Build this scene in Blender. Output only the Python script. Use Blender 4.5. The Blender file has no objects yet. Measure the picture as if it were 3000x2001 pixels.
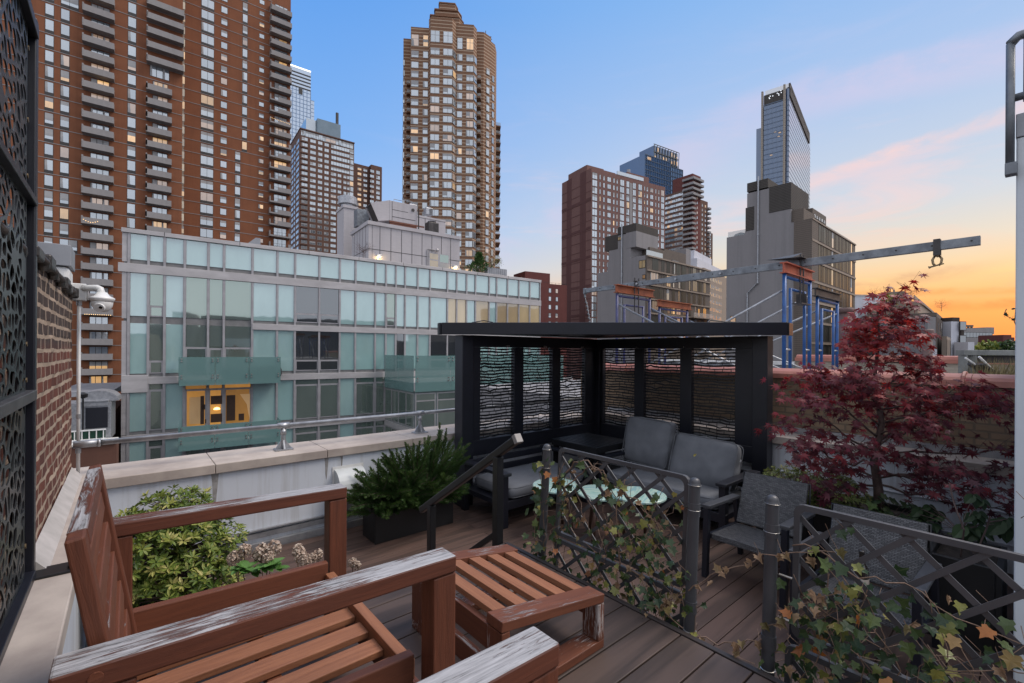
import bpy, bmesh, math, random
from mathutils import Vector, Matrix, noise
from mathutils.geometry import delaunay_2d_cdt
R = random.Random(11)
scn = bpy.context.scene
COL = scn.collection
PI = math.pi
# ---------------------------------------------------------------- view geometry (metres; terrace axes = world axes)
FW = (0.6455, 0.7638); RT = (0.7638, -0.6455)
CZ = 1.18; F = 1333.0
GZ = -18.0                                   # street level
LD = -0.74                                   # lower deck level, upper deck is 0

def W(px, d):
    l = (px - 1500) / F * d
    return (FW[0] * d + RT[0] * l, FW[1] * d + RT[1] * l)

def ZZ(px, py, d):
    return CZ + (1030 + .006 * (px - 1500) - py) * d / F

def dirv(deg):
    a = math.radians(deg)
    return (FW[0] * math.cos(a) + RT[0] * math.sin(a), FW[1] * math.cos(a) + RT[1] * math.sin(a))

def S(r, g, b):
    def f(c):
        c /= 255.0
        return c / 12.92 if c <= .04045 else ((c + .055) / 1.055) ** 2.4
    return (f(r), f(g), f(b))

# ---------------------------------------------------------------- mesh builder
class MB:
    def __init__(s):
        s.v = []; s.f = []; s.m = []; s.g = []; s.r = []
    def add(s, vs, fs, m=0, gc=None, rnd=0.0):
        o = len(s.v)
        s.v += [tuple(p) for p in vs]
        s.g += [tuple(p) for p in (gc if gc else vs)]
        s.r += [rnd] * len(vs)
        for q in fs:
            s.f.append(tuple(i + o for i in q)); s.m.append(m)
    BF = [(0, 3, 2, 1), (4, 5, 6, 7), (0, 1, 5, 4), (1, 2, 6, 5), (2, 3, 7, 6), (3, 0, 4, 7)]
    def box(s, x0, y0, z0, x1, y1, z1, m=0, rnd=0.0, grain=None):
        vs = [(x0, y0, z0), (x1, y0, z0), (x1, y1, z0), (x0, y1, z0), (x0, y0, z1), (x1, y0, z1), (x1, y1, z1), (x0, y1, z1)]
        gc = None
        if grain is not None:
            o = (R.uniform(0, 40), R.uniform(0, 40), R.uniform(0, 40))
            k = {'x': (0, 1, 2), 'y': (1, 0, 2), 'z': (2, 0, 1)}[grain]
            gc = [tuple(p[k[i]] + o[i] for i in range(3)) for p in vs]
        s.add(vs, MB.BF, m, gc, rnd)
    def bar(s, p, q, w, h, m=0, up=(0, 0, 1), rnd=0.0):
        p = Vector(p); q = Vector(q); d = q - p; L = d.length; d.normalize(); up = Vector(up)
        if abs(d.dot(up)) > .98: up = Vector((0, 1, 0))
        sd = d.cross(up).normalized(); u2 = sd.cross(d)
        vs = []; gc = []; o = Vector((R.uniform(0, 40), R.uniform(0, 40), R.uniform(0, 40)))
        for t, b in ((0, p), (L, q)):
            for a, c in ((-1, -1), (1, -1), (1, 1), (-1, 1)):
                vs.append(b + sd * (a * w / 2) + u2 * (c * h / 2)); gc.append(o + Vector((t, a * w / 2, c * h / 2)))
        s.add(vs, [(0, 1, 2, 3), (7, 6, 5, 4), (0, 4, 5, 1), (1, 5, 6, 2), (2, 6, 7, 3), (3, 7, 4, 0)], m, gc, rnd)
    def tube(s, pts, r, n=8, m=0, cap=True):
        pts = [Vector(p) for p in pts]; k = len(pts)
        rs = r if isinstance(r, (list, tuple)) else [r] * k
        vs = []; fs = []; ref = None
        for i, p in enumerate(pts):
            d = (pts[min(i + 1, k - 1)] - pts[max(i - 1, 0)])
            d = d.normalized() if d.length > 1e-9 else Vector((0, 0, 1))
            if ref is None:
                ref = d.orthogonal().normalized()
            else:
                ref = (ref - d * ref.dot(d))
                ref = ref.normalized() if ref.length > 1e-6 else d.orthogonal().normalized()
            b = d.cross(ref)
            for j in range(n):
                a = 2 * PI * j / n
                vs.append(p + (ref * math.cos(a) + b * math.sin(a)) * rs[i])
        for i in range(k - 1):
            for j in range(n):
                a = i * n + j; b = i * n + (j + 1) % n
                fs.append((a, b, b + n, a + n))
        if cap:
            fs.append(tuple(range(n - 1, -1, -1))); fs.append(tuple((k - 1) * n + j for j in range(n)))
        s.add(vs, fs, m)
    def lathe(s, prof, c=(0, 0, 0), n=20, m=0):
        vs = []; fs = []
        for (r, z) in prof:
            for j in range(n):
                a = 2 * PI * j / n
                vs.append((c[0] + r * math.cos(a), c[1] + r * math.sin(a), c[2] + z))
        for i in range(len(prof) - 1):
            for j in range(n):
                a = i * n + j; b = i * n + (j + 1) % n
                fs.append((a, b, b + n, a + n))
        fs.append(tuple(range(n - 1, -1, -1))); fs.append(tuple((len(prof) - 1) * n + j for j in range(n)))
        s.add(vs, fs, m)
    def prism(s, poly, z0, z1, m=0, mtop=None):
        n = len(poly)
        ar = sum(poly[i][0] * poly[(i + 1) % n][1] - poly[(i + 1) % n][0] * poly[i][1] for i in range(n))
        if ar < 0: poly = poly[::-1]
        vs = [(p[0], p[1], z0) for p in poly] + [(p[0], p[1], z1) for p in poly]
        s.add(vs, [(i, (i + 1) % n, (i + 1) % n + n, i + n) for i in range(n)] + [tuple(range(n - 1, -1, -1))], m)
        s.add([(p[0], p[1], z1) for p in poly], [tuple(range(n))], m if mtop is None else mtop)
    def quad(s, a, b, c, d, m=0, rnd=0.0):
        s.add([a, b, c, d], [(0, 1, 2, 3)], m, None, rnd)
    def leaf(s, outline, pos, fwd, nrm, size, m=0, fold=.12, rnd=0.0, droop=0.0):
        f = Vector(fwd).normalized(); n = Vector(nrm); n = (n - f * n.dot(f))
        n = n.normalized() if n.length > 1e-6 else f.orthogonal().normalized()
        sd = f.cross(n); p = Vector(pos); vs = [p + f * (.42 * size) - n * (fold * .35 * size)]; gc = [(0, .42, rnd * 7)]; cu = R.uniform(-.25, .25)
        for (x, y) in outline:
            vs.append(p + sd * (x * size) + f * (y * size) + n * (abs(x) * fold * size * 1.6 - droop * size * (y * y + x * x) + cu * x * y * size)); gc.append((x, y, rnd * 7))
        k = len(outline)
        s.add(vs, [(0, 1 + i, 1 + (i + 1) % k) for i in range(k)], m, gc, rnd)
    def build(s, name, mats, parent=None, smooth=False, bevel=0.0, off=None, loc=None):
        me = bpy.data.meshes.new(name)
        vs = s.v if off is None else [(a + off[0], b + off[1], c + off[2]) for a, b, c in s.v]
        me.from_pydata(vs, [], s.f)
        for mt in (mats if isinstance(mats, (list, tuple)) else [mats]):
            me.materials.append(mt)
        me.polygons.foreach_set('material_index', s.m)
        if smooth: me.polygons.foreach_set('use_smooth', [True] * len(s.f))
        a = me.attributes.new('gc', 'FLOAT_VECTOR', 'POINT'); a.data.foreach_set('vector', [c for p in s.g for c in p])
        a = me.attributes.new('rnd', 'FLOAT', 'POINT'); a.data.foreach_set('value', s.r)
        me.update()
        o = bpy.data.objects.new(name, me); COL.objects.link(o)
        if parent is not None: o.parent = parent
        if loc is not None: o.location = loc
        if bevel:
            b = o.modifiers.new('edge', 'BEVEL'); b.width = bevel; b.segments = 2; b.limit_method = 'ANGLE'; b.angle_limit = .6
        return o

def tag(o, label, cat, group=None):
    o['label'] = label; o['category'] = cat
    if group: o['group'] = group
    return o

def thing(name, label, cat, loc=(0, 0, 0), rz=0.0, group=None):
    o = bpy.data.objects.new(name, None); COL.objects.link(o); o.empty_display_size = .2
    o.location = loc; o.rotation_euler = (0, 0, rz)
    return tag(o, label, cat, group)

def kids(o): return [c for c in bpy.data.objects if c.parent == o]

def copy_tree(o, parent=None):
    c = o.copy(); COL.objects.link(c)
    if parent is not None: c.parent = parent
    for ch in list(o.children): copy_tree(ch, c)
    return c

def struct(o):
    o['kind'] = 'structure'; return o

# ---------------------------------------------------------------- materials
MATS = {}
def nodes(name):
    m = bpy.data.materials.new(name); m.use_nodes = True
    nt = m.node_tree; b = nt.nodes['Principled BSDF']
    return m, nt, b

def N(nt, t, **kw):
    n = nt.nodes.new(t)
    for k, v in kw.items(): setattr(n, k, v)
    return n

def coords(nt, kind='gc', scale=(1, 1, 1)):
    if kind == 'gc':
        a = N(nt, 'ShaderNodeAttribute'); a.attribute_name = 'gc'; out = a.outputs['Vector']
    else:
        a = N(nt, 'ShaderNodeTexCoord'); out = a.outputs['Object']
    mp = N(nt, 'ShaderNodeMapping'); mp.inputs['Scale'].default_value = scale
    nt.links.new(out, mp.inputs['Vector'])
    return mp.outputs['Vector']

def ramp(nt, fac, stops, interp='LINEAR'):
    r = N(nt, 'ShaderNodeValToRGB'); r.color_ramp.interpolation = interp
    e = r.color_ramp.elements
    while len(e) > 1: e.remove(e[-1])
    e[0].position = stops[0][0]; e[0].color = (*stops[0][1], 1)
    for p, c in stops[1:]:
        x = e.new(p); x.color = (*c, 1)
    if fac is not None: nt.links.new(fac, r.inputs['Fac'])
    return r

def noise_tex(nt, vec, scale, detail=5, rough=.55, dist=0):
    n = N(nt, 'ShaderNodeTexNoise'); n.inputs['Scale'].default_value = scale
    n.inputs['Detail'].default_value = detail; n.inputs['Roughness'].default_value = rough; n.inputs['Distortion'].default_value = dist
    nt.links.new(vec, n.inputs['Vector']); return n.outputs['Fac']

def mixc(nt, fac, a, b, mode='MIX'):
    m = N(nt, 'ShaderNodeMix', data_type='RGBA', blend_type=mode)
    for sock, v in ((m.inputs[0], fac), (m.inputs[6], a), (m.inputs[7], b)):
        if hasattr(v, 'links'): nt.links.new(v, sock)
        elif isinstance(v, (int, float)): sock.default_value = v
        else: sock.default_value = (*v, 1)
    return m.outputs[2]

def math_(nt, op, a, b=None, c=None):
    m = N(nt, 'ShaderNodeMath', operation=op)
    for sock, v in zip(m.inputs, (a, b, c)):
        if v is None: continue
        if hasattr(v, 'links'): nt.links.new(v, sock)
        else: sock.default_value = v
    return m.outputs[0]

def bump(nt, b, h, strength=.3, dist=.01):
    n = N(nt, 'ShaderNodeBump'); n.inputs['Strength'].default_value = strength; n.inputs['Distance'].default_value = dist
    nt.links.new(h, n.inputs['Height']); nt.links.new(n.outputs['Normal'], b.inputs['Normal'])

def pset(b, rough=.6, metal=0.0, spec=.5, coat=0.0):
    b.inputs['Roughness'].default_value = rough; b.inputs['Metallic'].default_value = metal
    b.inputs['Specular IOR Level'].default_value = spec; b.inputs['Coat Weight'].default_value = coat

def plain(name, c1, c2=None, rough=.6, metal=0.0, scale=3.0, bmp=0.0, bscale=None, bdist=.005, coord='gc', stretch=(1, 1, 1), spec=.5, lo=.35, hi=.65):
    m, nt, b = nodes(name); pset(b, rough, metal, spec)
    v = coords(nt, coord, stretch)
    if c2 is None: c2 = tuple(x * .78 for x in c1)
    f = noise_tex(nt, v, scale, 7, .6)
    r = ramp(nt, f, [(lo, c1), (hi, c2)])
    nt.links.new(r.outputs['Color'], b.inputs['Base Color'])
    rr = N(nt, 'ShaderNodeMapRange'); rr.inputs[3].default_value = max(.02, rough - .1); rr.inputs[4].default_value = min(1, rough + .12)
    nt.links.new(f, rr.inputs[0]); nt.links.new(rr.outputs[0], b.inputs['Roughness'])
    if bmp: bump(nt, b, noise_tex(nt, v, bscale or scale * 12, 6, .6), bmp, bdist)
    MATS[name] = m
    return m
# ---------------------------------------------------------------- camera
cam = bpy.data.cameras.new('camera'); camo = bpy.data.objects.new('camera', cam); COL.objects.link(camo)
cam.sensor_width = 36; cam.lens = 36 * F / 3000; cam.shift_y = 29.5 / 3000; cam.clip_start = .02; cam.clip_end = 3000
yaw = math.atan2(-FW[0], FW[1])
camo.matrix_world = Matrix.Translation((0, 0, CZ)) @ Matrix.Rotation(yaw, 4, 'Z') @ Matrix.Rotation(PI / 2, 4, 'X') @ Matrix.Rotation(.006, 4, 'Z')
scn.camera = camo
scn.view_settings.view_transform = 'Standard'; scn.view_settings.look = 'None'; scn.view_settings.gamma = 1
scn.view_settings.exposure = 0.17
scn.cycles.max_bounces = 6; scn.cycles.diffuse_bounces = 3; scn.cycles.glossy_bounces = 3; scn.cycles.transparent_max_bounces = 8
scn.cycles.use_denoising = True

# ---------------------------------------------------------------- sky: dusk gradient with the glow in the west (+X), thin pink clouds
wld = bpy.data.worlds.new("World"); scn.world = wld; wld.use_nodes = True
nt = wld.node_tree; nt.nodes.clear()
tc = N(nt, 'ShaderNodeTexCoord'); sep = N(nt, 'ShaderNodeSeparateXYZ'); nt.links.new(tc.outputs['Generated'], sep.inputs[0])
vx, vy, vz = sep.outputs
hl = math_(nt, 'SQRT', math_(nt, 'ADD', math_(nt, 'MULTIPLY', vx, vx), math_(nt, 'ADD', math_(nt, 'MULTIPLY', vy, vy), 1e-5)))
sx_, sy_ = math.cos(math.radians(-6)), math.sin(math.radians(-6))
az = math_(nt, 'DIVIDE', math_(nt, 'ADD', math_(nt, 'MULTIPLY', vx, sx_), math_(nt, 'MULTIPLY', vy, sy_)), hl)
warmf = N(nt, 'ShaderNodeMapRange', interpolation_type='SMOOTHSTEP'); nt.links.new(az, warmf.inputs[0])
warmf.inputs[1].default_value = .1; warmf.inputs[2].default_value = .985
warm = ramp(nt, vz, [(0, S(250, 140, 92)), (.03, S(252, 146, 82)), (.075, S(251, 172, 96)), (.125, S(246, 204, 146)), (.18, S(226, 214, 196)),
                     (.25, S(202, 210, 220)), (.42, S(170, 194, 229)), (.6, S(132, 178, 232)), (1, S(96, 148, 218))])
cool = ramp(nt, vz, [(0, S(210, 212, 226)), (.08, S(198, 211, 232)), (.2, S(164, 194, 236)), (.4, S(124, 174, 235)), (.6, S(96, 156, 230)), (1, S(76, 130, 206))])
base = mixc(nt, warmf.outputs[0], cool.outputs['Color'], warm.outputs['Color'])
# long pink cloud streak, laid out in sky directions: plane tilted across the western sky
def cloud(base, nrm, width, col, scale, thr, amt, xr):
    d = math_(nt, 'ADD', math_(nt, 'MULTIPLY', vx, nrm[0]), math_(nt, 'ADD', math_(nt, 'MULTIPLY', vy, nrm[1]), math_(nt, 'MULTIPLY', vz, nrm[2])))
    mp = N(nt, 'ShaderNodeMapping'); mp.inputs['Scale'].default_value = (1, 1, 2.2); nt.links.new(tc.outputs['Generated'], mp.inputs['Vector'])
    nz = noise_tex(nt, mp.outputs['Vector'], scale, 8, .62, .4)
    dd = math_(nt, 'ADD', d, math_(nt, 'MULTIPLY', math_(nt, 'SUBTRACT', nz, .5), width * 1.5))
    band = N(nt, 'ShaderNodeMapRange', interpolation_type='SMOOTHSTEP'); nt.links.new(math_(nt, 'ABSOLUTE', dd), band.inputs[0])
    band.inputs[1].default_value = width; band.inputs[2].default_value = width * .15
    x = N(nt, 'ShaderNodeMapRange', interpolation_type='SMOOTHSTEP'); nt.links.new(vy, x.inputs[0])
    x.inputs[1].default_value = xr[0]; x.inputs[2].default_value = xr[1]
    n2 = N(nt, 'ShaderNodeMapRange'); nt.links.new(nz, n2.inputs[0]); n2.inputs[1].default_value = thr; n2.inputs[2].default_value = thr + .3
    f = math_(nt, 'MULTIPLY', math_(nt, 'MULTIPLY', band.outputs[0], x.outputs[0]), math_(nt, 'MULTIPLY', n2.outputs[0], amt))
    return mixc(nt, f, base, col)
def skydir(px, py):
    a = (px - 1500) / F; b = (1030 + .006 * (px - 1500) - py) / F
    return Vector((FW[0] + RT[0] * a, FW[1] + RT[1] * a, b)).normalized()
def plane(p, q): return skydir(*p).cross(skydir(*q)).normalized()
base = cloud(base, plane((2380, 535), (2960, 325)), .017, S(250, 208, 200), 9, .30, .8, (.62, .05))
wm = N(nt, 'ShaderNodeMapping'); wm.inputs['Rotation'].default_value = (.0, .28, .3); wm.inputs['Scale'].default_value = (1.6, 1.6, 9); nt.links.new(tc.outputs['Generated'], wm.inputs['Vector'])
wn = noise_tex(nt, wm.outputs['Vector'], 1.9, 9, .62, .7); wr_ = N(nt, 'ShaderNodeMapRange', interpolation_type='SMOOTHSTEP'); nt.links.new(wn, wr_.inputs[0]); wr_.inputs[1].default_value = .48; wr_.inputs[2].default_value = .74
wh = N(nt, 'ShaderNodeMapRange', interpolation_type='SMOOTHSTEP'); nt.links.new(vz, wh.inputs[0]); wh.inputs[1].default_value = .62; wh.inputs[2].default_value = .22
wc = ramp(nt, vz, [(0, S(248, 132, 92)), (.07, S(250, 158, 110)), (.16, S(244, 204, 176)), (.26, S(238, 208, 206)), (.5, S(206, 200, 226))])
base = mixc(nt, math_(nt, 'MULTIPLY', math_(nt, 'MULTIPLY', wr_.outputs[0], wh.outputs[0]), math_(nt, 'MULTIPLY', warmf.outputs[0], .62)), base, wc.outputs['Color'])
base = cloud(base, plane((2200, 340), (2960, 150)), .05, S(214, 200, 224), 4, .35, .6, (.62, .1))
base = cloud(base, plane((1950, 520), (2200, 420)), .07, S(216, 200, 222), 4, .38, .55, (.2, .6))
base = cloud(base, plane((2500, 840), (2960, 775)), .016, S(196, 140, 120), 8, .36, .9, (.0, .2))
base = cloud(base, plane((2600, 905), (2960, 890)), .012, S(244, 128, 78), 9, .36, .9, (.5, .0))
base = cloud(base, plane((2600, 860), (2960, 850)), .009, S(250, 150, 84), 9, .36, .8, (.5, .0))
gnd = N(nt, 'ShaderNodeMapRange', interpolation_type='SMOOTHSTEP'); nt.links.new(vz, gnd.inputs[0]); gnd.inputs[1].default_value = -.02; gnd.inputs[2].default_value = -.12
# sky behind the view and overhead is brightened as added fill light
fill_sky = N(nt, 'ShaderNodeMapRange', interpolation_type='SMOOTHSTEP'); nt.links.new(math_(nt, 'ADD', math_(nt, 'MULTIPLY', vx, FW[0]), math_(nt, 'ADD', math_(nt, 'MULTIPLY', vy, FW[1]), math_(nt, 'MULTIPLY', vz, -.45))), fill_sky.inputs[0])
fill_sky.inputs[1].default_value = .30; fill_sky.inputs[2].default_value = -.35
base = mixc(nt, fill_sky.outputs[0], base, (.93, .97, 1.10))
base = mixc(nt, gnd.outputs[0], base, S(110, 104, 104))
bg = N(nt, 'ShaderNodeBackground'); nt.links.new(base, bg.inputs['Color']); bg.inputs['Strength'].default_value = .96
sky = N(nt, 'ShaderNodeTexSky'); sky.sky_type = 'NISHITA'; sky.sun_disc = False
sky.sun_elevation = math.radians(3); sky.sun_rotation = math.radians(96); sky.altitude = 20
bg2 = N(nt, 'ShaderNodeBackground'); nt.links.new(sky.outputs[0], bg2.inputs['Color']); bg2.inputs['Strength'].default_value = .006
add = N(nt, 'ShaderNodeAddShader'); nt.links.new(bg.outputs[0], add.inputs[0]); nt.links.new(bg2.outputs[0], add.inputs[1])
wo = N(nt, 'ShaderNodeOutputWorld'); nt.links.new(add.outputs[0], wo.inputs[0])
sl = bpy.data.lights.new('sun', 'SUN'); sl.energy = 2.35; sl.angle = math.radians(30); sl.color = (1, .89, .79)
so = bpy.data.objects.new('sun', sl); COL.objects.link(so)
so.rotation_euler = Vector((-.50, .30, -.81)).to_track_quat('-Z', 'Y').to_euler()

# ---------------------------------------------------------------- shared materials
def wood(name, c_lo, c_hi, peel=0.0, peel_up=True, grey=(.34, .34, .355), rough=.55):
    m, nt, b = nodes(name); pset(b, rough, 0, .4)
    v = coords(nt, 'gc', (1.6, 26, 26)); v2 = coords(nt, 'gc', (.9, 3, 3)); v3 = coords(nt, 'gc', (9, 95, 95))
    f = noise_tex(nt, v, 1.9, 10, .72, .9); f2 = noise_tex(nt, v2, 1.7, 4)
    r = ramp(nt, f, [(.3, c_lo), (.62, c_hi), (.8, tuple(x * .75 for x in c_hi))])
    col = mixc(nt, math_(nt, 'MULTIPLY', f2, .75), r.outputs['Color'], tuple(x * .5 for x in c_lo))
    hgt = f
    if peel:
        pf = noise_tex(nt, v3, 1.0, 9, .72, .8); pl = noise_tex(nt, coords(nt, 'gc', (2.2, 6, 6)), 1.3, 4)
        mval = math_(nt, 'ADD', math_(nt, 'MULTIPLY', pf, .62), math_(nt, 'MULTIPLY', pl, .5))
        mr = N(nt, 'ShaderNodeMapRange'); nt.links.new(mval, mr.inputs[0]); mr.inputs[1].default_value = .59 - peel * .22; mr.inputs[2].default_value = .655 - peel * .22
        fac = mr.outputs[0]
        if peel_up:
            g = N(nt, 'ShaderNodeNewGeometry'); sp = N(nt, 'ShaderNodeSeparateXYZ'); nt.links.new(g.outputs['Normal'], sp.inputs[0])
            up = N(nt, 'ShaderNodeMapRange'); nt.links.new(sp.outputs[2], up.inputs[0]); up.inputs[1].default_value = .35; up.inputs[2].default_value = .75
            fac = math_(nt, 'MULTIPLY', fac, up.outputs[0])
        gr = noise_tex(nt, coords(nt, 'gc', (4, 75, 75)), 1.5, 6, .7)
        gcol = ramp(nt, gr, [(.34, tuple(x * .16 for x in grey)), (.42, tuple(x * .75 for x in grey)), (.55, tuple(x * 1.0 for x in grey)), (.7, tuple(min(1, x * 1.35) for x in grey))])
        col = mixc(nt, fac, col, gcol.outputs['Color'])
        hgt = math_(nt, 'ADD', math_(nt, 'MULTIPLY', f, .4), math_(nt, 'MULTIPLY', fac, .6))
        rr = N(nt, 'ShaderNodeMapRange'); nt.links.new(fac, rr.inputs[0]); rr.inputs[3].default_value = rough; rr.inputs[4].default_value = .85
        nt.links.new(rr.outputs[0], b.inputs['Roughness'])
    nt.links.new(col, b.inputs['Base Color']); bump(nt, b, hgt, .8, .003)
    MATS[name] = m; return m
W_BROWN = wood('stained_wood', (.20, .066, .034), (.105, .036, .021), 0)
W_LIT = wood('lit_stained_wood', (.40, .172, .086), (.225, .088, .046), 0)  # stained wood with the light on the slats put into its colour
W_PEEL = wood('peeling_arm_wood', (.175, .058, .032), (.095, .033, .021), .52)
W_EDGE = wood('chipped_wood', (.21, .072, .037), (.12, .042, .024), -.22)
W_FLAKE = wood('flaking_wood', (.21, .072, .037), (.12, .042, .024), -.10, False, (.6, .56, .54))

def deck_mat(name, c1, c2):
    m, nt, b = nodes(name); pset(b, .55, 0, .45)
    v = coords(nt, 'gc', (.55, 5.5, 5.5))
    w = N(nt, 'ShaderNodeTexWave', wave_type='RINGS', rings_direction='Y'); w.inputs['Scale'].default_value = 1.6; w.inputs['Distortion'].default_value = 9
    w.inputs['Detail'].default_value = 3; w.inputs['Detail Scale'].default_value = .8; nt.links.new(v, w.inputs['Vector'])
    f = noise_tex(nt, coords(nt, 'gc', (2, 40, 40)), 2, 6); d = noise_tex(nt, coords(nt, 'obj', (1, 1, 1)), 1.3, 6)
    k = math_(nt, 'ADD', math_(nt, 'MULTIPLY', w.outputs['Fac'], .55), math_(nt, 'MULTIPLY', f, .5))
    r = ramp(nt, k, [(.2, c2), (.75, c1)])
    col = mixc(nt, math_(nt, 'MULTIPLY', d, .45), r.outputs['Color'], tuple(x * .6 for x in c2))
    nt.links.new(col, b.inputs['Base Color']); bump(nt, b, k, .25, .002)
    rr = N(nt, 'ShaderNodeMapRange'); nt.links.new(d, rr.inputs[0]); rr.inputs[1].default_value = .3; rr.inputs[2].default_value = .7; rr.inputs[3].default_value = .42; rr.inputs[4].default_value = .7
    nt.links.new(rr.outputs[0], b.inputs['Roughness'])
    return m
DECK_U = deck_mat('composite_deck', (.098, .066, .054), (.046, .032, .027))
DECK_L = deck_mat('lower_composite_deck', (.115, .070, .056), (.060, .038, .031))

def wall_paint(name, c, c2, streak=.6, coord='obj'):
    m, nt, b = nodes(name); pset(b, .6, 0, .4)
    f = noise_tex(nt, coords(nt, coord, (1, 1, 1)), 2.2, 7); s = noise_tex(nt, coords(nt, coord, (7, 7, .35)), 2.0, 6, .65)
    st = ramp(nt, s, [(.5, (0, 0, 0)), (.78, (streak, streak, streak))])
    col = mixc(nt, f, c, tuple(x * .9 for x in c)); col = mixc(nt, st.outputs['Color'], col, c2)
    nt.links.new(col, b.inputs['Base Color']); bump(nt, b, noise_tex(nt, coords(nt, coord, (1, 1, 1)), 60, 4), .12, .003)
    return m
WHITE = wall_paint('white_parapet_paint', (.60, .635, .69), (.36, .35, .34), .8)
BLUEW = wall_paint('pale_stucco', (.62, .66, .69), (.45, .46, .47), .5)
STONE = plain('limestone_coping', (.47, .41, .36), (.33, .28, .25), .75, scale=3.2, bmp=.25, bscale=70, bdist=.002, coord='obj')
NAVY = plain('navy_black_metal', (.011, .012, .019), (.008, .009, .014), .38, 0, scale=5, bmp=.04, bscale=160, bdist=.001, coord='obj')
BLACK = plain('black_metal', (.010, .0105, .012), (.007, .0075, .009), .36, 0, scale=6, coord='obj')
GREYP = plain('grey_powder_coat', (.082, .083, .089), (.058, .059, .065), .4, .2, scale=5, bmp=.05, bscale=120, bdist=.001, coord='obj')
GALV = plain('galvanised_steel', (.42, .43, .45), (.27, .28, .30), .42, .65, scale=9, bmp=.08, bscale=40, bdist=.002, coord='obj')
GALVD = plain('weathered_galvanised_steel', (.24, .26, .28), (.14, .15, .165), .5, .6, scale=5, bmp=.1, bscale=30, bdist=.003, coord='obj')
WPLAST = plain('white_plastic', (.72, .72, .71), (.6, .6, .58), .35, coord='obj', scale=4)
LENS = plain('dark_lens', (.01, .01, .012), None, .08, spec=.8)
CHROME = plain('steel', (.5, .48, .45), (.35, .33, .3), .3, .9)
RUSTBOLT = plain('brass_bolt', (.36, .27, .16), (.2, .14, .08), .4, .8)
FABRIC = plain('slate_fabric', (.150, .158, .175), (.112, .119, .134), .9, scale=3, bmp=.35, bscale=220, bdist=.0015, coord='obj', spec=.2)
TAGW = plain('white_tag', (.7, .7, .68))
BLUE = plain('blue_scaffold_paint', (.018, .095, .30), (.014, .060, .19), .4, .1, scale=5, coord='obj')
INDIGO = plain('indigo_scaffold_paint', (.06, .065, .17), (.035, .04, .11), .45, .1, scale=5, coord='obj')
RED = plain('red_oxide_paint', (.46, .10, .05), (.28, .065, .035), .5, .1, scale=4, coord='obj')
RUST = plain('rust_orange_paint', (.33, .09, .03), (.19, .05, .022), .55, .1, scale=4, coord='obj')
DARKST = plain('dark_steel', (.07, .065, .065), (.04, .036, .036), .5, .4, scale=4, coord='obj')
TERRA = plain('terracotta_coping', (.44, .17, .12), (.30, .11, .08), .5, scale=3, coord='obj', bmp=.1, bscale=30)
SOIL = plain('soil', (.03, .022, .016), (.015, .01, .008), .9, scale=20, bmp=.6, bscale=60, bdist=.01, coord='obj')
TAR = plain('tar', (.022, .02, .02), (.05, .042, .038), .4, scale=8, bmp=.5, bscale=18, bdist=.01, coord='obj')
CHIMG = plain('grey_flashing', (.30, .31, .33), (.22, .23, .25), .45, .3, coord='obj', scale=2)

def brick_mat(name, c1, c2, mortar, sx, sy, msize=.012, axis='xz', bstr=.6, coord='obj', warp=.0, dark=None):
    m, nt, b = nodes(name); pset(b, .8, 0, .3)
    a = coords(nt, coord, (1, 1, 1)); sp = N(nt, 'ShaderNodeSeparateXYZ'); nt.links.new(a, sp.inputs[0])
    u = math_(nt, 'ADD', sp.outputs[0], sp.outputs[1]); cb = N(nt, 'ShaderNodeCombineXYZ')
    zz = sp.outputs[2]
    if warp: zz = math_(nt, 'ADD', zz, math_(nt, 'MULTIPLY', math_(nt, 'SUBTRACT', noise_tex(nt, a, 6, 4), .5), warp))
    nt.links.new(u, cb.inputs[0]); nt.links.new(zz, cb.inputs[1])
    t = N(nt, 'ShaderNodeTexBrick'); nt.links.new(cb.outputs[0], t.inputs['Vector'])
    t.inputs['Scale'].default_value = 1; t.inputs['Brick Width'].default_value = sx; t.inputs['Row Height'].default_value = sy; t.inputs['Mortar Size'].default_value = msize
    t.inputs['Mortar Smooth'].default_value = .15; t.inputs['Bias'].default_value = 0
    t.inputs['Color1'].default_value = (*c1, 1); t.inputs['Color2'].default_value = (*c2, 1); t.inputs['Mortar'].default_value = (*mortar, 1)
    f = noise_tex(nt, a, 9, 7, .65)
    col = mixc(nt, math_(nt, 'MULTIPLY', f, .55), t.outputs['Color'], tuple(x * .35 for x in c1))
    if dark:
        z2 = N(nt, 'ShaderNodeMapRange', interpolation_type='SMOOTHSTEP'); nt.links.new(math_(nt, 'ADD', sp.outputs[2], math_(nt, 'MULTIPLY', f, .1)), z2.inputs[0]); z2.inputs[1].default_value = dark[0]; z2.inputs[2].default_value = dark[0] + .12
        nomort = math_(nt, 'MULTIPLY', z2.outputs[0], math_(nt, 'SUBTRACT', 1, t.outputs['Fac']))
        col = mixc(nt, math_(nt, 'MULTIPLY', nomort, .85), col, dark[1])
    nt.links.new(col, b.inputs['Base Color'])
    h = math_(nt, 'ADD', math_(nt, 'MULTIPLY', math_(nt, 'SUBTRACT', 1, t.outputs['Fac']), .8), math_(nt, 'MULTIPLY', f, .4))
    bump(nt, b, h, bstr, .012)
    return m

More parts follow.
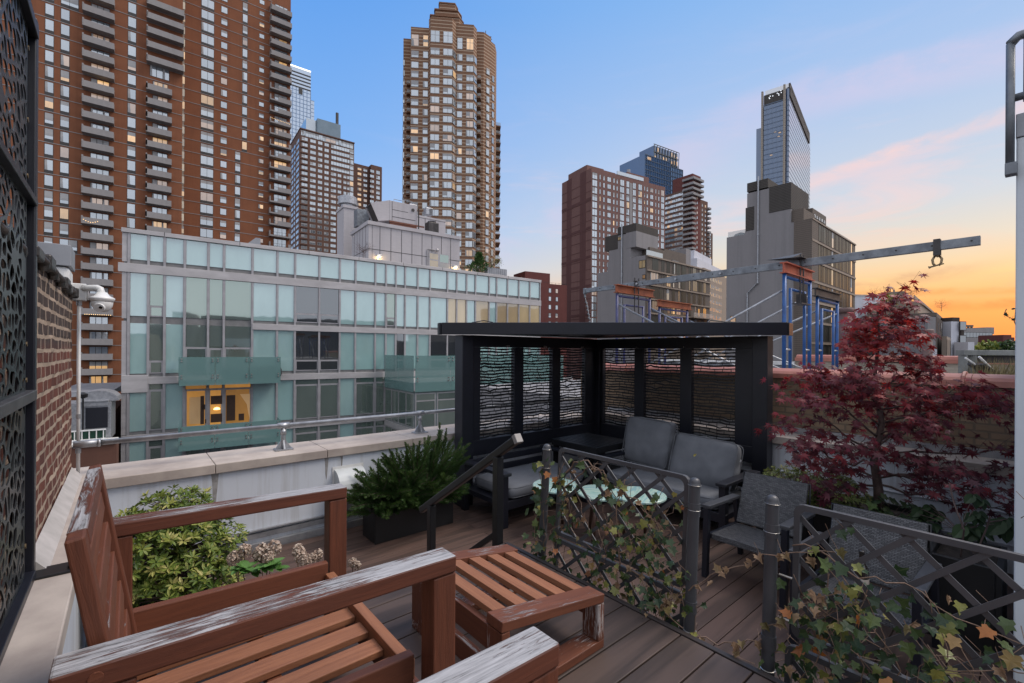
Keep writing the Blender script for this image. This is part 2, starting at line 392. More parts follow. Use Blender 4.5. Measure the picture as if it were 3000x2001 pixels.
# building skins -------------------------------------------------
def glassm(name, dark, light, rough=.08, spec=.9, metal=.0, coat=.0, lit=None, litp=1.0, refl=.32, tint=(.86, .92, .94)):
    m, nt, b = nodes(name); pset(b, rough, metal, spec, coat)
    at = N(nt, 'ShaderNodeAttribute'); at.attribute_name = 'rnd'; oi = N(nt, 'ShaderNodeObjectInfo')
    k = math_(nt, 'FRACT', math_(nt, 'ADD', at.outputs['Fac'], oi.outputs['Random']))
    r = ramp(nt, k, [(0, dark), (.45, tuple((a + c) / 2 for a, c in zip(dark, light))), (1, light)])
    f = noise_tex(nt, coords(nt, 'gc', (1.2, 1.2, .5)), 1.1, 3)
    col = mixc(nt, math_(nt, 'MULTIPLY', f, .6), r.outputs['Color'], tuple(x * .55 for x in dark))
    nt.links.new(col, b.inputs['Base Color'])
    if lit:
        e = mixc(nt, f, lit, tuple(x * .35 for x in lit)); nt.links.new(e, b.inputs['Emission Color'])
        st = N(nt, 'ShaderNodeMapRange'); nt.links.new(k, st.inputs[0]); st.inputs[3].default_value = litp * .45; st.inputs[4].default_value = litp * 1.2
        nt.links.new(st.outputs[0], b.inputs['Emission Strength']); refl = .12
    gl_ = N(nt, 'ShaderNodeBsdfGlossy'); gl_.inputs['Roughness'].default_value = .02; gl_.inputs['Color'].default_value = (*tint, 1)
    wv_ = noise_tex(nt, coords(nt, 'gc', (.5, .5, .35)), 1.0, 2); bn = N(nt, 'ShaderNodeBump'); bn.inputs['Strength'].default_value = .25; bn.inputs['Distance'].default_value = .03
    nt.links.new(wv_, bn.inputs['Height']); nt.links.new(bn.outputs['Normal'], gl_.inputs['Normal'])
    mx = N(nt, 'ShaderNodeMixShader'); mx.inputs[0].default_value = refl; nt.links.new(b.outputs[0], mx.inputs[1]); nt.links.new(gl_.outputs[0], mx.inputs[2])
    nt.links.new(mx.outputs[0], nt.nodes['Material Output'].inputs['Surface'])
    return m
G_WIN = glassm('window_glass', (.13, .16, .19), (.40, .44, .47), .07, 1.0)
G_WARM = glassm('lit_window_glass', (.2, .15, .1), (.3, .25, .2), .2, .5, lit=(1.0, .56, .20), litp=.85)
G_DIM = glassm('dim_window_glass', (.25, .2, .18), (.4, .34, .30), .12, .7, lit=(1.0, .62, .36), litp=.30)
G_BLUE = glassm('blue_curtain_glass', (.020, .060, .15), (.055, .13, .27), .06, 1.0, .2, refl=.07)
G_PALE = glassm('pale_sunset_glass', (.42, .40, .42), (.56, .52, .50), .18, .9, .2)  # sunset reflection on the tower's right face is put into the base colour
G_SKYB = glassm('pale_blue_glass', (.16, .26, .42), (.30, .40, .55), .12, .9, .3)
G_TEAL = glassm('frosted_teal_glass', (.30, .49, .475), (.39, .57, .55), .16, .7, refl=.20)
G_GREEN = glassm('green_tinted_glass', (.085, .115, .10), (.19, .225, .195), .05, 1.0, tint=(.66, .80, .70))
G_DARK = glassm('dark_window_glass', (.014, .016, .016), (.035, .037, .035), .05, .9, refl=.16)
BLIND = plain('window_blind', (.38, .38, .38), (.27, .28, .29), .8, coord='obj', scale=.5)
G_DUSK = glassm('dusky_window_glass', (.022, .025, .022), (.075, .082, .072), .3, .12, refl=.02)
G_AMBER = glassm('amber_blind_glass', (.30, .22, .12), (.42, .34, .20), .1, .8, lit=(1.0, .72, .36), litp=.18)
G_ROOM = glassm('lit_room_glass', (.3, .16, .05), (.4, .25, .1), .15, .5, lit=(1.0, .44, .07), litp=.50)
def clearglass(name, tint, alpha=.35, rough=.1):
    m, nt, b = nodes(name); pset(b, rough, 0, .8); b.inputs['Base Color'].default_value = (*tint, 1); b.inputs['Alpha'].default_value = alpha
    return m
G_BALU = clearglass('frosted_balustrade_glass', (.15, .27, .26), .66, .2)
G_RAIL = clearglass('clear_balustrade_glass', (.4, .46, .48), .35, .05)
FRAME_D = plain('dark_window_frame', (.030, .026, .024), None, .5, coord='obj')
FRAME_W = plain('pale_window_frame', (.30, .29, .28), (.22, .21, .2), .5, coord='obj')
ALU = plain('aluminium_mullion', (.38, .37, .38), (.30, .29, .30), .42, .35, scale=2, coord='obj')
ALUB = plain('aluminium_band', (.46, .44, .44), (.36, .345, .345), .45, .3, scale=.8, coord='obj', stretch=(1, 1, 3))
def towerbrick(name, c1, c2, rows=.0, line=(.4, .36, .34), lw=.1, sc=.12):
    m, nt, b = nodes(name); pset(b, .85, 0, .25)
    a = coords(nt, 'obj', (1, 1, 1))
    f = noise_tex(nt, a, .35, 7, .6); g = noise_tex(nt, coords(nt, 'obj', (1, 1, 4)), 2.2, 5, .7)
    col = mixc(nt, f, c1, c2); col = mixc(nt, math_(nt, 'MULTIPLY', g, .45), col, tuple(x * .5 for x in c2))
    sk = noise_tex(nt, coords(nt, 'obj', (.9, .9, .045)), 1.0, 6, .7); skr = N(nt, 'ShaderNodeMapRange'); nt.links.new(sk, skr.inputs[0]); skr.inputs[1].default_value = .48; skr.inputs[2].default_value = .75; skr.inputs[4].default_value = .5
    col = mixc(nt, skr.outputs[0], col, tuple(x * .62 for x in c2))
    if rows:
        sp = N(nt, 'ShaderNodeSeparateXYZ'); nt.links.new(a, sp.inputs[0])
        fr = math_(nt, 'FRACT', math_(nt, 'DIVIDE', sp.outputs[2], rows))
        st = math_(nt, 'LESS_THAN', fr, lw)
        col = mixc(nt, st, col, line)
    nt.links.new(col, b.inputs['Base Color'])
    return m
B_RED = towerbrick('orange_red_brick', (.30, .120, .058), (.18, .070, .038))
B_BROWN = towerbrick('brown_brick', (.17, .095, .07), (.12, .066, .05))
B_SLAB = towerbrick('mauve_brown_brick', (.235, .13, .112), (.18, .098, .086))
B_SLAB2 = towerbrick('mauve_stripe_brick', (.145, .068, .062), (.115, .055, .05))
B_DRED = towerbrick('dark_red_brick', (.175, .060, .052), (.125, .043, .038))
B_STRIPE = towerbrick('striped_brick', (.27, .15, .09), (.20, .108, .066), 1.0, (.44, .335, .245), .22)
CONC = towerbrick('concrete', (.34, .325, .32), (.26, .25, .25))
STUCCO = towerbrick('grey_stucco', (.295, .28, .28), (.25, .24, .245))
GBRICK = towerbrick('taupe_brick', (.165, .138, .118), (.12, .10, .086), .3, (.2, .165, .135), .12)
LOUV = towerbrick('dark_louvre', (.075, .068, .062), (.05, .045, .042), .25, (.11, .10, .09), .25)
TAN = towerbrick('tan_block', (.36, .29, .23), (.28, .23, .19))
WHITEB = towerbrick('white_render', (.62, .63, .68), (.54, .55, .60))
CLAD = towerbrick('silver_cladding', (.50, .48, .49), (.44, .42, .44))
DARKB = towerbrick('near_black_brick', (.075, .058, .05), (.05, .04, .036))
BEIGE = towerbrick('beige_panel', (.40, .35, .29), (.33, .29, .24), 1.4, (.2, .16, .13), .15)

def leafm(name, cols, rough=.5, trans=.25, vein=0):
    m, nt, b = nodes(name); pset(b, rough, 0, .4)
    at = N(nt, 'ShaderNodeAttribute'); at.attribute_name = 'rnd'
    r = ramp(nt, at.outputs['Fac'], cols)
    f = noise_tex(nt, coords(nt, 'obj', (1, 1, 1)), 40, 4)
    col = mixc(nt, math_(nt, 'MULTIPLY', f, .4), r.outputs['Color'], (.01, .01, .004))
    nt.links.new(col, b.inputs['Base Color'])
    if vein:
        ga = N(nt, 'ShaderNodeAttribute'); ga.attribute_name = 'gc'; gs = N(nt, 'ShaderNodeSeparateXYZ'); nt.links.new(ga.outputs['Vector'], gs.inputs[0])
        an = math_(nt, 'ARCTAN2', gs.outputs[0], math_(nt, 'ADD', gs.outputs[1], .02)); sn = math_(nt, 'ABSOLUTE', math_(nt, 'SINE', math_(nt, 'MULTIPLY', an, 3.6)))
        vf = N(nt, 'ShaderNodeMapRange'); nt.links.new(sn, vf.inputs[0]); vf.inputs[1].default_value = .22; vf.inputs[2].default_value = .05
        col = mixc(nt, math_(nt, 'MULTIPLY', vf.outputs[0], vein), col, mixc(nt, .5, col, (.36, .40, .20)))
        sp2 = noise_tex(nt, coords(nt, 'gc', (3, 3, 3)), 2.2, 5); col = mixc(nt, math_(nt, 'MULTIPLY', sp2, .5), col, mixc(nt, 1.0, col, (.45, .4, .35), 'MULTIPLY'))
    t = N(nt, 'ShaderNodeBsdfTranslucent'); nt.links.new(col, t.inputs['Color'])
    mx = N(nt, 'ShaderNodeMixShader'); mx.inputs[0].default_value = trans
    nt.links.new(b.outputs[0], mx.inputs[1]); nt.links.new(t.outputs[0], mx.inputs[2])
    nt.links.new(mx.outputs[0], nt.nodes['Material Output'].inputs['Surface'])
    return m
L_IVY = leafm('ivy_leaf', [(0, (.030, .062, .026)), (.35, (.070, .115, .036)), (.6, (.15, .19, .055)), (.82, (.34, .32, .08)), (.92, (.38, .26, .10)), (.975, (.55, .18, .04)), (1, (.24, .12, .07))], .38, .22, .8)
L_DRY = leafm('dry_ivy_leaf', [(0, (.36, .22, .13)), (.6, (.42, .28, .17)), (1, (.20, .17, .07))], .6, .3, .6)
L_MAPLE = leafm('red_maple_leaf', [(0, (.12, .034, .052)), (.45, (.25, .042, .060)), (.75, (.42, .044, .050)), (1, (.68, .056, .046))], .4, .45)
L_PIERIS = leafm('variegated_leaf', [(0, (.07, .13, .022)), (.4, (.17, .245, .04)), (.75, (.36, .39, .085)), (1, (.54, .49, .17))])
L_JUN = leafm('juniper_needle', [(0, (.022, .055, .016)), (.55, (.058, .125, .028)), (1, (.14, .22, .05))], .6, .15)
L_GREEN = leafm('broad_green_leaf', [(0, (.022, .045, .018)), (.6, (.045, .09, .028)), (1, (.10, .17, .045))])
L_SMALL = leafm('small_shrub_leaf', [(0, (.09, .14, .04)), (.6, (.24, .28, .08)), (1, (.46, .44, .18))])
L_FLOWER = leafm('dried_petal', [(0, (.46, .32, .24)), (.6, (.72, .57, .46)), (1, (.82, .72, .60))])
L_STRAW = leafm('dry_grass', [(0, (.14, .12, .06)), (1, (.34, .28, .15))])
BARK = plain('vine_bark', (.26, .17, .12), (.14, .09, .06), .8, scale=30)
BARKD = plain('maple_bark', (.13, .085, .075), (.07, .045, .04), .75, scale=20, bmp=.3, bscale=60)
# ================================================================ decks and parapets
def planks(name, mat, u0, u1, v0, v1, z, pitch=.1445, gap=.006, th=.024, joints=(), trim=None):
    b = MB(); v = v0; i = 0
    while v < v1 - .02:
        w = min(pitch - gap, v1 - v); xs = [u0] + [j for j in joints if u0 < j < u1 and i % 2 == 0] + [u1]
        for a, c in zip(xs, xs[1:]): b.box(a + .002, v, z - th, c - .002, v + w, z, grain='x')
        v += pitch; i += 1
    o = b.build(name, mat, bevel=.003); return struct(o)
planks('lower_deck', DECK_L, -.16, 5.92, -.6, 4.90, LD, joints=(2.9,))
b = MB(); v = -1.2 + (2.11 + 1.2) % .1445
planks('upper_deck', DECK_U, -.16, 1.775, 2.152 - .1445 * 25, 2.152, 0)
b = MB(); b.box(1.7765, -1.46, -.05, 1.803, 2.1625, .004); b.box(-.16, 2.1535, -.05, 1.7755, 2.1635, .0035)
b.box(1.776, -1.46, LD - .02, 1.796, 2.158, -.052); b.box(-.16, 2.14, LD - .02, 1.774, 2.157, -.052)
struct(b.build('deck_edge_trim', plain('bronze_edge_trim', (.045, .035, .032), (.03, .024, .022), .45, .2), bevel=.003))
b = MB()
for k in range(3): b.box(.55, 2.166 + .27 * k, LD + .001, 1.70, 2.166 + .27 * (k + 1) - .004, -.185 * (k + 1))
struct(b.build('deck_steps', DECK_L, bevel=.004))
b = MB(); b.box(-.6, -3, LD - .5, 6.5, 5.6, LD - .045); struct(b.build('roof_slab', TAR))

# parapet along the back, coping slabs, mouldings, flashing
def parapet(name, label, run, stain=True):
    return thing(name, label, 'wall')
t = tag(bpy.data.objects.new('parapet_wall', None), 'white painted parapet wall with limestone coping under the pipe railing', 'wall'); COL.objects.link(t)
b = MB(); b.box(-.55, 4.96, LD - .6, 6.6, 5.52, .0425); b.build('wall', WHITE, t)
xs = [-.52, .62, 1.62, 2.62, 3.62, 4.62, 5.62, 6.62]
b = MB(); b.tube([(-.17, 4.953, -.30), (6.0, 4.953, -.30)], .013, 8); b.build('moulding', WHITE, t)
b = MB(); b.box(-.15, 4.935, LD + .10, 5.95, 4.9595, LD + .15); b.box(-.15, 4.925, LD + .17, 5.95, 4.9595, LD + .182); b.box(-.15, 4.905, LD - .02, 5.95, 4.9595, LD + .06)
b.build('base_flashing', GALV, t)
for a, c in zip(xs, xs[1:]):
    b = MB(); b.box(a + .002, 4.93, .043, c - .002, 5.55, .13, rnd=R.random()); b.build('coping_stone', STONE, t, bevel=.006)
# damp streaks under the coping joints
b = MB()
for x, w, l in ((1.62, .022, .24), (1.78, .015, .16), (.62, .03, .32), (2.62, .02, .2)):
    pts = [(x - w, 0), (x + w, 0), (x + w * .7, -l * .4), (x + w * .35, -l * .75), (x, -l), (x - w * .5, -l * .7), (x - w * .6, -l * .35)]
    b.add([(p[0], 4.9585, .042 + p[1]) for p in pts], [tuple(range(len(pts)))[::-1]])
b.build('damp_streak', plain('damp_stain', (.20, .19, .18), (.33, .32, .31), .7, scale=18, coord='obj'), t)
# left parapet
t = tag(bpy.data.objects.new('parapet_wall', None), 'low stone topped parapet under the brick wall and perforated screen', 'wall'); COL.objects.link(t)
b = MB(); b.box(-.86, -.4, LD - .6, -.205, 4.928, .0425); b.build('wall', WHITE, t)
ys = [-.4, .7, 1.9, 3.05, 4.925]
for a, c in zip(ys, ys[1:]):
    b = MB(); b.box(-.88, a + .002, .043, -.18, c - .002, .13); b.build('coping_stone', STONE, t, bevel=.006)
# right parapet
t = tag(bpy.data.objects.new('parapet_wall', None), 'white parapet wall with a stone ledge behind the red maple', 'wall'); COL.objects.link(t)
b = MB(); b.box(5.95, -.2, LD - .6, 6.345, 4.958, .1); b.build('wall', WHITE, t)
b = MB(); b.tube([(5.943, -.2, -.22), (5.943, 4.93, -.22)], .013, 8); b.tube([(5.943, -.2, -.5), (5.943, 4.93, -.5)], .010, 8); b.build('moulding', WHITE, t)
for a, c in zip((-.2, 1.2, 2.6, 3.9), (1.2, 2.6, 3.9, 4.926)):
    b = MB(); b.box(5.90, a + .002, .101, 6.343, c - .002, .19); b.build('coping_stone', STONE, t, bevel=.006)
b = MB(); b.box(6.30, -.2, .192, 6.3445, 4.9, .26); b.build('flashing', GALV, t)
# neighbour's brick wall with clay coping
t = tag(bpy.data.objects.new('neighbour_wall', None), 'tan brick boundary wall with rounded terracotta coping behind the maple', 'wall'); COL.objects.link(t)
NB = brick_mat('tan_brick', (.33, .235, .155), (.25, .17, .11), (.19, .15, .11), .21, .072, .010, bstr=.5, coord='obj')
b = MB(); b.box(6.346, -2.5, -1.5, 6.70, 5.55, .86); b.build('wall', NB, t)
for k in range(8):
    y0 = -2.5 + k * 1.0
    b = MB(); n = 9; vs = []
    for yy in (y0 + .002, y0 + .998):
        for j in range(n + 1):
            a = PI * j / n; vs.append((6.523 - .21 * math.cos(a), yy, .865 + .12 * math.sin(a) ** .7))
    fs = [(j + 1, j, j + n + 1, j + n + 2) for j in range(n)] + [tuple(range(n + 1)), tuple(range(2 * n + 1, n, -1)), (0, n, 2 * n + 1, n + 1)]
    b.add(vs, fs)
    for rr in (y0 + .0,):
        b.tube([(6.30, rr + .06, .88), (6.36, rr + .06, .955), (6.45, rr + .06, .99), (6.6, rr + .06, .99), (6.68, rr + .06, .955), (6.745, rr + .06, .88)], .018, 6)
    b.build('coping_tile', TERRA, t, smooth=False)

# ---------------------------------------------------------------- pipe railing on the back parapet
t = tag(bpy.data.objects.new('guard_rail', None), 'silver tubular guard rail on bracket feet along the stone coping', 'railing'); COL.objects.link(t)
b = MB(); b.tube([(-.32, 5.22, .385), (8.2, 5.22, .385)], .0235, 14); b.build('rail', GALV, t, smooth=True)
for x in (1.26, 2.868, 4.48, 6.1):
    b = MB(); b.tube([(x, 5.22, .14), (x, 5.22, .37)], .022, 12); b.tube([(x, 5.22, .29), (x, 5.22, .345)], .029, 12)
    b.tube([(x - .055, 5.22, .385), (x + .055, 5.22, .385)], .032, 12); b.build('post', GALV, t, smooth=True)
    b = MB(); b.box(x - .085, 5.155, .131, x + .085, 5.285, .145)
    for sx in (-1, 1):
        b.add([(x + sx * .02, 5.212, .146), (x + sx * .078, 5.212, .146), (x + sx * .02, 5.212, .235), (x + sx * .02, 5.228, .146), (x + sx * .078, 5.228, .146), (x + sx * .02, 5.228, .235)], [(0, 1, 2), (5, 4, 3), (0, 3, 4, 1), (1, 4, 5, 2), (2, 5, 3, 0)])
        b.add([(x - .008, 5.22 + sx * .02, .146), (x - .008, 5.22 + sx * .06, .146), (x - .008, 5.22 + sx * .02, .235), (x + .008, 5.22 + sx * .02, .146), (x + .008, 5.22 + sx * .06, .146), (x + .008, 5.22 + sx * .02, .235)], [(0, 1, 2), (5, 4, 3), (0, 3, 4, 1), (1, 4, 5, 2), (2, 5, 3, 0)])
    b.build('bracket_foot', GALV, t)
b = MB(); b.tube([(-.34, 5.22, .385), (-.17, 5.22, .385)], .031, 14); b.tube([(-.19, 5.22, .385), (-.17, 5.22, .385)], .034, 14); b.build('end_collar', GALV, t, smooth=True)

# ---------------------------------------------------------------- old brick wall at the left
OB = brick_mat('old_brick', (.19, .060, .038), (.105, .040, .030), (.46, .36, .27), .205, .078, .0125, bstr=1.0, warp=.03, dark=(1.18, (.05, .042, .036)))
t = tag(bpy.data.objects.new('brick_wall', None), 'old dark brick wall with thick sandy mortar beside the perforated screen', 'wall'); COL.objects.link(t)
b = MB(); ny, nz = 110, 60
y0, y1, z0, z1 = .2, 5.2, .131, 1.62
vs = []; fs = []
for i in range(ny + 1):
    for j in range(nz + 1):
        y = y0 + (y1 - y0) * i / ny; z = z0 + (z1 - z0) * j / nz
        row = int(z / .078); xo = noise.noise(Vector((0, int((y + (row % 2) * .1) / .205) * 3.1, row * 1.7))) * .009 + noise.noise(Vector((y * 6, z * 8, 3))) * .006
        vs.append(((-.35 if y > 3.05 else -.392) + xo, y, z))
for i in range(ny):
    for j in range(nz):
        a = i * (nz + 1) + j; fs.append((a, a + nz + 1, a + nz + 2, a + 1))
b.add(vs, fs); b.box(-.86, y0, z0, -.40, y1, z1); b.build('wall', OB, t)
b = MB(); b.add([(-.352, 3.06, .131), (-.28, 3.06, .131), (-.345, 3.06, .21), (-.352, 5.18, .131), (-.28, 5.18, .131), (-.345, 5.18, .21)], [(0, 1, 2), (5, 4, 3), (1, 4, 5, 2), (0, 3, 4, 1)])
b.build('cement_fillet', plain('cement', (.46, .43, .41), (.35, .33, .31), .85, coord='obj', scale=6), t)
b = MB()
for k in range(26):
    y = .3 + k * .195; q_ = .035 if y > 3 else 0; h = .03 + .03 * R.random()
    b.box(-.87, y, 1.60 + R.uniform(-.01, .01), -.372 + q_ + R.uniform(-.012, .03), y + .20, 1.625 + h)
    if k % 2: b.tube([(-.395 + q_, y, 1.66), (-.36 + q_, y + .05, 1.615), (-.365 + q_, y + .11, 1.60), (-.395 + q_, y + .16, 1.65)], .028, 7)
b.build('tarred_cap', TAR, t, bevel=.012)
t = tag(bpy.data.objects.new('chimney_box', None), 'grey metal clad chimney box on top of the old brick wall', 'chimney'); COL.objects.link(t)
b = MB(); b.box(-.90, 4.99, 1.63, -.352, 5.30, 1.829); b.build('base', WPLAST, t, bevel=.03)
b = MB(); b.box(-.92, 4.97, 1.83, -.342, 5.33, 1.995); b.build('cladding', CHIMG, t, bevel=.004)

# ---------------------------------------------------------------- security camera
cx, cy = W(230, 3.79)
t = thing('security_camera', 'white dome security camera on a gooseneck at the brick wall corner', 'camera', (cx, cy, ZZ(230, 856, 3.79)))
rt = Vector((RT[0], RT[1], 0))
b = MB(); b.box(-.048, -.035, -.07, .048, .035, .07); b.build('junction_box', WPLAST, t, bevel=.006)
b = MB(); P = lambda s, z: (RT[0] * s, RT[1] * s, z)
b.tube([P(.04, .035), P(.10, .036), P(.155, .038), P(.178, .028), P(.186, .0), P(.186, -.05)], [.028, .026, .024, .025, .026, .03], 12); b.box(.045, -.03, -.06, .06, .03, .06)
b.build('bracket_arm', WPLAST, t, smooth=True)
c = P(.195, 0)
b = MB(); b.lathe([(.03, .0), (.05, -.03), (.08, -.045), (.083, -.058), (.075, -.068), (.072, -.08)], c, 24); b.build('housing', WPLAST, t, smooth=True)
b = MB(); b.lathe([(.069, -.078), (.07, -.09), (.066, -.115), (.054, -.14), (.034, -.158), (.01, -.165)], c, 24); b.build('dome', WPLAST, t, smooth=True)
fv = Vector((-FW[0] * .8 + RT[0] * .35, -FW[1] * .8 + RT[1] * .35, -.42)).normalized(); cen = Vector(c) + Vector((0, 0, -.105))
b = MB(); b.tube([cen + fv * .04, cen + fv * .072], .037, 16); b.build('lens_plate', WPLAST, t, smooth=False)
sd = Vector((RT[0], RT[1], 0))
for s, r in ((-.016, .0125), (.016, .0115)):
    b = MB(); b.tube([cen + fv * .072 + sd * s + Vector((0, 0, .005)), cen + fv * .076 + sd * s + Vector((0, 0, .005))], r, 12); b.build('lens', LENS, t)
px_, py_ = W(231, 3.79)
t = tag(bpy.data.objects.new('conduit_pipe', None), 'white vertical conduit pipe below the security camera', 'pipe'); COL.objects.link(t)
zt = ZZ(230, 856, 3.79) - .071
b = MB(); b.tube([(px_, py_, .10), (px_, py_, zt)], .0125, 10); b.build('pipe', WPLAST, t, smooth=True)
for z in (zt - .02, .62, .33):
    b = MB(); b.tube([(px_, py_, z - .018), (px_, py_, z + .018)], .018, 10); b.build('coupling', GALV, t)

# ---------------------------------------------------------------- perforated privacy screen
def organic_panel(w, h, seed, nx, nz, web=.0085, th=.004):
    rr = random.Random(seed); pts = []
    for i in range(-1, nx + 1):
        for j in range(-1, nz + 1):
            pts.append(((i + .5 + rr.uniform(-.44, .44)) * w / nx, (j + .5 + (i % 2) * .5 + rr.uniform(-.45, .45)) * h / nz))
    an = 1.0; holes = []
    for i, p in enumerate(pts):
        poly = [(.012, .012), (w - .012, .012), (w - .012, h - .012), (.012, h - .012)]
        near = sorted((q for q in pts if q is not p), key=lambda q: (q[0] - p[0]) ** 2 + ((q[1] - p[1]) * w / nx / (h / nz)) ** 2)[:14]
        for q in near:
            # keep the side nearer to p, moved in by half a web
            k2 = (w / nx) / (h / nz); dx, dz = (q[0] - p[0]), (q[1] - p[1]) * k2 * k2
            L = math.hypot(dx, dz)
            if L < 1e-6: continue
            dx /= L; dz /= L; mx = (p[0] + q[0]) / 2; mz = (p[1] + q[1]) / 2
            lim = mx * dx + mz * dz - web * (.5 + rr.random() * .75)
            new = []
            for a, c in zip(poly, poly[1:] + poly[:1]):
                da = a[0] * dx + a[1] * dz - lim; dc = c[0] * dx + c[1] * dz - lim
                if da <= 0: new.append(a)
                if da * dc < 0:
                    t_ = da / (da - dc); new.append((a[0] + (c[0] - a[0]) * t_, a[1] + (c[1] - a[1]) * t_))
            poly = new
            if len(poly) < 3: break
        if len(poly) < 3: continue
        ar = abs(sum(a[0] * c[1] - c[0] * a[1] for a, c in zip(poly, poly[1:] + poly[:1]))) / 2
        if ar < 1.5e-4: continue
        if rr.random() < .02: continue
        for _ in range(2):
            new = []
            for a, c in zip(poly, poly[1:] + poly[:1]):
                new += [(a[0] * .75 + c[0] * .25, a[1] * .75 + c[1] * .25), (a[0] * .25 + c[0] * .75, a[1] * .25 + c[1] * .75)]
            poly = new
        holes.append(poly)
    V = [Vector(p) for p in ((0, 0), (w, 0), (w, h), (0, h))]; E = [(0, 1), (1, 2), (2, 3), (3, 0)]
    for hpoly in holes:
        o = len(V); k = len(hpoly); V += [Vector(p) for p in hpoly]; E += [(o + i, o + (i + 1) % k) for i in range(k)]
    ov, oe, of, *_ = delaunay_2d_cdt(V, E, [], 0, 1e-5)
    def inside(pt, poly):
        x, y = pt; c = False; j = len(poly) - 1
        for i in range(len(poly)):
            if (poly[i][1] > y) != (poly[j][1] > y) and x < (poly[j][0] - poly[i][0]) * (y - poly[i][1]) / (poly[j][1] - poly[i][1]) + poly[i][0]: c = not c
            j = i
        return c
    bbs = [(min(p[0] for p in q), max(p[0] for p in q), min(p[1] for p in q), max(p[1] for p in q), q) for q in holes]
    F_ = []
    for f in of:
        c = (sum(ov[i][0] for i in f) / 3, sum(ov[i][1] for i in f) / 3)
        if any(b_[0] <= c[0] <= b_[1] and b_[2] <= c[1] <= b_[3] and inside(c, b_[4]) for b_ in bbs): continue
        F_.append(tuple(f))
    return [(p[0], p[1]) for p in ov], F_
SCREEN = plain('screen_sheet_metal', (.050, .056, .060), (.034, .038, .042), .34, .5, scale=3, coord='obj')
t = tag(bpy.data.objects.new('privacy_screen', None), 'tall black metal privacy screen with organic cut-out cells on the left parapet', 'screen'); COL.objects.link(t)
UX = -.345
b = MB(); b.box(-.38, 2.99, .131, -.322, 3.048, 2.69); b.build('post', NAVY, t, bevel=.006)
b = MB(); b.box(-.38, 1.75, .131, -.322, 1.81, 2.69); b.build('post', NAVY, t, bevel=.006)
b = MB(); b.box(-.378, 2.90, .131, -.353, 2.985, 2.60); b.build('mounting_channel', NAVY, t, bevel=.002)
for za, zb_ in ((1.86, 2.60), (.99, 1.83), (.17, .95)):
    pv, pf = organic_panel(1.10, zb_ - za, int(za * 100) + 5, 13, 11 if zb_ - za < .8 else 12)
    b = MB(); b.add([(UX, 1.815 + p[0], za + p[1]) for p in pv], pf)
    o = b.build('perforated_panel', SCREEN, t); so_ = o.modifiers.new('thick', 'SOLIDIFY'); so_.thickness = .005; so_.offset = 0
for z, w_ in ((2.615, .045), (1.845, .03), (.97, .045), (.15, .035)):
    b = MB(); b.box(UX - .022, 1.811, z - w_ / 2, UX + .03, 2.994, z + w_ / 2); b.build('rail', NAVY if z != .97 else GREYP, t, bevel=.003)
for z in (2.52, 2.2, 1.95, 1.2, 1.04, .94, .3):
    b = MB(); b.tube([(-.353, 2.945, z), (-.341, 2.945, z)], .011, 8); b.build('bolt', RUSTBOLT, t)
b = MB(); b.box(-.42, 2.96, .1305, -.14, 3.09, .142)
for x, y in ((-.2, 3.0), (-.2, 3.05)): b.tube([(x, y, .142), (x, y, .156)], .014, 6)
b.build('base_plate', BLACK, t, bevel=.003)

# ---------------------------------------------------------------- vent hood on the parapet wall
hx, hy = 1.85, 4.957
t = thing('vent_hood', 'white metal vent hood on the parapet wall above the juniper', 'vent', (hx, hy, -.33))
b = MB(); n = 8; vs = []
for xx in (-.15, .15):
    for j in range(n + 1):
        a = PI / 2 * j / n; vs.append((xx, -.20 * math.sin(a), .02 + .21 * math.cos(a)))
    vs += [(xx, -.20, -.06), (xx, 0, -.06)]
k = n + 3
b.add(vs, [(j, j + 1, j + k + 1, j + k) for j in range(k - 1)] + [tuple(range(k))[::-1], tuple(range(k, 2 * k)), (k - 1, 0, k, 2 * k - 1)])
b.build('hood', plain('hood_paint', (.52, .55, .56), (.42, .45, .46), .5, coord='obj'), t)
b = MB(); b.box(-.17, -.006, -.10, .17, -.001, .26); b.build('flange', WPLAST, t)

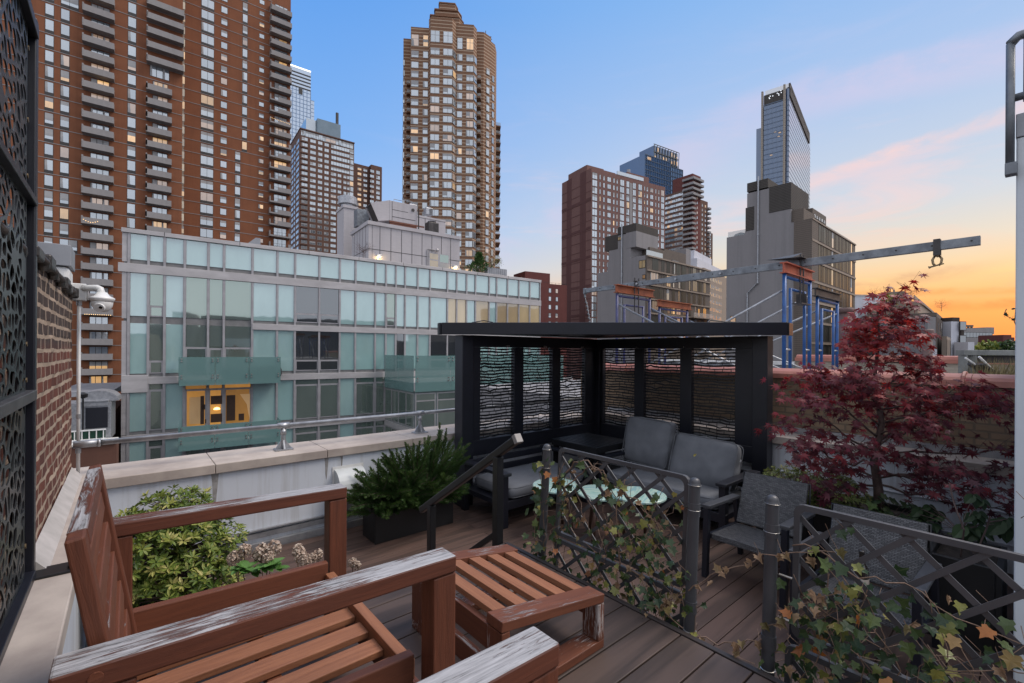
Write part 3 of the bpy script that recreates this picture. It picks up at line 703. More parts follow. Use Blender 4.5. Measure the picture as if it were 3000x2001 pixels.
# ================================================================ slatted wooden lounge chairs
def make_chair():
    t = thing('lounge_chair', '', 'chair', (.30, 1.541, 0))
    X = lambda u: u - .30
    V0 = 1.541
    for v0, v1 in ((1.082, 1.160), (1.921, 1.999)):
        b = MB(); c = (v0 + v1) / 2 - V0
        b.bar((X(-.10), c, .603), (X(.714), c, .579), .078, .046); b.build('arm', W_PEEL, t, bevel=.005)
        b = MB(); b.bar((X(.679), c, 0), (X(.679), c, .554), .072, .070, up=(0, 1, 0)); b.build('leg', W_BROWN, t, bevel=.004)
        b = MB(); b.bar((X(-.02), c, 0), (X(-.02), c, .575), .072, .070, up=(0, 1, 0)); b.build('leg', W_BROWN, t, bevel=.004)
        i = 1 if v0 < 1.5 else -1; cc = (1.178 if i > 0 else 1.903) - V0
        b = MB(); b.bar((X(-.03), cc, .285), (X(.625), cc, .262), .032, .115); b.build('side_rail', W_EDGE, t, bevel=.004)
    b = MB(); b.tube([(X(-.04), 1.0825 - V0, .601), (X(-.04), 1.0795 - V0, .601)], .011, 12); b.build('bolt_cap', W_BROWN, t)
    n = 6; vv = [1.197 + (1.885 - 1.197) * (k + .5) / n - V0 for k in range(n)]
    for v in vv:
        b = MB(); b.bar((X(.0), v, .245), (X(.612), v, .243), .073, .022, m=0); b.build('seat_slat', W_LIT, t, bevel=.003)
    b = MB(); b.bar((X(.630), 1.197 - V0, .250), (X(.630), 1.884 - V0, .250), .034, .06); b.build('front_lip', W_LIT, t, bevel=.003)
    b = MB(); b.bar((X(.655), 1.197 - V0, .16), (X(.655), 1.884 - V0, .16), .02, .09); b.build('front_apron', W_BROWN, t, bevel=.003)
    for u in (.05, .33):
        b = MB(); b.bar((X(u), 1.162 - V0, .215), (X(u), 1.919 - V0, .215), .04, .03); b.build('seat_bearer', W_BROWN, t, bevel=.003)
    # reclined back
    lean = Vector((-.163, 0, 1)).normalized(); base = Vector((X(-.042), 0, .62)); nrm = Vector((1, 0, .163)).normalized()
    P = lambda k: base + lean * k
    for v in (1.207, 1.877):
        b = MB(); p = P(-.42); q = P(.205); b.bar((p.x, v - V0, p.z), (q.x, v - V0, q.z), .054, .029, up=(1, 0, 0)); b.build('back_post', W_BROWN, t, bevel=.004)
    b = MB(); p = P(.187); b.bar((p.x, 1.2355 - V0, p.z), (p.x, 1.8485 - V0, p.z), .031, .038, up=lean); b.build('top_rail', W_PEEL, t, bevel=.004)
    for k in (.105, .01, -.085, -.18, -.275):
        b = MB(); p = P(k) - nrm * .004; b.bar((p.x, 1.2355 - V0, p.z), (p.x, 1.8485 - V0, p.z), .018, .054, up=lean); b.build('back_slat', W_EDGE, t, bevel=.003)
    return t
ch = make_chair(); ch['label'] = 'slatted brown lounge chair whose backrest stands by the stone parapet'
ch2 = copy_tree(ch); ch2.location = (.30 - .055, 1.541 - 1.295, 0); ch2['label'] = 'lounge chair of which only one peeling arm end reaches in at the bottom'
for c in (ch, ch2): c['group'] = 'weathered wooden lounge chairs'

def make_ottoman():
    t = thing('ottoman', '', 'ottoman', (.935, 1.148, 0))
    L, Wd = .527, .614; H0, H1 = .296, .212
    zt = lambda u: H0 + (H1 - H0) * u / L
    for v in (.0, Wd):
        s = 1 if v == 0 else -1; vc = v + s * .0425
        b = MB(); b.bar((.0, vc, zt(0) - .017), (L, vc, zt(L) - .017), .085, .034); b.build('top_rail', W_EDGE, t, bevel=.003)
        for u in (.0175, L - .0175):
            b = MB(); b.bar((u, vc, .034), (u, vc, zt(u) - .036), .036, .084, up=(0, 1, 0)); b.build('leg', W_FLAKE, t, bevel=.003)
        b = MB(); b.bar((0, vc, .017), (L, vc, .017), .084, .033); b.build('sled_base', W_FLAKE, t, bevel=.003)
    n = 5; u0, u1 = .006, L - .006
    for k in range(n):
        u = u0 + (u1 - u0) * (k + .5) / n
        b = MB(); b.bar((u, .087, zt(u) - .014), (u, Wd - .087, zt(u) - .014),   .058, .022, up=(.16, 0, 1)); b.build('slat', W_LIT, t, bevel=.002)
    b = MB(); b.bar((.016, .087, zt(0) - .086), (.016, Wd - .087, zt(0) - .086), .026, .085); b.build('side_rail', W_EDGE, t, bevel=.003)
    b = MB(); b.bar((L - .016, .087, zt(L) - .07), (L - .016, Wd - .087, zt(L) - .07), .026, .07); b.build('side_rail', W_EDGE, t, bevel=.003)
    b = MB(); b.bar((.016, .087, .085), (.016, Wd - .087, .085), .026, .075); b.build('stretcher', W_EDGE, t, bevel=.003)
    return t
ot = make_ottoman(); ot['label'] = 'slatted wooden ottoman with a sloping top on the deck edge'
ot2 = copy_tree(ot); ot2.location = (.935, .503 - .614 + .012, .0); ot2['label'] = 'ottoman whose corner just shows at the bottom edge beside the lattice'
for c in (ot, ot2): c['group'] = 'weathered wooden ottomans'

# ---------------------------------------------------------------- stair handrail
t = tag(bpy.data.objects.new('stair_handrail', None), 'sloping black metal stair handrail with a pale end cap before the pergola', 'handrail'); COL.objects.link(t)
hu = 1.752
b = MB(); b.bar((hu, 2.03, .66), (hu, 3.15, -.055), .046, .05); b.build('top_rail', BLACK, t, bevel=.008)
b = MB(); b.bar((hu, 2.005, .676), (hu, 2.032, .6588), .05, .055); b.build('end_cap', plain('bare_aluminium', (.30, .285, .275), None, .5, .3), t, bevel=.004)
b = MB(); b.bar((hu, 2.20, .06), (hu, 3.02, -.55), .03, .036); b.build('lower_rail', BLACK, t, bevel=.004)
for v, zt_ in ((2.20, .53), (3.0, .02)):
    b = MB(); b.box(hu - .025, v - .025, LD, hu + .025, v + .025, zt_); b.build('post', BLACK, t, bevel=.003)

# ================================================================ corner pergola
t = tag(bpy.data.objects.new('pergola', None), 'navy black corner pergola with bark patterned metal screens behind the sofas', 'pergola'); COL.objects.link(t)
zt, zb2 = 1.53, 1.385
hyp = [(3.01, 4.93), (2.96, 4.78), (5.68, 1.93), (5.98, 1.99), (5.98, 4.93)]
b = MB(); b.prism([(p[0], p[1]) for p in hyp], zb2 + .02, zt - .012)
b.build('roof_deck', NAVY, t)
def fascia(p, q):
    b = MB(); b.bar((p[0], p[1], (zt + zb2) / 2), (q[0], q[1], (zt + zb2) / 2), .045, zt - zb2); b.build('fascia', NAVY, t, bevel=.004)
fascia((2.945, 4.81), (5.70, 1.93)); fascia((5.73, 1.935), (6.0, 1.985)); fascia((2.985, 4.95), (2.945, 4.84))
pw = .17
for name, (x, y) in (('post', (3.225, 4.74)), ('post', (5.82, 4.72)), ('post', (5.80, 2.22))):
    b = MB(); b.box(x - pw / 2, y - pw / 2, LD, x + pw / 2, y + pw / 2, zb2 - .004); b.build(name, NAVY, t, bevel=.006)
XA, YA = 3.225 + pw / 2, 4.75
b = MB(); b.box(XA + .001, YA - .04, 1.235, 5.73, YA + .04, 1.385); b.build('top_beam', NAVY, t, bevel=.004)
b = MB(); b.box(XA + .001, YA - .04, -.15, 5.73, YA + .04, .045); b.build('bottom_beam', NAVY, t, bevel=.004)
XB = 5.82
b = MB(); b.box(XB - .04, 2.31, 1.235, XB + .04, 4.63, 1.385); b.build('top_beam', NAVY, t, bevel=.004)
b = MB(); b.box(XB - .04, 2.31, -.15, XB + .04, 4.63, .045); b.build('bottom_beam', NAVY, t, bevel=.004)
for a, c in ((XA, 3.455), (4.03, 4.195), (4.765, 4.93), (5.495, 5.73)):
    b = MB(); b.box(a + .001, YA - .038, .046, c, YA + .038, 1.234); b.build('mullion', NAVY, t, bevel=.003)
for a, c in ((2.31, 2.535), (3.108, 3.275), (3.848, 4.01), (4.6, 4.63)):
    b = MB(); b.box(XB - .038, a + .001, .046, XB + .038, c, 1.234); b.build('mullion', NAVY, t, bevel=.003)
for (x, y) in ((3.9, YA - .05), (4.6, YA - .05), (5.4, YA - .05), (XB - .05, 3.2), (XB - .05, 3.95)):
    b = MB(); b.box(x - .03, y - .006, 1.245, x + .03, y + .006, 1.262); b.build('clip', CHROME, t)
def bark_mesh(seed, w=.575, h=1.19, rows=29):
    rr = random.Random(seed); b = MB(); nx = 26; knots = [(rr.uniform(.15, .85) * w, rr.uniform(.1, .9) * h, rr.uniform(.03, .06)) for _ in range(3)]
    ph = [rr.uniform(0, 9) for _ in range(4)]
    def zz(k, x):
        z0 = h * (k + .5) / rows; amp = .013
        z = z0 + amp * noise.noise(Vector((x * 4.2 + ph[0], z0 * 5.5, ph[1]))) + .009 * noise.noise(Vector((x * 9, k * 1.37, ph[2]))) * (1 if k % 2 else .6)
        for kx, kz, kr in knots:
            d = z0 - kz; z += math.copysign(1, d) * kr * .55 * math.exp(-((x - kx) / kr / 1.1) ** 2) * math.exp(-(d / .055) ** 2)
        return min(max(z, .004), h - .004)
    th = [rr.uniform(.0085, .0140) for _ in range(rows)]
    for k in range(rows):
        vs = []; fs = []
        for i in range(nx + 1):
            x = w * i / nx; z = zz(k, x); t_ = th[k] * (.75 + .6 * abs(noise.noise(Vector((x * 7, k * 2.1, ph[3])))))
            vs += [(x, -.002, z - t_), (x, -.002, z + t_), (x, .002, z + t_), (x, .002, z - t_)]
        for i in range(nx):
            a = i * 4
            fs += [(a, a + 4, a + 5, a + 1), (a + 1, a + 5, a + 6, a + 2), (a + 2, a + 6, a + 7, a + 3), (a + 3, a + 7, a + 4, a)]
        b.add(vs, fs)
    for k in range(rows - 1):
        x = rr.uniform(.01, .12)
        while x < w - .01:
            z0 = zz(k, x); z1 = zz(k + 1, x)
            if z1 - z0 > .008: b.box(x - .004, -.0013, z0, x + .004, .0013, z1)
            x += rr.uniform(.075, .19)
    return b
bm1, bm2 = bark_mesh(3), bark_mesh(8)
shared = [bm1.build('bark_screen', BLACK, t), bm2.build('bark_screen', BLACK, t)]
spots = [((3.456, YA, .046), 0, 0), ((4.193, YA, .046), 0, 1), ((4.925, YA, .046), 0, 0), ((XB, 4.592, .046), -PI / 2, 1), ((XB, 3.851, .046), -PI / 2, 0), ((XB, 3.11, .046), -PI / 2, 1)]
for i, (l, rz, k) in enumerate(spots):
    o = shared[i] if i < 2 else shared[k].copy()
    if i >= 2: COL.objects.link(o); o.parent = t
    o.location = l; o.rotation_euler = (0, 0, rz)
# roof top odds: slack cable ends
b = MB(); b.tube([(3.25, 4.62, 1.535), (3.35, 4.5, 1.56), (3.45, 4.45, 1.54)], .006, 6); tag(b.build('roof_cable', DARKST), 'short slack cable end at the left corner of the pergola roof', 'cable')
b = MB(); b.tube([(5.2, 2.6, 1.535), (5.3, 2.62, 1.57), (5.5, 2.5, 1.55), (5.6, 2.3, 1.535)], .008, 6)
tag(b.build('roof_cable', DARKST), 'longer slack cable lying at the right end of the pergola roof', 'cable')
# ================================================================ sofas, tables, cushions
def cushion(w, d, h, seed, puff=.5, wr=.004, n=14):
    """soft box centred at origin: w along x, d along y, h along z"""
    b = MB(); vs = []; idx = {}; fs = []
    def P(i, j, k):
        key = (i, j, k)
        if key in idx: return idx[key]
        x, y, z = 2 * i / n - 1, 2 * j / n - 1, 2 * k / m - 1
        px = x * (1 - .055 * (abs(y) ** 4 + abs(z) ** 3)); py = y * (1 - .055 * (abs(x) ** 4 + abs(z) ** 3))
        pz = z * (1 - .5 * puff * (max(abs(x), abs(y)) ** 6)) * (1 + .28 * puff * (1 - x * x) * (1 - y * y))
        q = Vector((px * w / 2, py * d / 2, pz * h / 2))
        q += Vector((1, 1, 1)) * wr * noise.noise(q * 9 + Vector((seed, 0, 0))) + Vector((0, 0, 1)) * wr * 1.2 * noise.noise(Vector((q.x * 26 + seed, q.y * 4, 0))) * (abs(x) ** 2)
        idx[key] = len(vs); vs.append(q); return idx[key]
    m = 6
    for i in range(n):
        for j in range(n):
            fs.append((P(i, j, m), P(i + 1, j, m), P(i + 1, j + 1, m), P(i, j + 1, m))); fs.append((P(i, j, 0), P(i, j + 1, 0), P(i + 1, j + 1, 0), P(i + 1, j, 0)))
        for k in range(m):
            fs.append((P(i, 0, k), P(i + 1, 0, k), P(i + 1, 0, k + 1), P(i, 0, k + 1))); fs.append((P(i, n, k), P(i, n, k + 1), P(i + 1, n, k + 1), P(i + 1, n, k)))
            fs.append((P(0, i, k), P(0, i, k + 1), P(0, i + 1, k + 1), P(0, i + 1, k))); fs.append((P(n, i, k), P(n, i + 1, k), P(n, i + 1, k + 1), P(n, i, k + 1)))
    b.add(vs, fs); return b, P, vs
def piping(w, d, h, zs, r=.004):
    b = MB()
    for z in zs:
        pts = []
        for k in range(41):
            a = 2 * PI * k / 40; ca, sa = math.cos(a), math.sin(a); e = .18
            pts.append((w / 2 * .965 * math.copysign(abs(ca) ** e, ca), d / 2 * .965 * math.copysign(abs(sa) ** e, sa), z))
        b.tube(pts, r, 5, cap=False)
    return b
def make_sofa(name, label, loc, rz, L, D, cushions, group):
    """x along length, front at y=0 and back at y=+D; z from deck"""
    t = thing(name, label, 'sofa', loc, rz, group)
    for x in (.04, L - .04):
        for y in (.04, D - .05):
            b = MB(); b.box(x - .035, y - .04, 0, x + .035, y + .04, .575 if y > .3 else .565); b.build('leg', NAVY, t, bevel=.004)
        b = MB(); b.box(x - .055, -.03, .566, x + .055, D + .01, .60); b.build('arm', NAVY, t, bevel=.005)
    b = MB(); b.box(.0, .005, .19, L, .045, .285); b.build('front_rail', NAVY, t, bevel=.004)
    b = MB(); b.box(.0, .046, .23, L, D - .06, .285); b.build('seat_deck', NAVY, t)
    for z in (.52, .40):
        b = MB(); b.box(.075, D - .07, z, L - .075, D - .035, z + .075); b.build('back_rail', NAVY, t, bevel=.004)
    b, P, vs = cushion(L - .165, D - .11, .145, 3, .22, .003); o = b.build('seat_cushion', FABRIC, t, smooth=True, loc=(L / 2, (D - .13) / 2 - .005, .285 + .075))
    pb = piping(L - .165, D - .11, .145, (-.052, .052)); pb.build('piping', FABRIC, o)
    return t
make_sofa('sofa', 'low grey sofa without back cushions under the left pergola screens', (3.10, 3.80, LD), 0, 1.44, .83, 1, 'pergola sofas')
sofa2 = make_sofa('sofa', 'loveseat with two propped grey back cushions beside the wicker chair', (4.60, 3.72, LD), -PI / 2, 1.62, .80, 2, 'pergola sofas')
def back_cushion(label, loc, rot, seed, w, h):
    b, P, vs = cushion(w, h, .21, seed, .62, .020)
    t = b.build('back_cushion', FABRIC, smooth=True); tag(t, label, 'cushion', 'loose back cushions'); t.location = loc; t.rotation_euler = rot
    m = t.modifiers.new('sub', 'SUBSURF'); m.levels = 1; m.render_levels = 1
    pb = piping(w, h, .2, (-.075, .075), .005); pb.build('piping', FABRIC, t)
    q = MB(); q.box(0, -.012, -.001, .03, .012, .001); q.build('care_tag', TAGW, t, loc=(w / 2 * .955, .10, 0) if seed == 5 else (-w / 2 * .985, .17, 0))
    return t
def ori(yaw_, tilt, roll=0):
    # cushion local z = its front normal; x along the seat, y up
    return (Matrix.Rotation(yaw_, 3, 'Z') @ Matrix.Rotation(PI / 2 - tilt, 3, 'X') @ Matrix.Rotation(roll, 3, 'Z')).to_euler()
back_cushion('square grey cushion propped upright next to the dark corner table', (5.16, 3.35, LD + .76), ori(-PI / 2, .22, -.02), 2, .68, .60)
back_cushion('slumped grey cushion with creases leaning on the loveseat arm', (5.10, 2.58, LD + .66), ori(-PI / 2, .30, -.04), 5, .78, .56)
# corner table
t = thing('corner_table', 'square dark slatted table in the pergola corner between the sofas', 'table', (4.94, 4.12, LD))
b = MB()
for k in range(9): b.box(-.355 + k * .079, -.37, .672, -.355 + k * .079 + .068, .37, .70)
b.build('tabletop', BLACK, t, bevel=.003)
b = MB(); b.box(-.385, -.40, .62, .385, -.371, .70); b.box(-.385, .371, .62, .385, .40, .70); b.box(-.385, -.3705, .62, -.357, .3705, .70); b.box(.357, -.3705, .62, .385, .3705, .70)
b.build('frame', BLACK, t, bevel=.003)
for x in (-.34, .34):
    for y in (-.35, .35):
        b = MB(); b.box(x - .03, y - .03, 0, x + .03, y + .03, .619); b.build('leg', BLACK, t, bevel=.003)
b = MB(); b.box(-.30, -.30, .30, .30, .30, .33); b.build('lower_shelf', BLACK, t)

# teal round side tables
m, nt, bb = nodes('teal_stone'); pset(bb, .25, 0, .5)
v = coords(nt, 'obj', (14, 2.2, 1)); nz_ = noise_tex(nt, v, 1.1, 7, .7, 1.2)
r_ = ramp(nt, nz_, [(.25, (.13, .27, .29)), (.42, (.26, .43, .40)), (.52, (.42, .54, .47)), (.62, (.19, .37, .41)), (.78, (.50, .56, .46))])
nt.links.new(r_.outputs['Color'], bb.inputs['Base Color']); TEAL = m
LEGW = plain('walnut_leg', (.075, .038, .026), (.045, .024, .018), .5, coord='obj', scale=8)
def make_round():
    t = thing('side_table', '', 'table', (0, 0, 0), 0, 'round teal side tables')
    b = MB(); b.lathe([(.255, 0), (.265, .004), (.265, .018), (.258, .024)], (0, 0, .476), 40); b.build('tabletop', TEAL, t, smooth=False)
    for k in range(3):
        a = 2 * PI * k / 3 + .5
        b = MB(); b.tube([(.23 * math.cos(a), .23 * math.sin(a), 0), (.15 * math.cos(a), .15 * math.sin(a), .475)], [.017, .024], 8); b.build('leg', LEGW, t, smooth=True)
    return t
rt1 = make_round(); rt1['label'] = 'round teal side table standing nearest the left sofa'; rt1.location = (3.52, 3.40, LD)
rt2 = copy_tree(rt1); rt2['label'] = 'round teal side table between the two other round tables'; rt2.location = (3.78, 3.00, LD - .0); rt2.scale = (1, 1, .94); rt2.rotation_euler.z = .8
rt3 = copy_tree(rt1); rt3['label'] = 'round teal side table farthest to the right behind the lattice'; rt3.location = (3.93, 2.66, LD); rt3.rotation_euler.z = 1.9

# ---------------------------------------------------------------- wicker armchairs
m, nt, bb = nodes('charcoal_wicker'); pset(bb, .5, 0, .5)
v = coords(nt, 'gc', (1, 1, 1)); tb = N(nt, 'ShaderNodeTexBrick'); nt.links.new(v, tb.inputs['Vector'])
tb.inputs['Scale'].default_value = 1; tb.inputs['Brick Width'].default_value = .030; tb.inputs['Row Height'].default_value = .0105; tb.inputs['Mortar Size'].default_value = .0018; tb.inputs['Mortar Smooth'].default_value = .6
tb.inputs['Color1'].default_value = (.12, .12, .126, 1); tb.inputs['Color2'].default_value = (.05, .05, .055, 1); tb.inputs['Mortar'].default_value = (.008, .008, .009, 1)
nt.links.new(tb.outputs['Color'], bb.inputs['Base Color']); bump(nt, bb, math_(nt, 'SUBTRACT', 1, tb.outputs['Fac']), .9, .006); WICK = m
def slab(p0, p1, p2, p3, th, r=.0):
    """thick quad p0..p3 (CCW seen from its front), gc = metric plane coordinates"""
    p = [Vector(q) for q in (p0, p1, p2, p3)]; n_ = (p[1] - p[0]).cross(p[3] - p[0]).normalized()
    w = (p[1] - p[0]).length; h = (p[3] - p[0]).length; b = MB()
    vs = p + [q - n_ * th for q in p]; gc = [(0, 0, 0), (w, 0, 0), (w, h, 0), (0, h, 0), (0, -th, 0), (w, -th, 0), (w, h + th, 0), (0, h + th, 0)]
    b.add(vs, [(0, 1, 2, 3), (7, 6, 5, 4), (4, 5, 1, 0), (1, 5, 6, 2), (2, 6, 7, 3), (3, 7, 4, 0)], 0, gc); return b
def make_wicker():
    """front edge at x=0 facing -x, width along y centred, z from deck"""
    t = thing('wicker_armchair', '', 'chair', (0, 0, 0), 0, 'charcoal wicker armchairs')
    w = .27
    slab((0, w, .375), (0, -w, .375), (.50, -w, .345), (.50, w, .345), .05).build('seat', WICK, t, bevel=.006)
    slab((.46, w - .005, .37), (.46, -w + .005, .37), (.64, -w + .005, .80), (.64, w - .005, .80), .03).build('backrest', WICK, t, bevel=.01)
    b = MB(); b.tube([(.645, w + .004, .37 + .03), (.655, w + .004, .79), (.655, -w - .004, .79), (.60, -w - .004, .37)], .011, 8); b.build('back_rim', BLACK, t, smooth=True)
    for s in (-1, 1):
        y = s * (w + .035)
        b = MB(); b.bar((-.03, y, .600), (.56, y, .575), .075, .028); b.build('arm', GREYP, t, bevel=.006)
        b = MB(); b.bar((-.005, y, .585), (-.035, y, 0), .05, .045, up=(0, 1, 0)); b.build('leg', NAVY, t, bevel=.004)
        b = MB(); b.bar((.54, y, .565), (.66, y, 0), .045, .04, up=(0, 1, 0)); b.build('leg', NAVY, t, bevel=.004)
        b = MB(); b.bar((.0, y, .335), (.58, y, .31), .03, .04); b.build('side_rail', NAVY, t, bevel=.003)
    return t
wc = make_wicker(); wc['label'] = 'charcoal wicker armchair seen between the bollard posts beside the loveseat'; wc.location = (3.83, 1.60, LD)
wc2 = copy_tree(wc); wc2['label'] = 'charcoal wicker armchair with a bottle on it behind the right lattice'; wc2.location = (3.40, .78, LD)
# bottle on the seat
t = thing('wine_bottle', 'dark wine bottle standing on the wicker chair behind the lattice', 'bottle', (3.58, .77, LD + .366))
BG = plain('bottle_glass', (.03, .024, .02), None, .08, spec=.9)
b = MB(); b.lathe([(.034, 0), (.037, .006), (.037, .17), (.033, .195), (.016, .225), (.0145, .285), (.0165, .287), (.0165, .30), (.013, .302)], n=20); b.build('glass', BG, t, smooth=True)
b = MB(); b.lathe([(.0378, .05), (.0378, .13)], n=20); b.build('wrapper', plain('bottle_paper', (.35, .3, .25), None, .7), t, smooth=True)

# ---------------------------------------------------------------- bollard posts and lattice panels
LEAN = .058
def lean_x(z): return LEAN * (z)
def make_bollard():
    t = thing('bollard_post', '', 'post', (0, 0, 0), 0, 'round grey fence posts')
    r = .0235
    b = MB(); b.lathe([(r, LD), (r, .600)], n=20); b.build('pole', GREYP, t, smooth=False)
    b = MB(); b.lathe([(.0265, .600), (.0275, .603), (.0245, .608), (r, .611), (r * .97, .617), (r * .87, .6235), (r * .7, .6285), (r * .45, .632), (.002, .6335)], n=20); b.build('cap', GREYP, t, smooth=True)
    for z in (.50, .08):
        b = MB(); b.lathe([(r + .003, z - .025), (r + .0035, z), (r + .003, z + .025)], n=20); b.build('sleeve', GREYP, t)
    for z in (.602, .495, -.02, -.05, -.13):
        b = MB(); b.lathe([(r + .004, z - .0012), (r + .0055, z), (r + .004, z + .0012)], n=20); b.build('wire_band', CHROME, t, smooth=True)
    t.rotation_euler = (0, math.atan(LEAN), 0)
    return t
b1 = make_bollard(); b1['label'] = 'ivy wrapped round grey post at the far end of the lattice'; b1.location = (1.872, 1.93, 0)
b2 = copy_tree(b1); b2['label'] = 'bare round grey post at the near end of the ivy covered lattice'; b2.location = (1.865, 1.003, 0)
b3 = copy_tree(b1); b3['label'] = 'round grey post before the wicker chair with the right lattice beside it'; b3.location = (1.868, .690, 0)
def lattice(label, v0, v1, z0, z1, ties=()):
    """panel in the plane y-z leaning with the posts; framed diagonal lattice"""
    t = thing('lattice_panel', label, 'trellis', (1.90, v0, 0), 0, 'grey framed lattice panels')
    t.rotation_euler = (0, math.atan(LEAN), 0)
    w = v1 - v0; fr = .020; dp = .022
    b = MB(); pts = []
    for cy, cz, a0 in ((w - .03, z1 - .03, 0), (.03, z1 - .03, 90), (.03, z0 + .03, 180), (w - .03, z0 + .03, 270)):
        for k in range(4):
            a = math.radians(a0 + 30 * k); pts.append((cy + .03 * math.cos(a), cz + .03 * math.sin(a)))
    k = len(pts); vs = []
    inn = [(w / 2 + (p[0] - w / 2) * (1 - 2 * fr / w), (z0 + z1) / 2 + (p[1] - (z0 + z1) / 2) * (1 - 2 * fr / (z1 - z0))) for p in pts]
    for x in (-dp / 2, dp / 2):
        vs += [(x, p[0], p[1]) for p in pts] + [(x, p[0], p[1]) for p in inn]
    fs = []
    for i in range(k):
        j = (i + 1) % k
        fs += [(i, j, k + j, k + i)[::-1], (2 * k + i, 2 * k + j, 3 * k + j, 3 * k + i), (i, j, 2 * k + j, 2 * k + i), (k + i, k + j, 3 * k + j, 3 * k + i)[::-1]]
    b.add(vs, fs); b.build('frame', GREYP, t)
    sp = .165
    for sgn in (1, -1):
        b = MB(); c = -2.0
        while c < 3:
            # line y = sgn*z*1.0 + c clipped to the frame
            pa = []
            for z in (z0 + .015, z1 - .015):
                pa.append((c + sgn * (z - z0) * 1.08, z))
            (ya, za), (yb, zb_) = pa
            def clip(y, z, y2, z2):
                lo, hi = .015, w - .015
                if y < lo: f = (lo - y) / (y2 - y); return (lo, z + (z2 - z) * f)
                if y > hi: f = (hi - y) / (y2 - y); return (hi, z + (z2 - z) * f)
                return (y, z)
            if not ((ya < .015 and yb < .015) or (ya > w - .015 and yb > w - .015)):
                A = clip(ya, za, yb, zb_); B_ = clip(yb, zb_, ya, za)
                if math.hypot(A[0] - B_[0], A[1] - B_[1]) > .03:
                    x = .0035 * sgn
                    b.bar((x, A[0], A[1]), (x, B_[0], B_[1]), .006, .0185, up=(0, -sgn * .7, .7))
            c += sp
        b.build('lattice', GREYP, t)
    for (y, z, L) in ties:
        b = MB(); b.tube([(0, y, z), (0, y + L, z)], .005, 6); b.build('tie_bolt', CHROME, t)
    return t
lattice('ivy covered lattice panel before the round tables, upper of two', 1.045, 1.850, .125, .625, ((-.0, .46, -.05), (-.0, .31, -.05), (0, .17, -.05)))
lattice('lattice panel below the ivy covered upper one, sunk behind the deck edge', 1.045, 1.850, -.42, .105)
lattice('lattice panel at the right edge before the second wicker chair', -.18, .622, .125, .615, ((.80, .33, .05), (.80, .17, .05)))
lattice('low lattice panel at the bottom right under the wider one', -.18, .640, -.42, .09)

# ---------------------------------------------------------------- bulkhead with rail at the far right
t = tag(bpy.data.objects.new('bulkhead', None), 'tall pale stucco bulkhead wall at the right edge with roof railing', 'wall'); COL.objects.link(t)
b = MB(); b.box(4.01, -2.4, LD - .3, 7.0, .135, 2.46); b.build('wall', BLUEW, t, bevel=.008)
b = MB(); b.box(4.004, -2.4, 2.461, 7.02, .137, 2.60); b.build('coping', CHIMG, t, bevel=.004)
rx, ry = 3.987, .159
b = MB(); b.tube([(rx, ry, 2.30), (rx, ry, 3.02)], .020, 12); b.tube([(rx, ry, 3.02), (rx + .01, ry - .03, 3.055), (rx + .02, ry - .1, 3.06), (rx + .02, -1.6, 3.06)], .026, 12); b.build('rail', GALVD, t, smooth=True)
b = MB(); b.tube([(rx + .02, ry - .01, 2.70), (rx + .02, -1.6, 2.70)], .022, 12); b.tube([(rx + .01, ry - .06, 2.66), (rx + .01, ry - .06, 3.05)], .01, 8); b.build('mid_rail', GALVD, t, smooth=True)
b = MB(); b.box(rx - .03, ry - .03, 2.24, rx + .035, ry + .02, 2.31); b.build('side_bracket', GALVD, t, bevel=.003)

# ---------------------------------------------------------------- planters
def planter(name, label, x0, y0, x1, y1, h, mat, z=LD):
    t = thing(name, label, 'planter', ((x0 + x1) / 2, (y0 + y1) / 2, z))
    a, c = (x1 - x0) / 2, (y1 - y0) / 2; w = .03
    b = MB(); b.box(-a, -c, 0, a, -c + w, h); b.box(-a, c - w, 0, a, c, h); b.box(-a, -c + w + .0005, 0, -a + w, c - w - .0005, h); b.box(a - w, -c + w + .0005, 0, a, c - w - .0005, h); b.build('box', mat, t, bevel=.004)
    b = MB(); b.box(-a + w, -c + w, .02, a - w, c - w, h - .05); b.build('soil', SOIL, t)
    return t
PB = plain('black_planter', (.006, .006, .0065), (.011, .011, .012), .5, scale=4, coord='obj')
planter('trough_planter', 'black trough planter holding the juniper against the white parapet', 1.88, 4.30, 2.79, 4.62, .30, PB)
planter('trough_planter', 'dark planter under the red maple and variegated shrub', 4.95, .62, 5.55, 1.95, .50, PB)
planter('trough_planter', 'tall black planter in front of the pale bulkhead corner', 4.20, .19, 4.75, .55, .56, PB)
planter('shrub_pot', 'dark pot of the yellow green shrub behind the lounge chair', .0, 3.62, .46, 4.10, .28, PB)
planter('flower_pot', 'dark pot of the dried hydrangea behind the lounge chair', .42, 2.85, .86, 3.2, .30, PB)

b = MB(); b.leaf([(0, 0), (.2, .15), (.28, .5), (.15, .85), (0, 1), (-.15, .85), (-.28, .5), (-.2, .15)], (0, 0, 0), (0, -.6, .5), (-1, 0, .3), .05, fold=.3, rnd=.9)
t = b.build('fallen_leaf', plain('yellow_leaf', (.42, .36, .10), None, .6), loc=(4.93, 2.62, LD + .74)); tag(t, 'small yellow leaf lying on the slumped grey cushion', 'leaf')
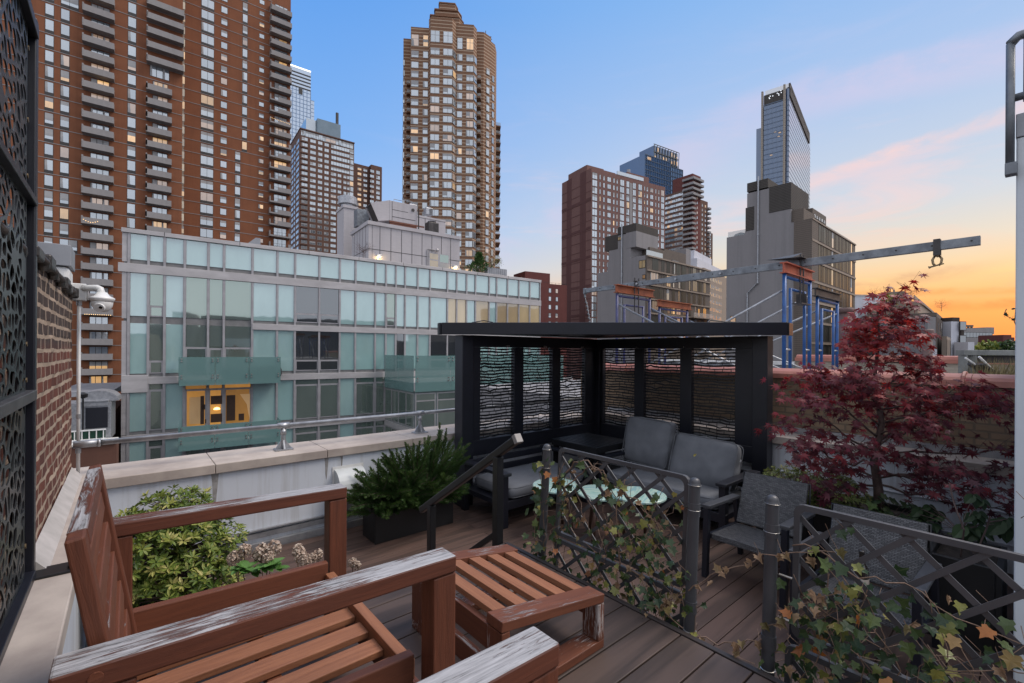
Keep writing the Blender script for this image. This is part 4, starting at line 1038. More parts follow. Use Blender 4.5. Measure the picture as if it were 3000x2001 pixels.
# ================================================================ plants
IVY_O = [(0, 0), (.10, .02), (.30, -.06), (.46, .14), (.34, .30), (.54, .56), (.28, .60), (.16, .72), (0, 1.06), (-.16, .72), (-.28, .60), (-.54, .56), (-.34, .30), (-.46, .14), (-.30, -.06), (-.10, .02)]
LANCE = [(0, 0), (.09, .18), (.16, .45), (.12, .75), (0, 1), (-.12, .75), (-.16, .45), (-.09, .18)]
OVAL = [(0, 0), (.18, .08), (.32, .32), (.33, .58), (.2, .84), (0, 1.02), (-.2, .84), (-.33, .58), (-.32, .32), (-.18, .08)]
def palm(n=7):
    o = [(0, 0)]; A = [-118, -78, -38, 0, 38, 78, 118]; Ls = [.42, .72, .93, 1.05, .93, .72, .42]
    for i, (a, l) in enumerate(zip(A, Ls)):
        a = math.radians(a)
        if i: 
            b_ = math.radians((A[i] + A[i - 1]) / 2); o.append((.16 * math.sin(b_), .05 + .16 * math.cos(b_)))
        for da, f in ((-.10, .58), (0, 1), (.10, .58)): o.append((l * f * math.sin(a + da), .05 + l * f * math.cos(a + da)))
    return o[::-1]
MAPLE_O = palm()
def rv(s=1.0): return Vector((R.gauss(0, s), R.gauss(0, s), R.gauss(0, s)))

# ---- ivy
def ivy(name, label, paths, nleaf, spread, stem_r=.0022, dry=0.0, size=(.03, .06), extra=None):
    t = tag(bpy.data.objects.new(name, None), label, 'climber'); COL.objects.link(t)
    st = MB(); lf = MB(); dl = MB()
    for p in paths:
        pts = [Vector(q) for q in p]; fine = []
        for a, c in zip(pts, pts[1:]):
            k = max(3, int((c - a).length / .035))
            for i in range(k): fine.append(a.lerp(c, i / k) + rv(.006))
        fine.append(pts[-1])
        st.tube(fine, [stem_r * (1.3 - .7 * i / len(fine)) for i in range(len(fine))], 5)
        L = sum((c - a).length for a, c in zip(fine, fine[1:])); m = int(nleaf * L)
        for _ in range(m):
            q = R.choice(fine) + Vector((R.gauss(-.01, spread), R.gauss(0, spread), R.gauss(0, spread)))
            d = Vector((-.45 + R.gauss(0, .3), R.gauss(0, .6), -.55 + R.gauss(0, .45))); n_ = Vector((-.85, -.35, .55)) + rv(.4)
            s = R.uniform(*size)
            if R.random() < dry: dl.leaf(IVY_O, q, d, n_ + rv(.5), s * .8, fold=R.uniform(.3, .9), rnd=R.random(), droop=R.uniform(0, .5))
            else: lf.leaf(IVY_O, q, d, n_, s, fold=R.uniform(0, .25), rnd=min(1, max(0, R.random() ** 1.9)), droop=R.uniform(0, .25))
            if R.random() < .25: st.tube([q, q - d.normalized() * R.uniform(.02, .05) + rv(.012), q - d.normalized() * .07 + rv(.02)], .0011, 4, cap=False)
    st.build('stem', BARK, t, smooth=True)
    if lf.v: lf.build('leaves', L_IVY, t)
    if dl.v: dl.build('dry_leaves', L_DRY, t)
    return t
X0 = 1.89
ivy('ivy', 'green ivy climbing the far bollard post of the lattice', [[(1.86, 1.95, -.5), (1.84, 1.93, -.1), (1.85, 1.96, .2), (1.86, 1.92, .50)], [(1.9, 1.9, -.5), (1.85, 1.98, 0), (1.89, 1.9, .35), (1.9, 1.78, .55)], [(1.9, 1.97, -.3), (1.86, 1.9, .1), (1.89, 1.95, .5)], [(1.88, 2.0, -.55), (1.86, 1.95, -.2)]], 30, .035)
pp = []
for k in range(17):
    v = R.uniform(1.10, 1.82); pp.append([(X0 + R.uniform(.0, .12), v, -.5), (X0 + R.uniform(-.02, .07), v + R.uniform(-.1, .1), -.05), (X0 + R.uniform(-.02, .05), v + R.uniform(-.16, .16), .12 + R.random() * .2), (X0 + R.uniform(-.03, .05), min(1.8, max(1.08, v + R.uniform(-.25, .25))), .2 + R.random() * .38)])
ivy('ivy', 'ivy with yellowing leaves woven through the lattice before the tables', pp, 34, .045, dry=.12, size=(.020, .045))
ivy('ivy', 'bare brown ivy runners over the top of the ivy covered lattice', [[(1.9, 1.84, .42), (1.91, 1.72, .56), (1.90, 1.6, .60), (1.90, 1.45, .50), (1.89, 1.3, .46), (1.9, 1.15, .36), (1.9, 1.08, .40)], [(1.88, 1.8, .36), (1.9, 1.62, .55), (1.89, 1.5, .57), (1.9, 1.42, .44)], [(1.86, 1.40, -.1), (1.87, 1.37, .2), (1.88, 1.40, .42), (1.89, 1.36, .55)]], 16, .02, .0035, .25, (.03, .05))
ivy('ivy', 'thin dry ivy strand strung between the two near bollard posts, upper', [[(1.86, 1.30, -.08), (1.86, 1.12, .05), (1.855, 1.0, .16), (1.85, .90, .26), (1.85, .8, .335), (1.85, .70, .41), (1.86, .60, .455), (1.88, .48, .49)]], 24, .010, .0026, .97, (.028, .045))
ivy('ivy', 'thin dry ivy strand hanging lower between the near bollard posts', [[(1.85, 1.28, .14), (1.85, 1.12, .02), (1.85, 1.0, -.03), (1.85, .88, -.015), (1.85, .78, .04), (1.85, .70, .10), (1.85, .64, .20), (1.86, .55, .31), (1.88, .46, .36)]], 24, .012, .0026, .97, (.028, .045))
ivy('ivy', 'tangle of thin ivy shoots at the foot of the near bollard post', [[(1.9, 1.02, -.6), (1.86, .98, -.2), (1.86, .97, .1)], [(1.95, .85, -.7), (1.9, .93, -.3), (1.87, .98, -.05)], [(2.0, .80, -.72), (1.93, .90, -.35), (1.88, 1.0, -.1)], [(1.88, .72, -.05), (1.9, .74, -.45), (2.0, .82, -.72)]], 13, .03, .0022, .3, (.022, .036))
pp = []
for k in range(20):
    v = R.uniform(.10, .58); pp.append([(X0 + R.uniform(.0, .15), v, -.55), (X0 + R.uniform(-.02, .07), v + R.uniform(-.1, .1), -.05), (X0 + R.uniform(-.02, .05), v + R.uniform(-.16, .12), .16 + R.random() * .12), (X0 + R.uniform(-.03, .05), v + R.uniform(-.2, .1), .2 + R.random() * .26)])
pp += [[(1.88, .10 + .1 * k, -.5), (1.88, .05 + .1 * k, 0), (1.89, .12 + .08 * k, .12)] for k in range(4)]
pp += [[(1.88, .60, .47), (1.89, .50, .47), (1.89, .42, .42), (1.9, .30, .44), (1.9, .18, .40), (1.89, .05, .38)]]
ivy('ivy', 'ivy with orange and yellow leaves spilling through the right lattice', pp, 32, .05, dry=.06, size=(.022, .050))
ivy('ivy', 'ivy sprig rising above the right lattice against the pale bulkhead', [[(2.0, -.05, .45), (2.05, -.02, .62), (2.1, .02, .75)], [(2.0, .0, .5), (2.1, -.05, .68)]], 40, .04, .0025, .05, (.04, .07))

# ---- red maple
t = tag(bpy.data.objects.new('red_maple', None), 'small red leaved japanese maple before the terracotta coped wall', 'tree'); COL.objects.link(t)
tr = MB(); lv = MB()
bx, by = 5.20, 1.0
tr_pts = [Vector((bx, by, -.30)), Vector((bx, by, -.06)), Vector((bx - .02, by + .03, .2)), Vector((bx, by - .02, .55)), Vector((bx - .03, by + .03, .95)), Vector((bx, by, 1.3)), Vector((bx - .01, by + .01, 1.58))]
tr.tube(tr_pts, [.042, .038, .032, .024, .016, .010, .004], 9)
tr.build('trunk', BARKD, t, smooth=True)
def trunk_at(z):
    for a, c in zip(tr_pts, tr_pts[1:]):
        if a.z <= z <= c.z: return a.lerp(c, (z - a.z) / (c.z - a.z))
    return tr_pts[-1].copy()
lat = Vector((RT[0], RT[1], 0)); dep = Vector((FW[0], FW[1], 0))
br = MB()
def spray(pos, out, n, rad, red):
    for _ in range(n):
        q = pos + Vector((R.gauss(0, rad), R.gauss(0, rad), R.gauss(.0, rad * .75)))
        d = out * R.uniform(.2, 1.0) + Vector((R.gauss(0, .55), R.gauss(0, .55), -.50 + R.gauss(0, .22)))
        nn = Vector((R.gauss(0, .25), R.gauss(0, .25), 1.0)) + Vector((-.35, -.35, 0))
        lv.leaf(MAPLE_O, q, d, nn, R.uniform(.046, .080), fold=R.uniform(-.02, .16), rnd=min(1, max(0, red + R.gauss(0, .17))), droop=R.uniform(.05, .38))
        if R.random() < .3: br.tube([q, q - d.normalized() * .03 + Vector((0, 0, .01)), pos], .0012, 3, cap=False)
def limb(z0, dirn, length, rise, r0, red, dens):
    length *= (.74 if dirn.dot(lat) < 0 else .95) * (.72 if z0 > .7 else 1)
    p = trunk_at(z0); cur = p.copy(); pts = [p.copy()]; k = 8
    for i in range(k):
        f = (i + 1) / k
        step = dirn * (length / k) + Vector((0, 0, rise * (1 - f * .8) / k * 2)) + rv(.022)
        cur = cur + step; pts.append(cur.copy())
    br.tube(pts, [r0 * (1 - .85 * i / k) for i in range(k + 1)], 6)
    for i in range(2, k + 1):
        for _ in range(dens):
            a = R.uniform(-1.3, 1.3); dd = (Matrix.Rotation(a, 3, 'Z') @ dirn).normalized(); tw = R.uniform(.07, .22) * (1.15 - .3 * i / k)
            e = pts[i] + dd * tw + Vector((0, 0, R.uniform(-.07, .12)))
            br.tube([pts[i], pts[i].lerp(e, .5) + Vector((0, 0, .012)), e], [.0035, .0025, .0014], 4, cap=False)
            spray(e, dd, 4 if z0 < .7 else 3, .05, red + .06); spray(pts[i].lerp(e, .55), dd, 1, .04, red)
    spray(pts[-1], dirn, 6, .06, red + .1)
def hdir(l, d): v_ = lat * l + dep * d; return v_.normalized()
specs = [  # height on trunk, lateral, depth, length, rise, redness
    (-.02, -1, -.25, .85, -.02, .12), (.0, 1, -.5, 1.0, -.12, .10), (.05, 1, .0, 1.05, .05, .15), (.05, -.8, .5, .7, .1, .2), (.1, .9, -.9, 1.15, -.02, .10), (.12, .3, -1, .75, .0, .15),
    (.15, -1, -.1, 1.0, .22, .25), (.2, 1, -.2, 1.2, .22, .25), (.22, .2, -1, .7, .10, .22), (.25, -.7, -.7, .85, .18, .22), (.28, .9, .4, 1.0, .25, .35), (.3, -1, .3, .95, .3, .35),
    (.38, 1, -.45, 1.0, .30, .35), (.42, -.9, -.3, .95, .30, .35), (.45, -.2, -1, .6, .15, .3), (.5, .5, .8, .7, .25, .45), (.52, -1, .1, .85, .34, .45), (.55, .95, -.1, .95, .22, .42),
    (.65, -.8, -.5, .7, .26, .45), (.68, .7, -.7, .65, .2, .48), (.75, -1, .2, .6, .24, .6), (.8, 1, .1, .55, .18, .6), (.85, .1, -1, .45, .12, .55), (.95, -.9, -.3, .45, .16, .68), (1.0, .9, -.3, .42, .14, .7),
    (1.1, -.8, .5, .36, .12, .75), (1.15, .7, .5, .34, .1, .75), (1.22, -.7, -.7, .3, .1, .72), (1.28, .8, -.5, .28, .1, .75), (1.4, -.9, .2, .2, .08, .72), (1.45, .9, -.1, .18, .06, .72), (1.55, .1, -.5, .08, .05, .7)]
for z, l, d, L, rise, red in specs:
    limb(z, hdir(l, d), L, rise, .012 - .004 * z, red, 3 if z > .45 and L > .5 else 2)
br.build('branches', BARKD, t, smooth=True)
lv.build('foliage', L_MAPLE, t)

# ---- juniper
t = tag(bpy.data.objects.new('juniper', None), 'feathery dark green juniper spreading from the black trough planter', 'shrub'); COL.objects.link(t)
jn = MB(); js = MB(); c = Vector((2.33, 4.46, LD + .26))
def plume(p, d, L, rnd):
    d = d.normalized(); cur = p.copy(); pts = [cur.copy()]; k = max(10, int(L / .0095)); sag = R.uniform(.15, .75)
    wob = rv(.4)
    for i in range(k):
        f = i / k
        d = (d + (Vector((0, 0, -.028 * sag)) if f > .45 else Vector((0, 0, .02))) + wob * .012 * math.sin(f * 7) + rv(.022)).normalized(); cur = cur + d * (L / k); pts.append(cur.copy())
        if f < .22: continue
        wid = .012 + .034 * math.sin(min(1, (1 - f) * 1.35) * PI * .5) * min(1, (f - .1) * 4)
        u = d.orthogonal().normalized(); w = d.cross(u)
        for s_ in range(5):
            a = R.uniform(0, 2 * PI); o = u * math.cos(a) + w * math.sin(a); l = wid * R.uniform(.5, 1.25)
            tip = cur + o * l + d * (l * R.uniform(.9, 1.6)); n_ = o.cross(d).normalized(); m_ = cur.lerp(tip, .55); g = R.uniform(.0028, .0048)
            tone = min(1, max(0, rnd + .30 * f + .25 * (l / .045) * f + R.gauss(0, .11)))
            for q in (n_, (o - d * .5).normalized()):
                jn.add([cur + q * g * .4, m_ + q * g, tip, m_ - q * g], [(0, 1, 2, 3)], 0, None, tone)
    js.tube(pts[::4] + [pts[-1]], .003, 4, cap=False)
for k in range(250):
    a = R.uniform(0, 2 * PI); el = abs(R.gauss(0, .40)) - .16
    d = Vector((math.cos(a) * math.cos(el) * 1.3, math.sin(a) * math.cos(el) * .8, math.sin(el) + .10))
    p = c + Vector((R.uniform(-.40, .40), R.uniform(-.12, .12), R.uniform(-.02, .18)))
    plume(p, d, R.uniform(.20, .50), R.uniform(.02, .42))
for q, d, L in (((2.25, 4.45, -.3), (-.12, .05, 1), .56), ((2.5, 4.5, -.3), (.35, .05, 1), .66), ((2.62, 4.5, -.3), (.6, .0, .9), .72), ((2.4, 4.5, -.3), (.1, .1, 1), .55), ((2.45, 4.5, -.3), (-.3, .1, 1), .6), ((2.55, 4.5, -.25), (.5, -.1, 1), .66), ((2.7, 4.5, -.3), (.9, -.1, .7), .72), ((2.2, 4.4, -.3), (-.9, -.2, .55), .62), ((2.3, 4.5, -.3), (-.7, .0, .7), .55), ((2.5, 4.4, -.3), (.6, -.4, .5), .6), ((2.2, 4.4, -.3), (-.8, -.5, .3), .55)):
    for _ in range(6): plume(Vector(q) + rv(.04), Vector(d) + rv(.16), L * R.uniform(.55, .92), .25)
for k in range(60): plume(Vector((R.uniform(1.9, 2.78), 4.36, LD + .30)), Vector((R.gauss(0, .6), -1, R.uniform(-.1, .45))), R.uniform(.16, .34), R.uniform(.0, .35))
js.build('stem', BARKD, t); jn.build('foliage', L_JUN, t)

# ---- variegated shrub behind the chair
def rosettes(name, label, blobs, n, size, mat, cat='shrub', leaves=(6, 9), outline=LANCE, shell=.72):
    t = tag(bpy.data.objects.new(name, None), label, cat); COL.objects.link(t)
    lf = MB(); st = MB(); base = Vector(blobs[0][0]); base.z -= blobs[0][1][2]
    tot = sum(b_[1][0] * b_[1][2] for b_ in blobs)
    for (c, r) in blobs:
        c = Vector(c)
        for _ in range(int(n * r[0] * r[2] / tot)):
            d = Vector((R.gauss(0, 1), R.gauss(0, 1), R.gauss(.25, 1))).normalized(); f = shell + (1.04 - shell) * R.random() ** .6
            f *= 1 + .16 * noise.noise(d * 2.6 + c)
            p = c + Vector((d.x * r[0], d.y * r[1], d.z * r[2])) * f
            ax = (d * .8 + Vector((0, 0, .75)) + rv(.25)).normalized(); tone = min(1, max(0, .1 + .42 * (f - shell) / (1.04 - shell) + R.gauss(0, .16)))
            k = R.randint(*leaves); a0 = R.uniform(0, 6)
            u = ax.orthogonal().normalized(); w = ax.cross(u)
            for i in range(k):
                a = a0 + i * 2.4; o = u * math.cos(a) + w * math.sin(a); up_ = R.uniform(.1, .9)
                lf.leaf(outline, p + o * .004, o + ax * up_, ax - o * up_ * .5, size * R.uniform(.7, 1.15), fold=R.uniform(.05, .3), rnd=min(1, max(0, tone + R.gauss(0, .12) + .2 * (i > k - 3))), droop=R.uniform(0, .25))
            if R.random() < .5: st.tube([c.lerp(p, .3), c.lerp(p, .65) + rv(.01), p], [.004, .003, .002], 4, cap=False)
    st.tube([base, base + Vector((.01, 0, .12)), Vector(blobs[0][0])], [.016, .012, .008], 6)
    st.build('stem', BARKD, t); lf.build('foliage', mat, t); return t
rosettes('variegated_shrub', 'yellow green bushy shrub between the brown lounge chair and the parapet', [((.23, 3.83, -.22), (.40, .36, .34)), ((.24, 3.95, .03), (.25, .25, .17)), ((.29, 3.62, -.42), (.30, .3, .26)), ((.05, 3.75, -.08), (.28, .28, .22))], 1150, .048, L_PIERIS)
rosettes('small_leaf_shrub', 'small leaved variegated shrub at the foot of the red maple', [((4.98, 1.62, -.16), (.26, .32, .20)), ((4.96, 1.28, -.10), (.22, .24, .17))], 560, .036, L_SMALL)
# ---- dried hydrangea
t = tag(bpy.data.objects.new('hydrangea', None), 'dried beige hydrangea heads with fresh green leaves behind the lounge chair', 'flower'); COL.objects.link(t)
st = MB(); pt = MB(); gl = MB()
heads = [((691, 1642), .052), ((721, 1620), .048), ((769, 1626), .062), ((805, 1613), .058), ((790, 1640), .04), ((876, 1618), .045), ((882, 1634), .05), ((898, 1648), .045), ((935, 1632), .04), ((920, 1640), .034), ((1038, 1655), .036), ((1050, 1662), .03), ((700, 1652), .04)]
for (px, py), r in heads:
    d = 2.72 + R.uniform(-.08, .08); x, y = W(px, d); z = ZZ(px, py - 6, d); c = Vector((x, y, z)); r *= .66; 
    for _ in range(110):
        o = Vector((R.gauss(0, 1), R.gauss(0, 1), R.gauss(0, 1))).normalized(); q = c + Vector((o.x * r, o.y * r, o.z * r * 1.15)) * R.uniform(.7, 1.05)
        for i in range(3):
            a = R.uniform(0, 6); u = o.orthogonal().normalized(); w = o.cross(u); dd = u * math.cos(a) + w * math.sin(a) + o * .5
            pt.leaf(OVAL, q, dd, o, r * R.uniform(.36, .52), fold=R.uniform(0, .3), rnd=R.random())
    st.tube([c, c + Vector((R.uniform(-.02, .02), R.uniform(-.02, .02), -.15)), Vector((.64 + R.uniform(-.1, .1), 3.02 + R.uniform(-.1, .1), LD + .25))], .003, 5, cap=False)
for (px, py) in ((708, 1668), (728, 1664), (745, 1676), (778, 1662), (800, 1656), (815, 1668)):
    x, y = W(px, 2.62); z = ZZ(px, py, 2.62)
    for i in range(8):
        a = R.uniform(0, 6.3); gl.leaf(OVAL, (x, y, z), (math.cos(a), math.sin(a), R.uniform(-.1, .6)), (0, 0, 1), R.uniform(.05, .08), fold=.2, rnd=R.uniform(.75, 1), droop=.2)
st.build('stem', BARK, t); pt.build('flower_heads', L_FLOWER, t); gl.build('leaves', leafm('fresh_leaf', [(0, (.06, .16, .03)), (1, (.14, .30, .07))]), t)
# ---- broad leaved climber right of the maple
t = tag(bpy.data.objects.new('broad_leaf_plant', None), 'broad dark green leaves below the maple trunk', 'plant'); COL.objects.link(t)
lf = MB(); st = MB()
for k in range(75):
    p = Vector((4.95 + R.uniform(-.15, .25), .95 + R.gauss(0, .20), -.20 + R.gauss(.0, .085)))
    a = R.uniform(0, 6.3); lf.leaf(IVY_O, p, (math.cos(a), math.sin(a), -.2), (-.4, -.4, 1), R.uniform(.07, .125), fold=.15, rnd=R.random(), droop=.3)
    st.tube([p, p.lerp(Vector((5.15, .95, -.3)), .6) + Vector((0, 0, -.03)), (5.15, .95, -.32)], .002, 4, cap=False)
st.build('stem', BARKD, t); lf.build('leaves', L_GREEN, t)
t = tag(bpy.data.objects.new('broad_leaf_vine', None), 'sparse vine with large three part leaves beside the pale bulkhead', 'plant'); COL.objects.link(t)
lf = MB(); st = MB()
stem = [Vector((4.45, .40, -.25)), Vector((4.30, .37, .0)), Vector((4.33, .42, .15)), Vector((4.36, .45, .28))]; st.tube(stem, .005, 6)
stem2 = [Vector((4.42, .34, -.25)), Vector((4.36, .27, .02)), Vector((4.3, .25, .12))]; st.tube(stem2, .005, 6)
for px, py, s in ((2855, 1450, .10), (2880, 1465, .09), (2852, 1505, .11), (2832, 1540, .17), (2865, 1545, .15), (2870, 1500, .10), (2940, 1525, .16), (2955, 1520, .12), (2925, 1535, .1), (2700, 1490, .12), (2725, 1480, .1), (2750, 1500, .11), (2735, 1495, .1), (2690, 1505, .1)):
    d = 3.15 if px > 2800 else 3.7; x, y = W(px, d); z = ZZ(px, py, d)
    st.tube([(x, y, z), Vector((x, y, z)).lerp(Vector((4.40, .4, -.05)), .5) + Vector((0, 0, .02)), (4.40, .4, -.05)], .0025, 4, cap=False)
    for a in (-.9, 0, .9):
        dd = lat * math.sin(a) * R.choice((1, 1)) - dep * .25 + Vector((0, 0, -.25 - .3 * math.cos(a)))
        lf.leaf(OVAL, (x, y, z), dd, -dep * .6 + Vector((0, 0, .8)), s * R.uniform(.7, 1), fold=.15, rnd=R.uniform(.0, .5), droop=.25)
st.build('stem', BARKD, t); lf.build('leaves', L_GREEN, t)
# dead twig over the bulkhead
t = tag(bpy.data.objects.new('wall_sprig', None), 'dark leafy twig sticking out beside the bulkhead against the sunset', 'plant'); COL.objects.link(t)
st = MB(); lf = MB(); d = 4.6; P_ = lambda px, py: Vector((*W(px, d), ZZ(px, py, d)))
st.tube([P_(2985, 975), P_(2968, 935), P_(2940, 922), P_(2948, 905)], .004, 5); st.tube([P_(2975, 900), P_(2972, 940)], .003, 5)
for px, py in ((2940, 922), (2945, 930), (2955, 935), (2962, 938), (2970, 935), (2950, 918), (2974, 905), (2966, 928)):
    lf.leaf(OVAL, P_(px, py), rv(1), -dep, .035, rnd=R.random() * .3)
st.build('stem', BARKD, t); lf.build('leaves', L_GREEN, t)
# ================================================================ city
GREEN_SKIP = 0
class Bld:
    def __init__(s, name, label, px, d, th, cat='building', group=None):
        x, y = W(px, d); s.th = math.radians(th); s.d0 = d; s.l0 = (px - 1500) / F * d
        e = dirv(th); s.t = thing(name, label, cat, (x, y, GZ), math.atan2(e[1], e[0]), group)
        s.cache = {}; s.wins = []
    def s(s, px, y=0.0):
        """x along the facade plane at local depth y for an image column"""
        r = (px - 1500) / F; d = s.d0 + y * math.sin(s.th); l = s.l0 - y * math.cos(s.th)
        return (r * d - l) / (math.sin(s.th) - r * math.cos(s.th))
    def t_(s, px, x=0.0):
        r = (px - 1500) / F; d = s.d0 + x * math.cos(s.th); l = s.l0 + x * math.sin(s.th)
        return (r * d - l) / (-math.cos(s.th) - r * math.sin(s.th))
    def dep(s, x, y): return s.d0 + x * math.cos(s.th) + y * math.sin(s.th)
    def z(s, px, py, y=0.0):
        return ZZ(px, py, s.dep(s.s(px, y), y))
    def zt(s, px, py, x=0.0):
        return ZZ(px, py, s.dep(x, s.t_(px, x)))
    def part(s, name, mb, mats, **k): return mb.build(name, mats, s.t, off=(0, 0, -GZ), **k)
    def boxp(s, name, mat, x0, y0, z0, x1, y1, z1, **k):
        b = MB(); b.box(x0, y0, z0, x1, y1, z1); return s.part(name, b, mat, **k)
    def win(s, name, x, y, z, w, h, kind='G', rz=0.0, mull=1, fr=.06, spandrel=0.0, trans=0.0, dep=.06, frame=None):
        w = max(.2, abs(w)); h = max(.2, abs(h)); s.wins.append((name, x, y, z, round(w, 2), round(h, 2), kind, rz, mull, fr, spandrel, trans, R.choice((0, 0, 1, 2, 3)) if kind in 'GLDN' else 0, frame or FRAME_D))
    def flush(s, limit=99):
        by = {}
        for w in s.wins: by.setdefault(w[0], []).append(w)
        for name, L in by.items():
            L = sorted(L, key=lambda w: s.dep(w[1], w[2]) / (w[4] * w[5]) ** .5)
            for i, w in enumerate(L[:limit]):
                key = w[4:7] + w[8:]
                if key not in s.cache: s.cache[key] = None
                me = s.cache[key]
                if me is None:
                    o = winmesh(*w[4:7], *w[8:]).build(name, [w[13], KM[w[6]], BLIND], s.t); s.cache[key] = o.data
                else:
                    o = bpy.data.objects.new(name, me); COL.objects.link(o); o.parent = s.t
                o.location = (w[1], w[2], w[3] - GZ); o.rotation_euler = (0, 0, w[7])
            if len(L) > limit:
                b = MB(); mats = [L[0][13]] + [KM[k] for k in KM] + [BLIND]; ks = list(KM)
                for w in L[limit:]:
                    m_ = winmesh(*w[4:7], *w[8:]); ca, sa = math.cos(w[7]), math.sin(w[7]); rn = R.random()
                    o = len(b.v)
                    b.v += [(x * ca - y * sa + w[1], x * sa + y * ca + w[2], z + w[3] - GZ) for x, y, z in m_.v]; b.g += m_.g; b.r += [rn] * len(m_.v)
                    b.f += [tuple(i + o for i in f) for f in m_.f]; b.m += [0 if k == 0 else 1 + len(ks) if k == 2 else 1 + ks.index(w[6]) for k in m_.m]
                o = b.build(name, mats, s.t); o['kind'] = 'stuff'
        s.wins = []
KM = {'G': G_WIN, 'L': G_WARM, 'D': G_DIM, 'B': G_BLUE, 'S': G_SKYB, 'T': G_TEAL, 'N': G_GREEN, 'K': G_DARK, 'A': G_AMBER, 'R': G_ROOM, 'Q': G_DUSK}
def winmesh(w, h, kind, mull, fr, spandrel, trans, dep, frame):
    b = MB(); lo = -h / 2; b.box(-w / 2, -.03, lo - spandrel, w / 2, .02, h / 2, 0)
    n = mull; pw = (w - fr * (n + 1)) / n
    zs = [(lo + fr, h / 2 - fr)] if not trans else [(lo + fr, h / 2 - fr - trans), (h / 2 - trans, h / 2 - fr * .6)]
    for i in range(n):
        x = -w / 2 + fr + i * (pw + fr)
        for (a, c) in zs:
            b.add([(x, -.034, a), (x + pw, -.034, a), (x + pw, -.034, c), (x, -.034, c)], [(0, 1, 2, 3)], 1, None, 0.0)
        a, c = zs[0]; hh = c - a
        if dep == 1: b.add([(x, -.037, c - hh * .38), (x + pw, -.037, c - hh * .38), (x + pw, -.037, c), (x, -.037, c)], [(0, 1, 2, 3)], 2)
        elif dep == 2 and i % 2 == 0: b.add([(x, -.037, a), (x + pw * .35, -.037, a), (x + pw * .28, -.037, c), (x, -.037, c)], [(0, 1, 2, 3)], 2)
        elif dep == 3 and i == 0: b.add([(x, -.037, c - hh * .7), (x + pw, -.037, c - hh * .7), (x + pw, -.037, c), (x, -.037, c)], [(0, 1, 2, 3)], 2)
    return b
def pick(p_l, p_d=0.0, base='G'):
    r = R.random(); return 'L' if r < p_l else ('D' if r < p_l + p_d else base)
def roof_box(B, name, mat, px0, px1, py, y0, depth, drop):
    x0, x1 = B.s(px0, y0), B.s(px1, y0); z = B.z((px0 + px1) / 2, py, y0)
    return B.boxp(name, mat, x0, y0, z - drop, x1, y0 + depth, z)

g = MB(); g.box(-1500, -1500, GZ - 1, 1500, 1500, GZ); struct(g.build('street_ground', plain('asphalt', (.05, .05, .052), (.04, .04, .042), .9, scale=.5, coord='obj')))

b = MB(); rq = random.Random(4)
for k in range(26):
    a = math.radians(75 + k * 11 + rq.uniform(-3, 3)); d = rq.uniform(55, 150); h = d * rq.choice((.02, .04, .065, .09, .05, .13)); w_ = rq.uniform(9, 20)
    x, y = FW[0] * math.cos(a) * d + RT[0] * math.sin(a) * d, FW[1] * math.cos(a) * d + RT[1] * math.sin(a) * d
    if a > math.radians(285): continue
    b.box(x - w_, y - w_, GZ, x + w_, y + w_, h)
    if k % 3 == 0: b.box(x - w_ * .4, y - w_ * .4, h + .01, x + w_ * .3, y + w_ * .3, h + 5)
o = b.build('skyline', STUCCO); o['kind'] = 'stuff'; o['label'] = 'dim skyline mirrored in the glass building panels'; o['category'] = 'skyline'
# ---------------------------------------------------------------- 1 the big orange brick tower
B = Bld('brick_tower', 'huge orange brick apartment tower with stacked concrete balconies', 130, 81.7, 52)
FL = 2.8; YB = 10.6
zref = B.z(140, 73.7)                          # centre of a window row on facade A
xl, xr = -14, B.s(530)
B.boxp('wall', B_RED, xl, 0, GZ, xr, 30, 96); xb0, xb1 = B.s(532, YB), B.s(792, YB); xb2 = B.s(846, YB)
B.boxp('wall', B_RED, xr + .01, YB, GZ, xb2, 30, 110)
rowsA = [zref + FL * k for k in range(4, -24, -1)]
zrB = B.z(603, 187.5, YB); rowsB = [zrB + FL * k for k in range(8, -21, -1)]
b = MB()
for z in rowsA: b.box(xl, -.05, z - 1.62, xr + .04, -.001, z - 1.5)
for z in rowsB: b.box(xr + .02, YB - .05, z - 1.62, xb1, YB - .001, z - 1.5)
B.part('concrete_band', b, CONC)
def col(px0, px1, rows, y, h=1.95, mull=1, sp=.55, pl=.09, pd=.10, name='window', zoff=0.0):
    x0, x1 = B.s(px0, y), B.s(px1, y)
    for z in rows: B.win(name, (x0 + x1) / 2, y, z + zoff, x1 - x0, h, pick(pl, pd), 0, mull, .07, sp)
col(126, 153, rowsA[2:], 0); col(172, 199, rowsA[2:], 0); col(369, 394, rowsA, 0)
col(197, 225, rowsA[:3], 0)
col(197, 225, rowsA[18:19], 0)
col(584, 622, rowsB, YB, 1.95, 2, .5, .06, .10); col(642, 661, rowsB, YB, 1.5, 1, 0, .08, .08)
col(685, 701, rowsB[15:], YB, 1.9, 1, .5, .06, .06); col(705, 720, rowsB[:15], YB, 1.9, 1, .5); col(754, 769, rowsB, YB, 1.05, 1, 0, .40, .1)
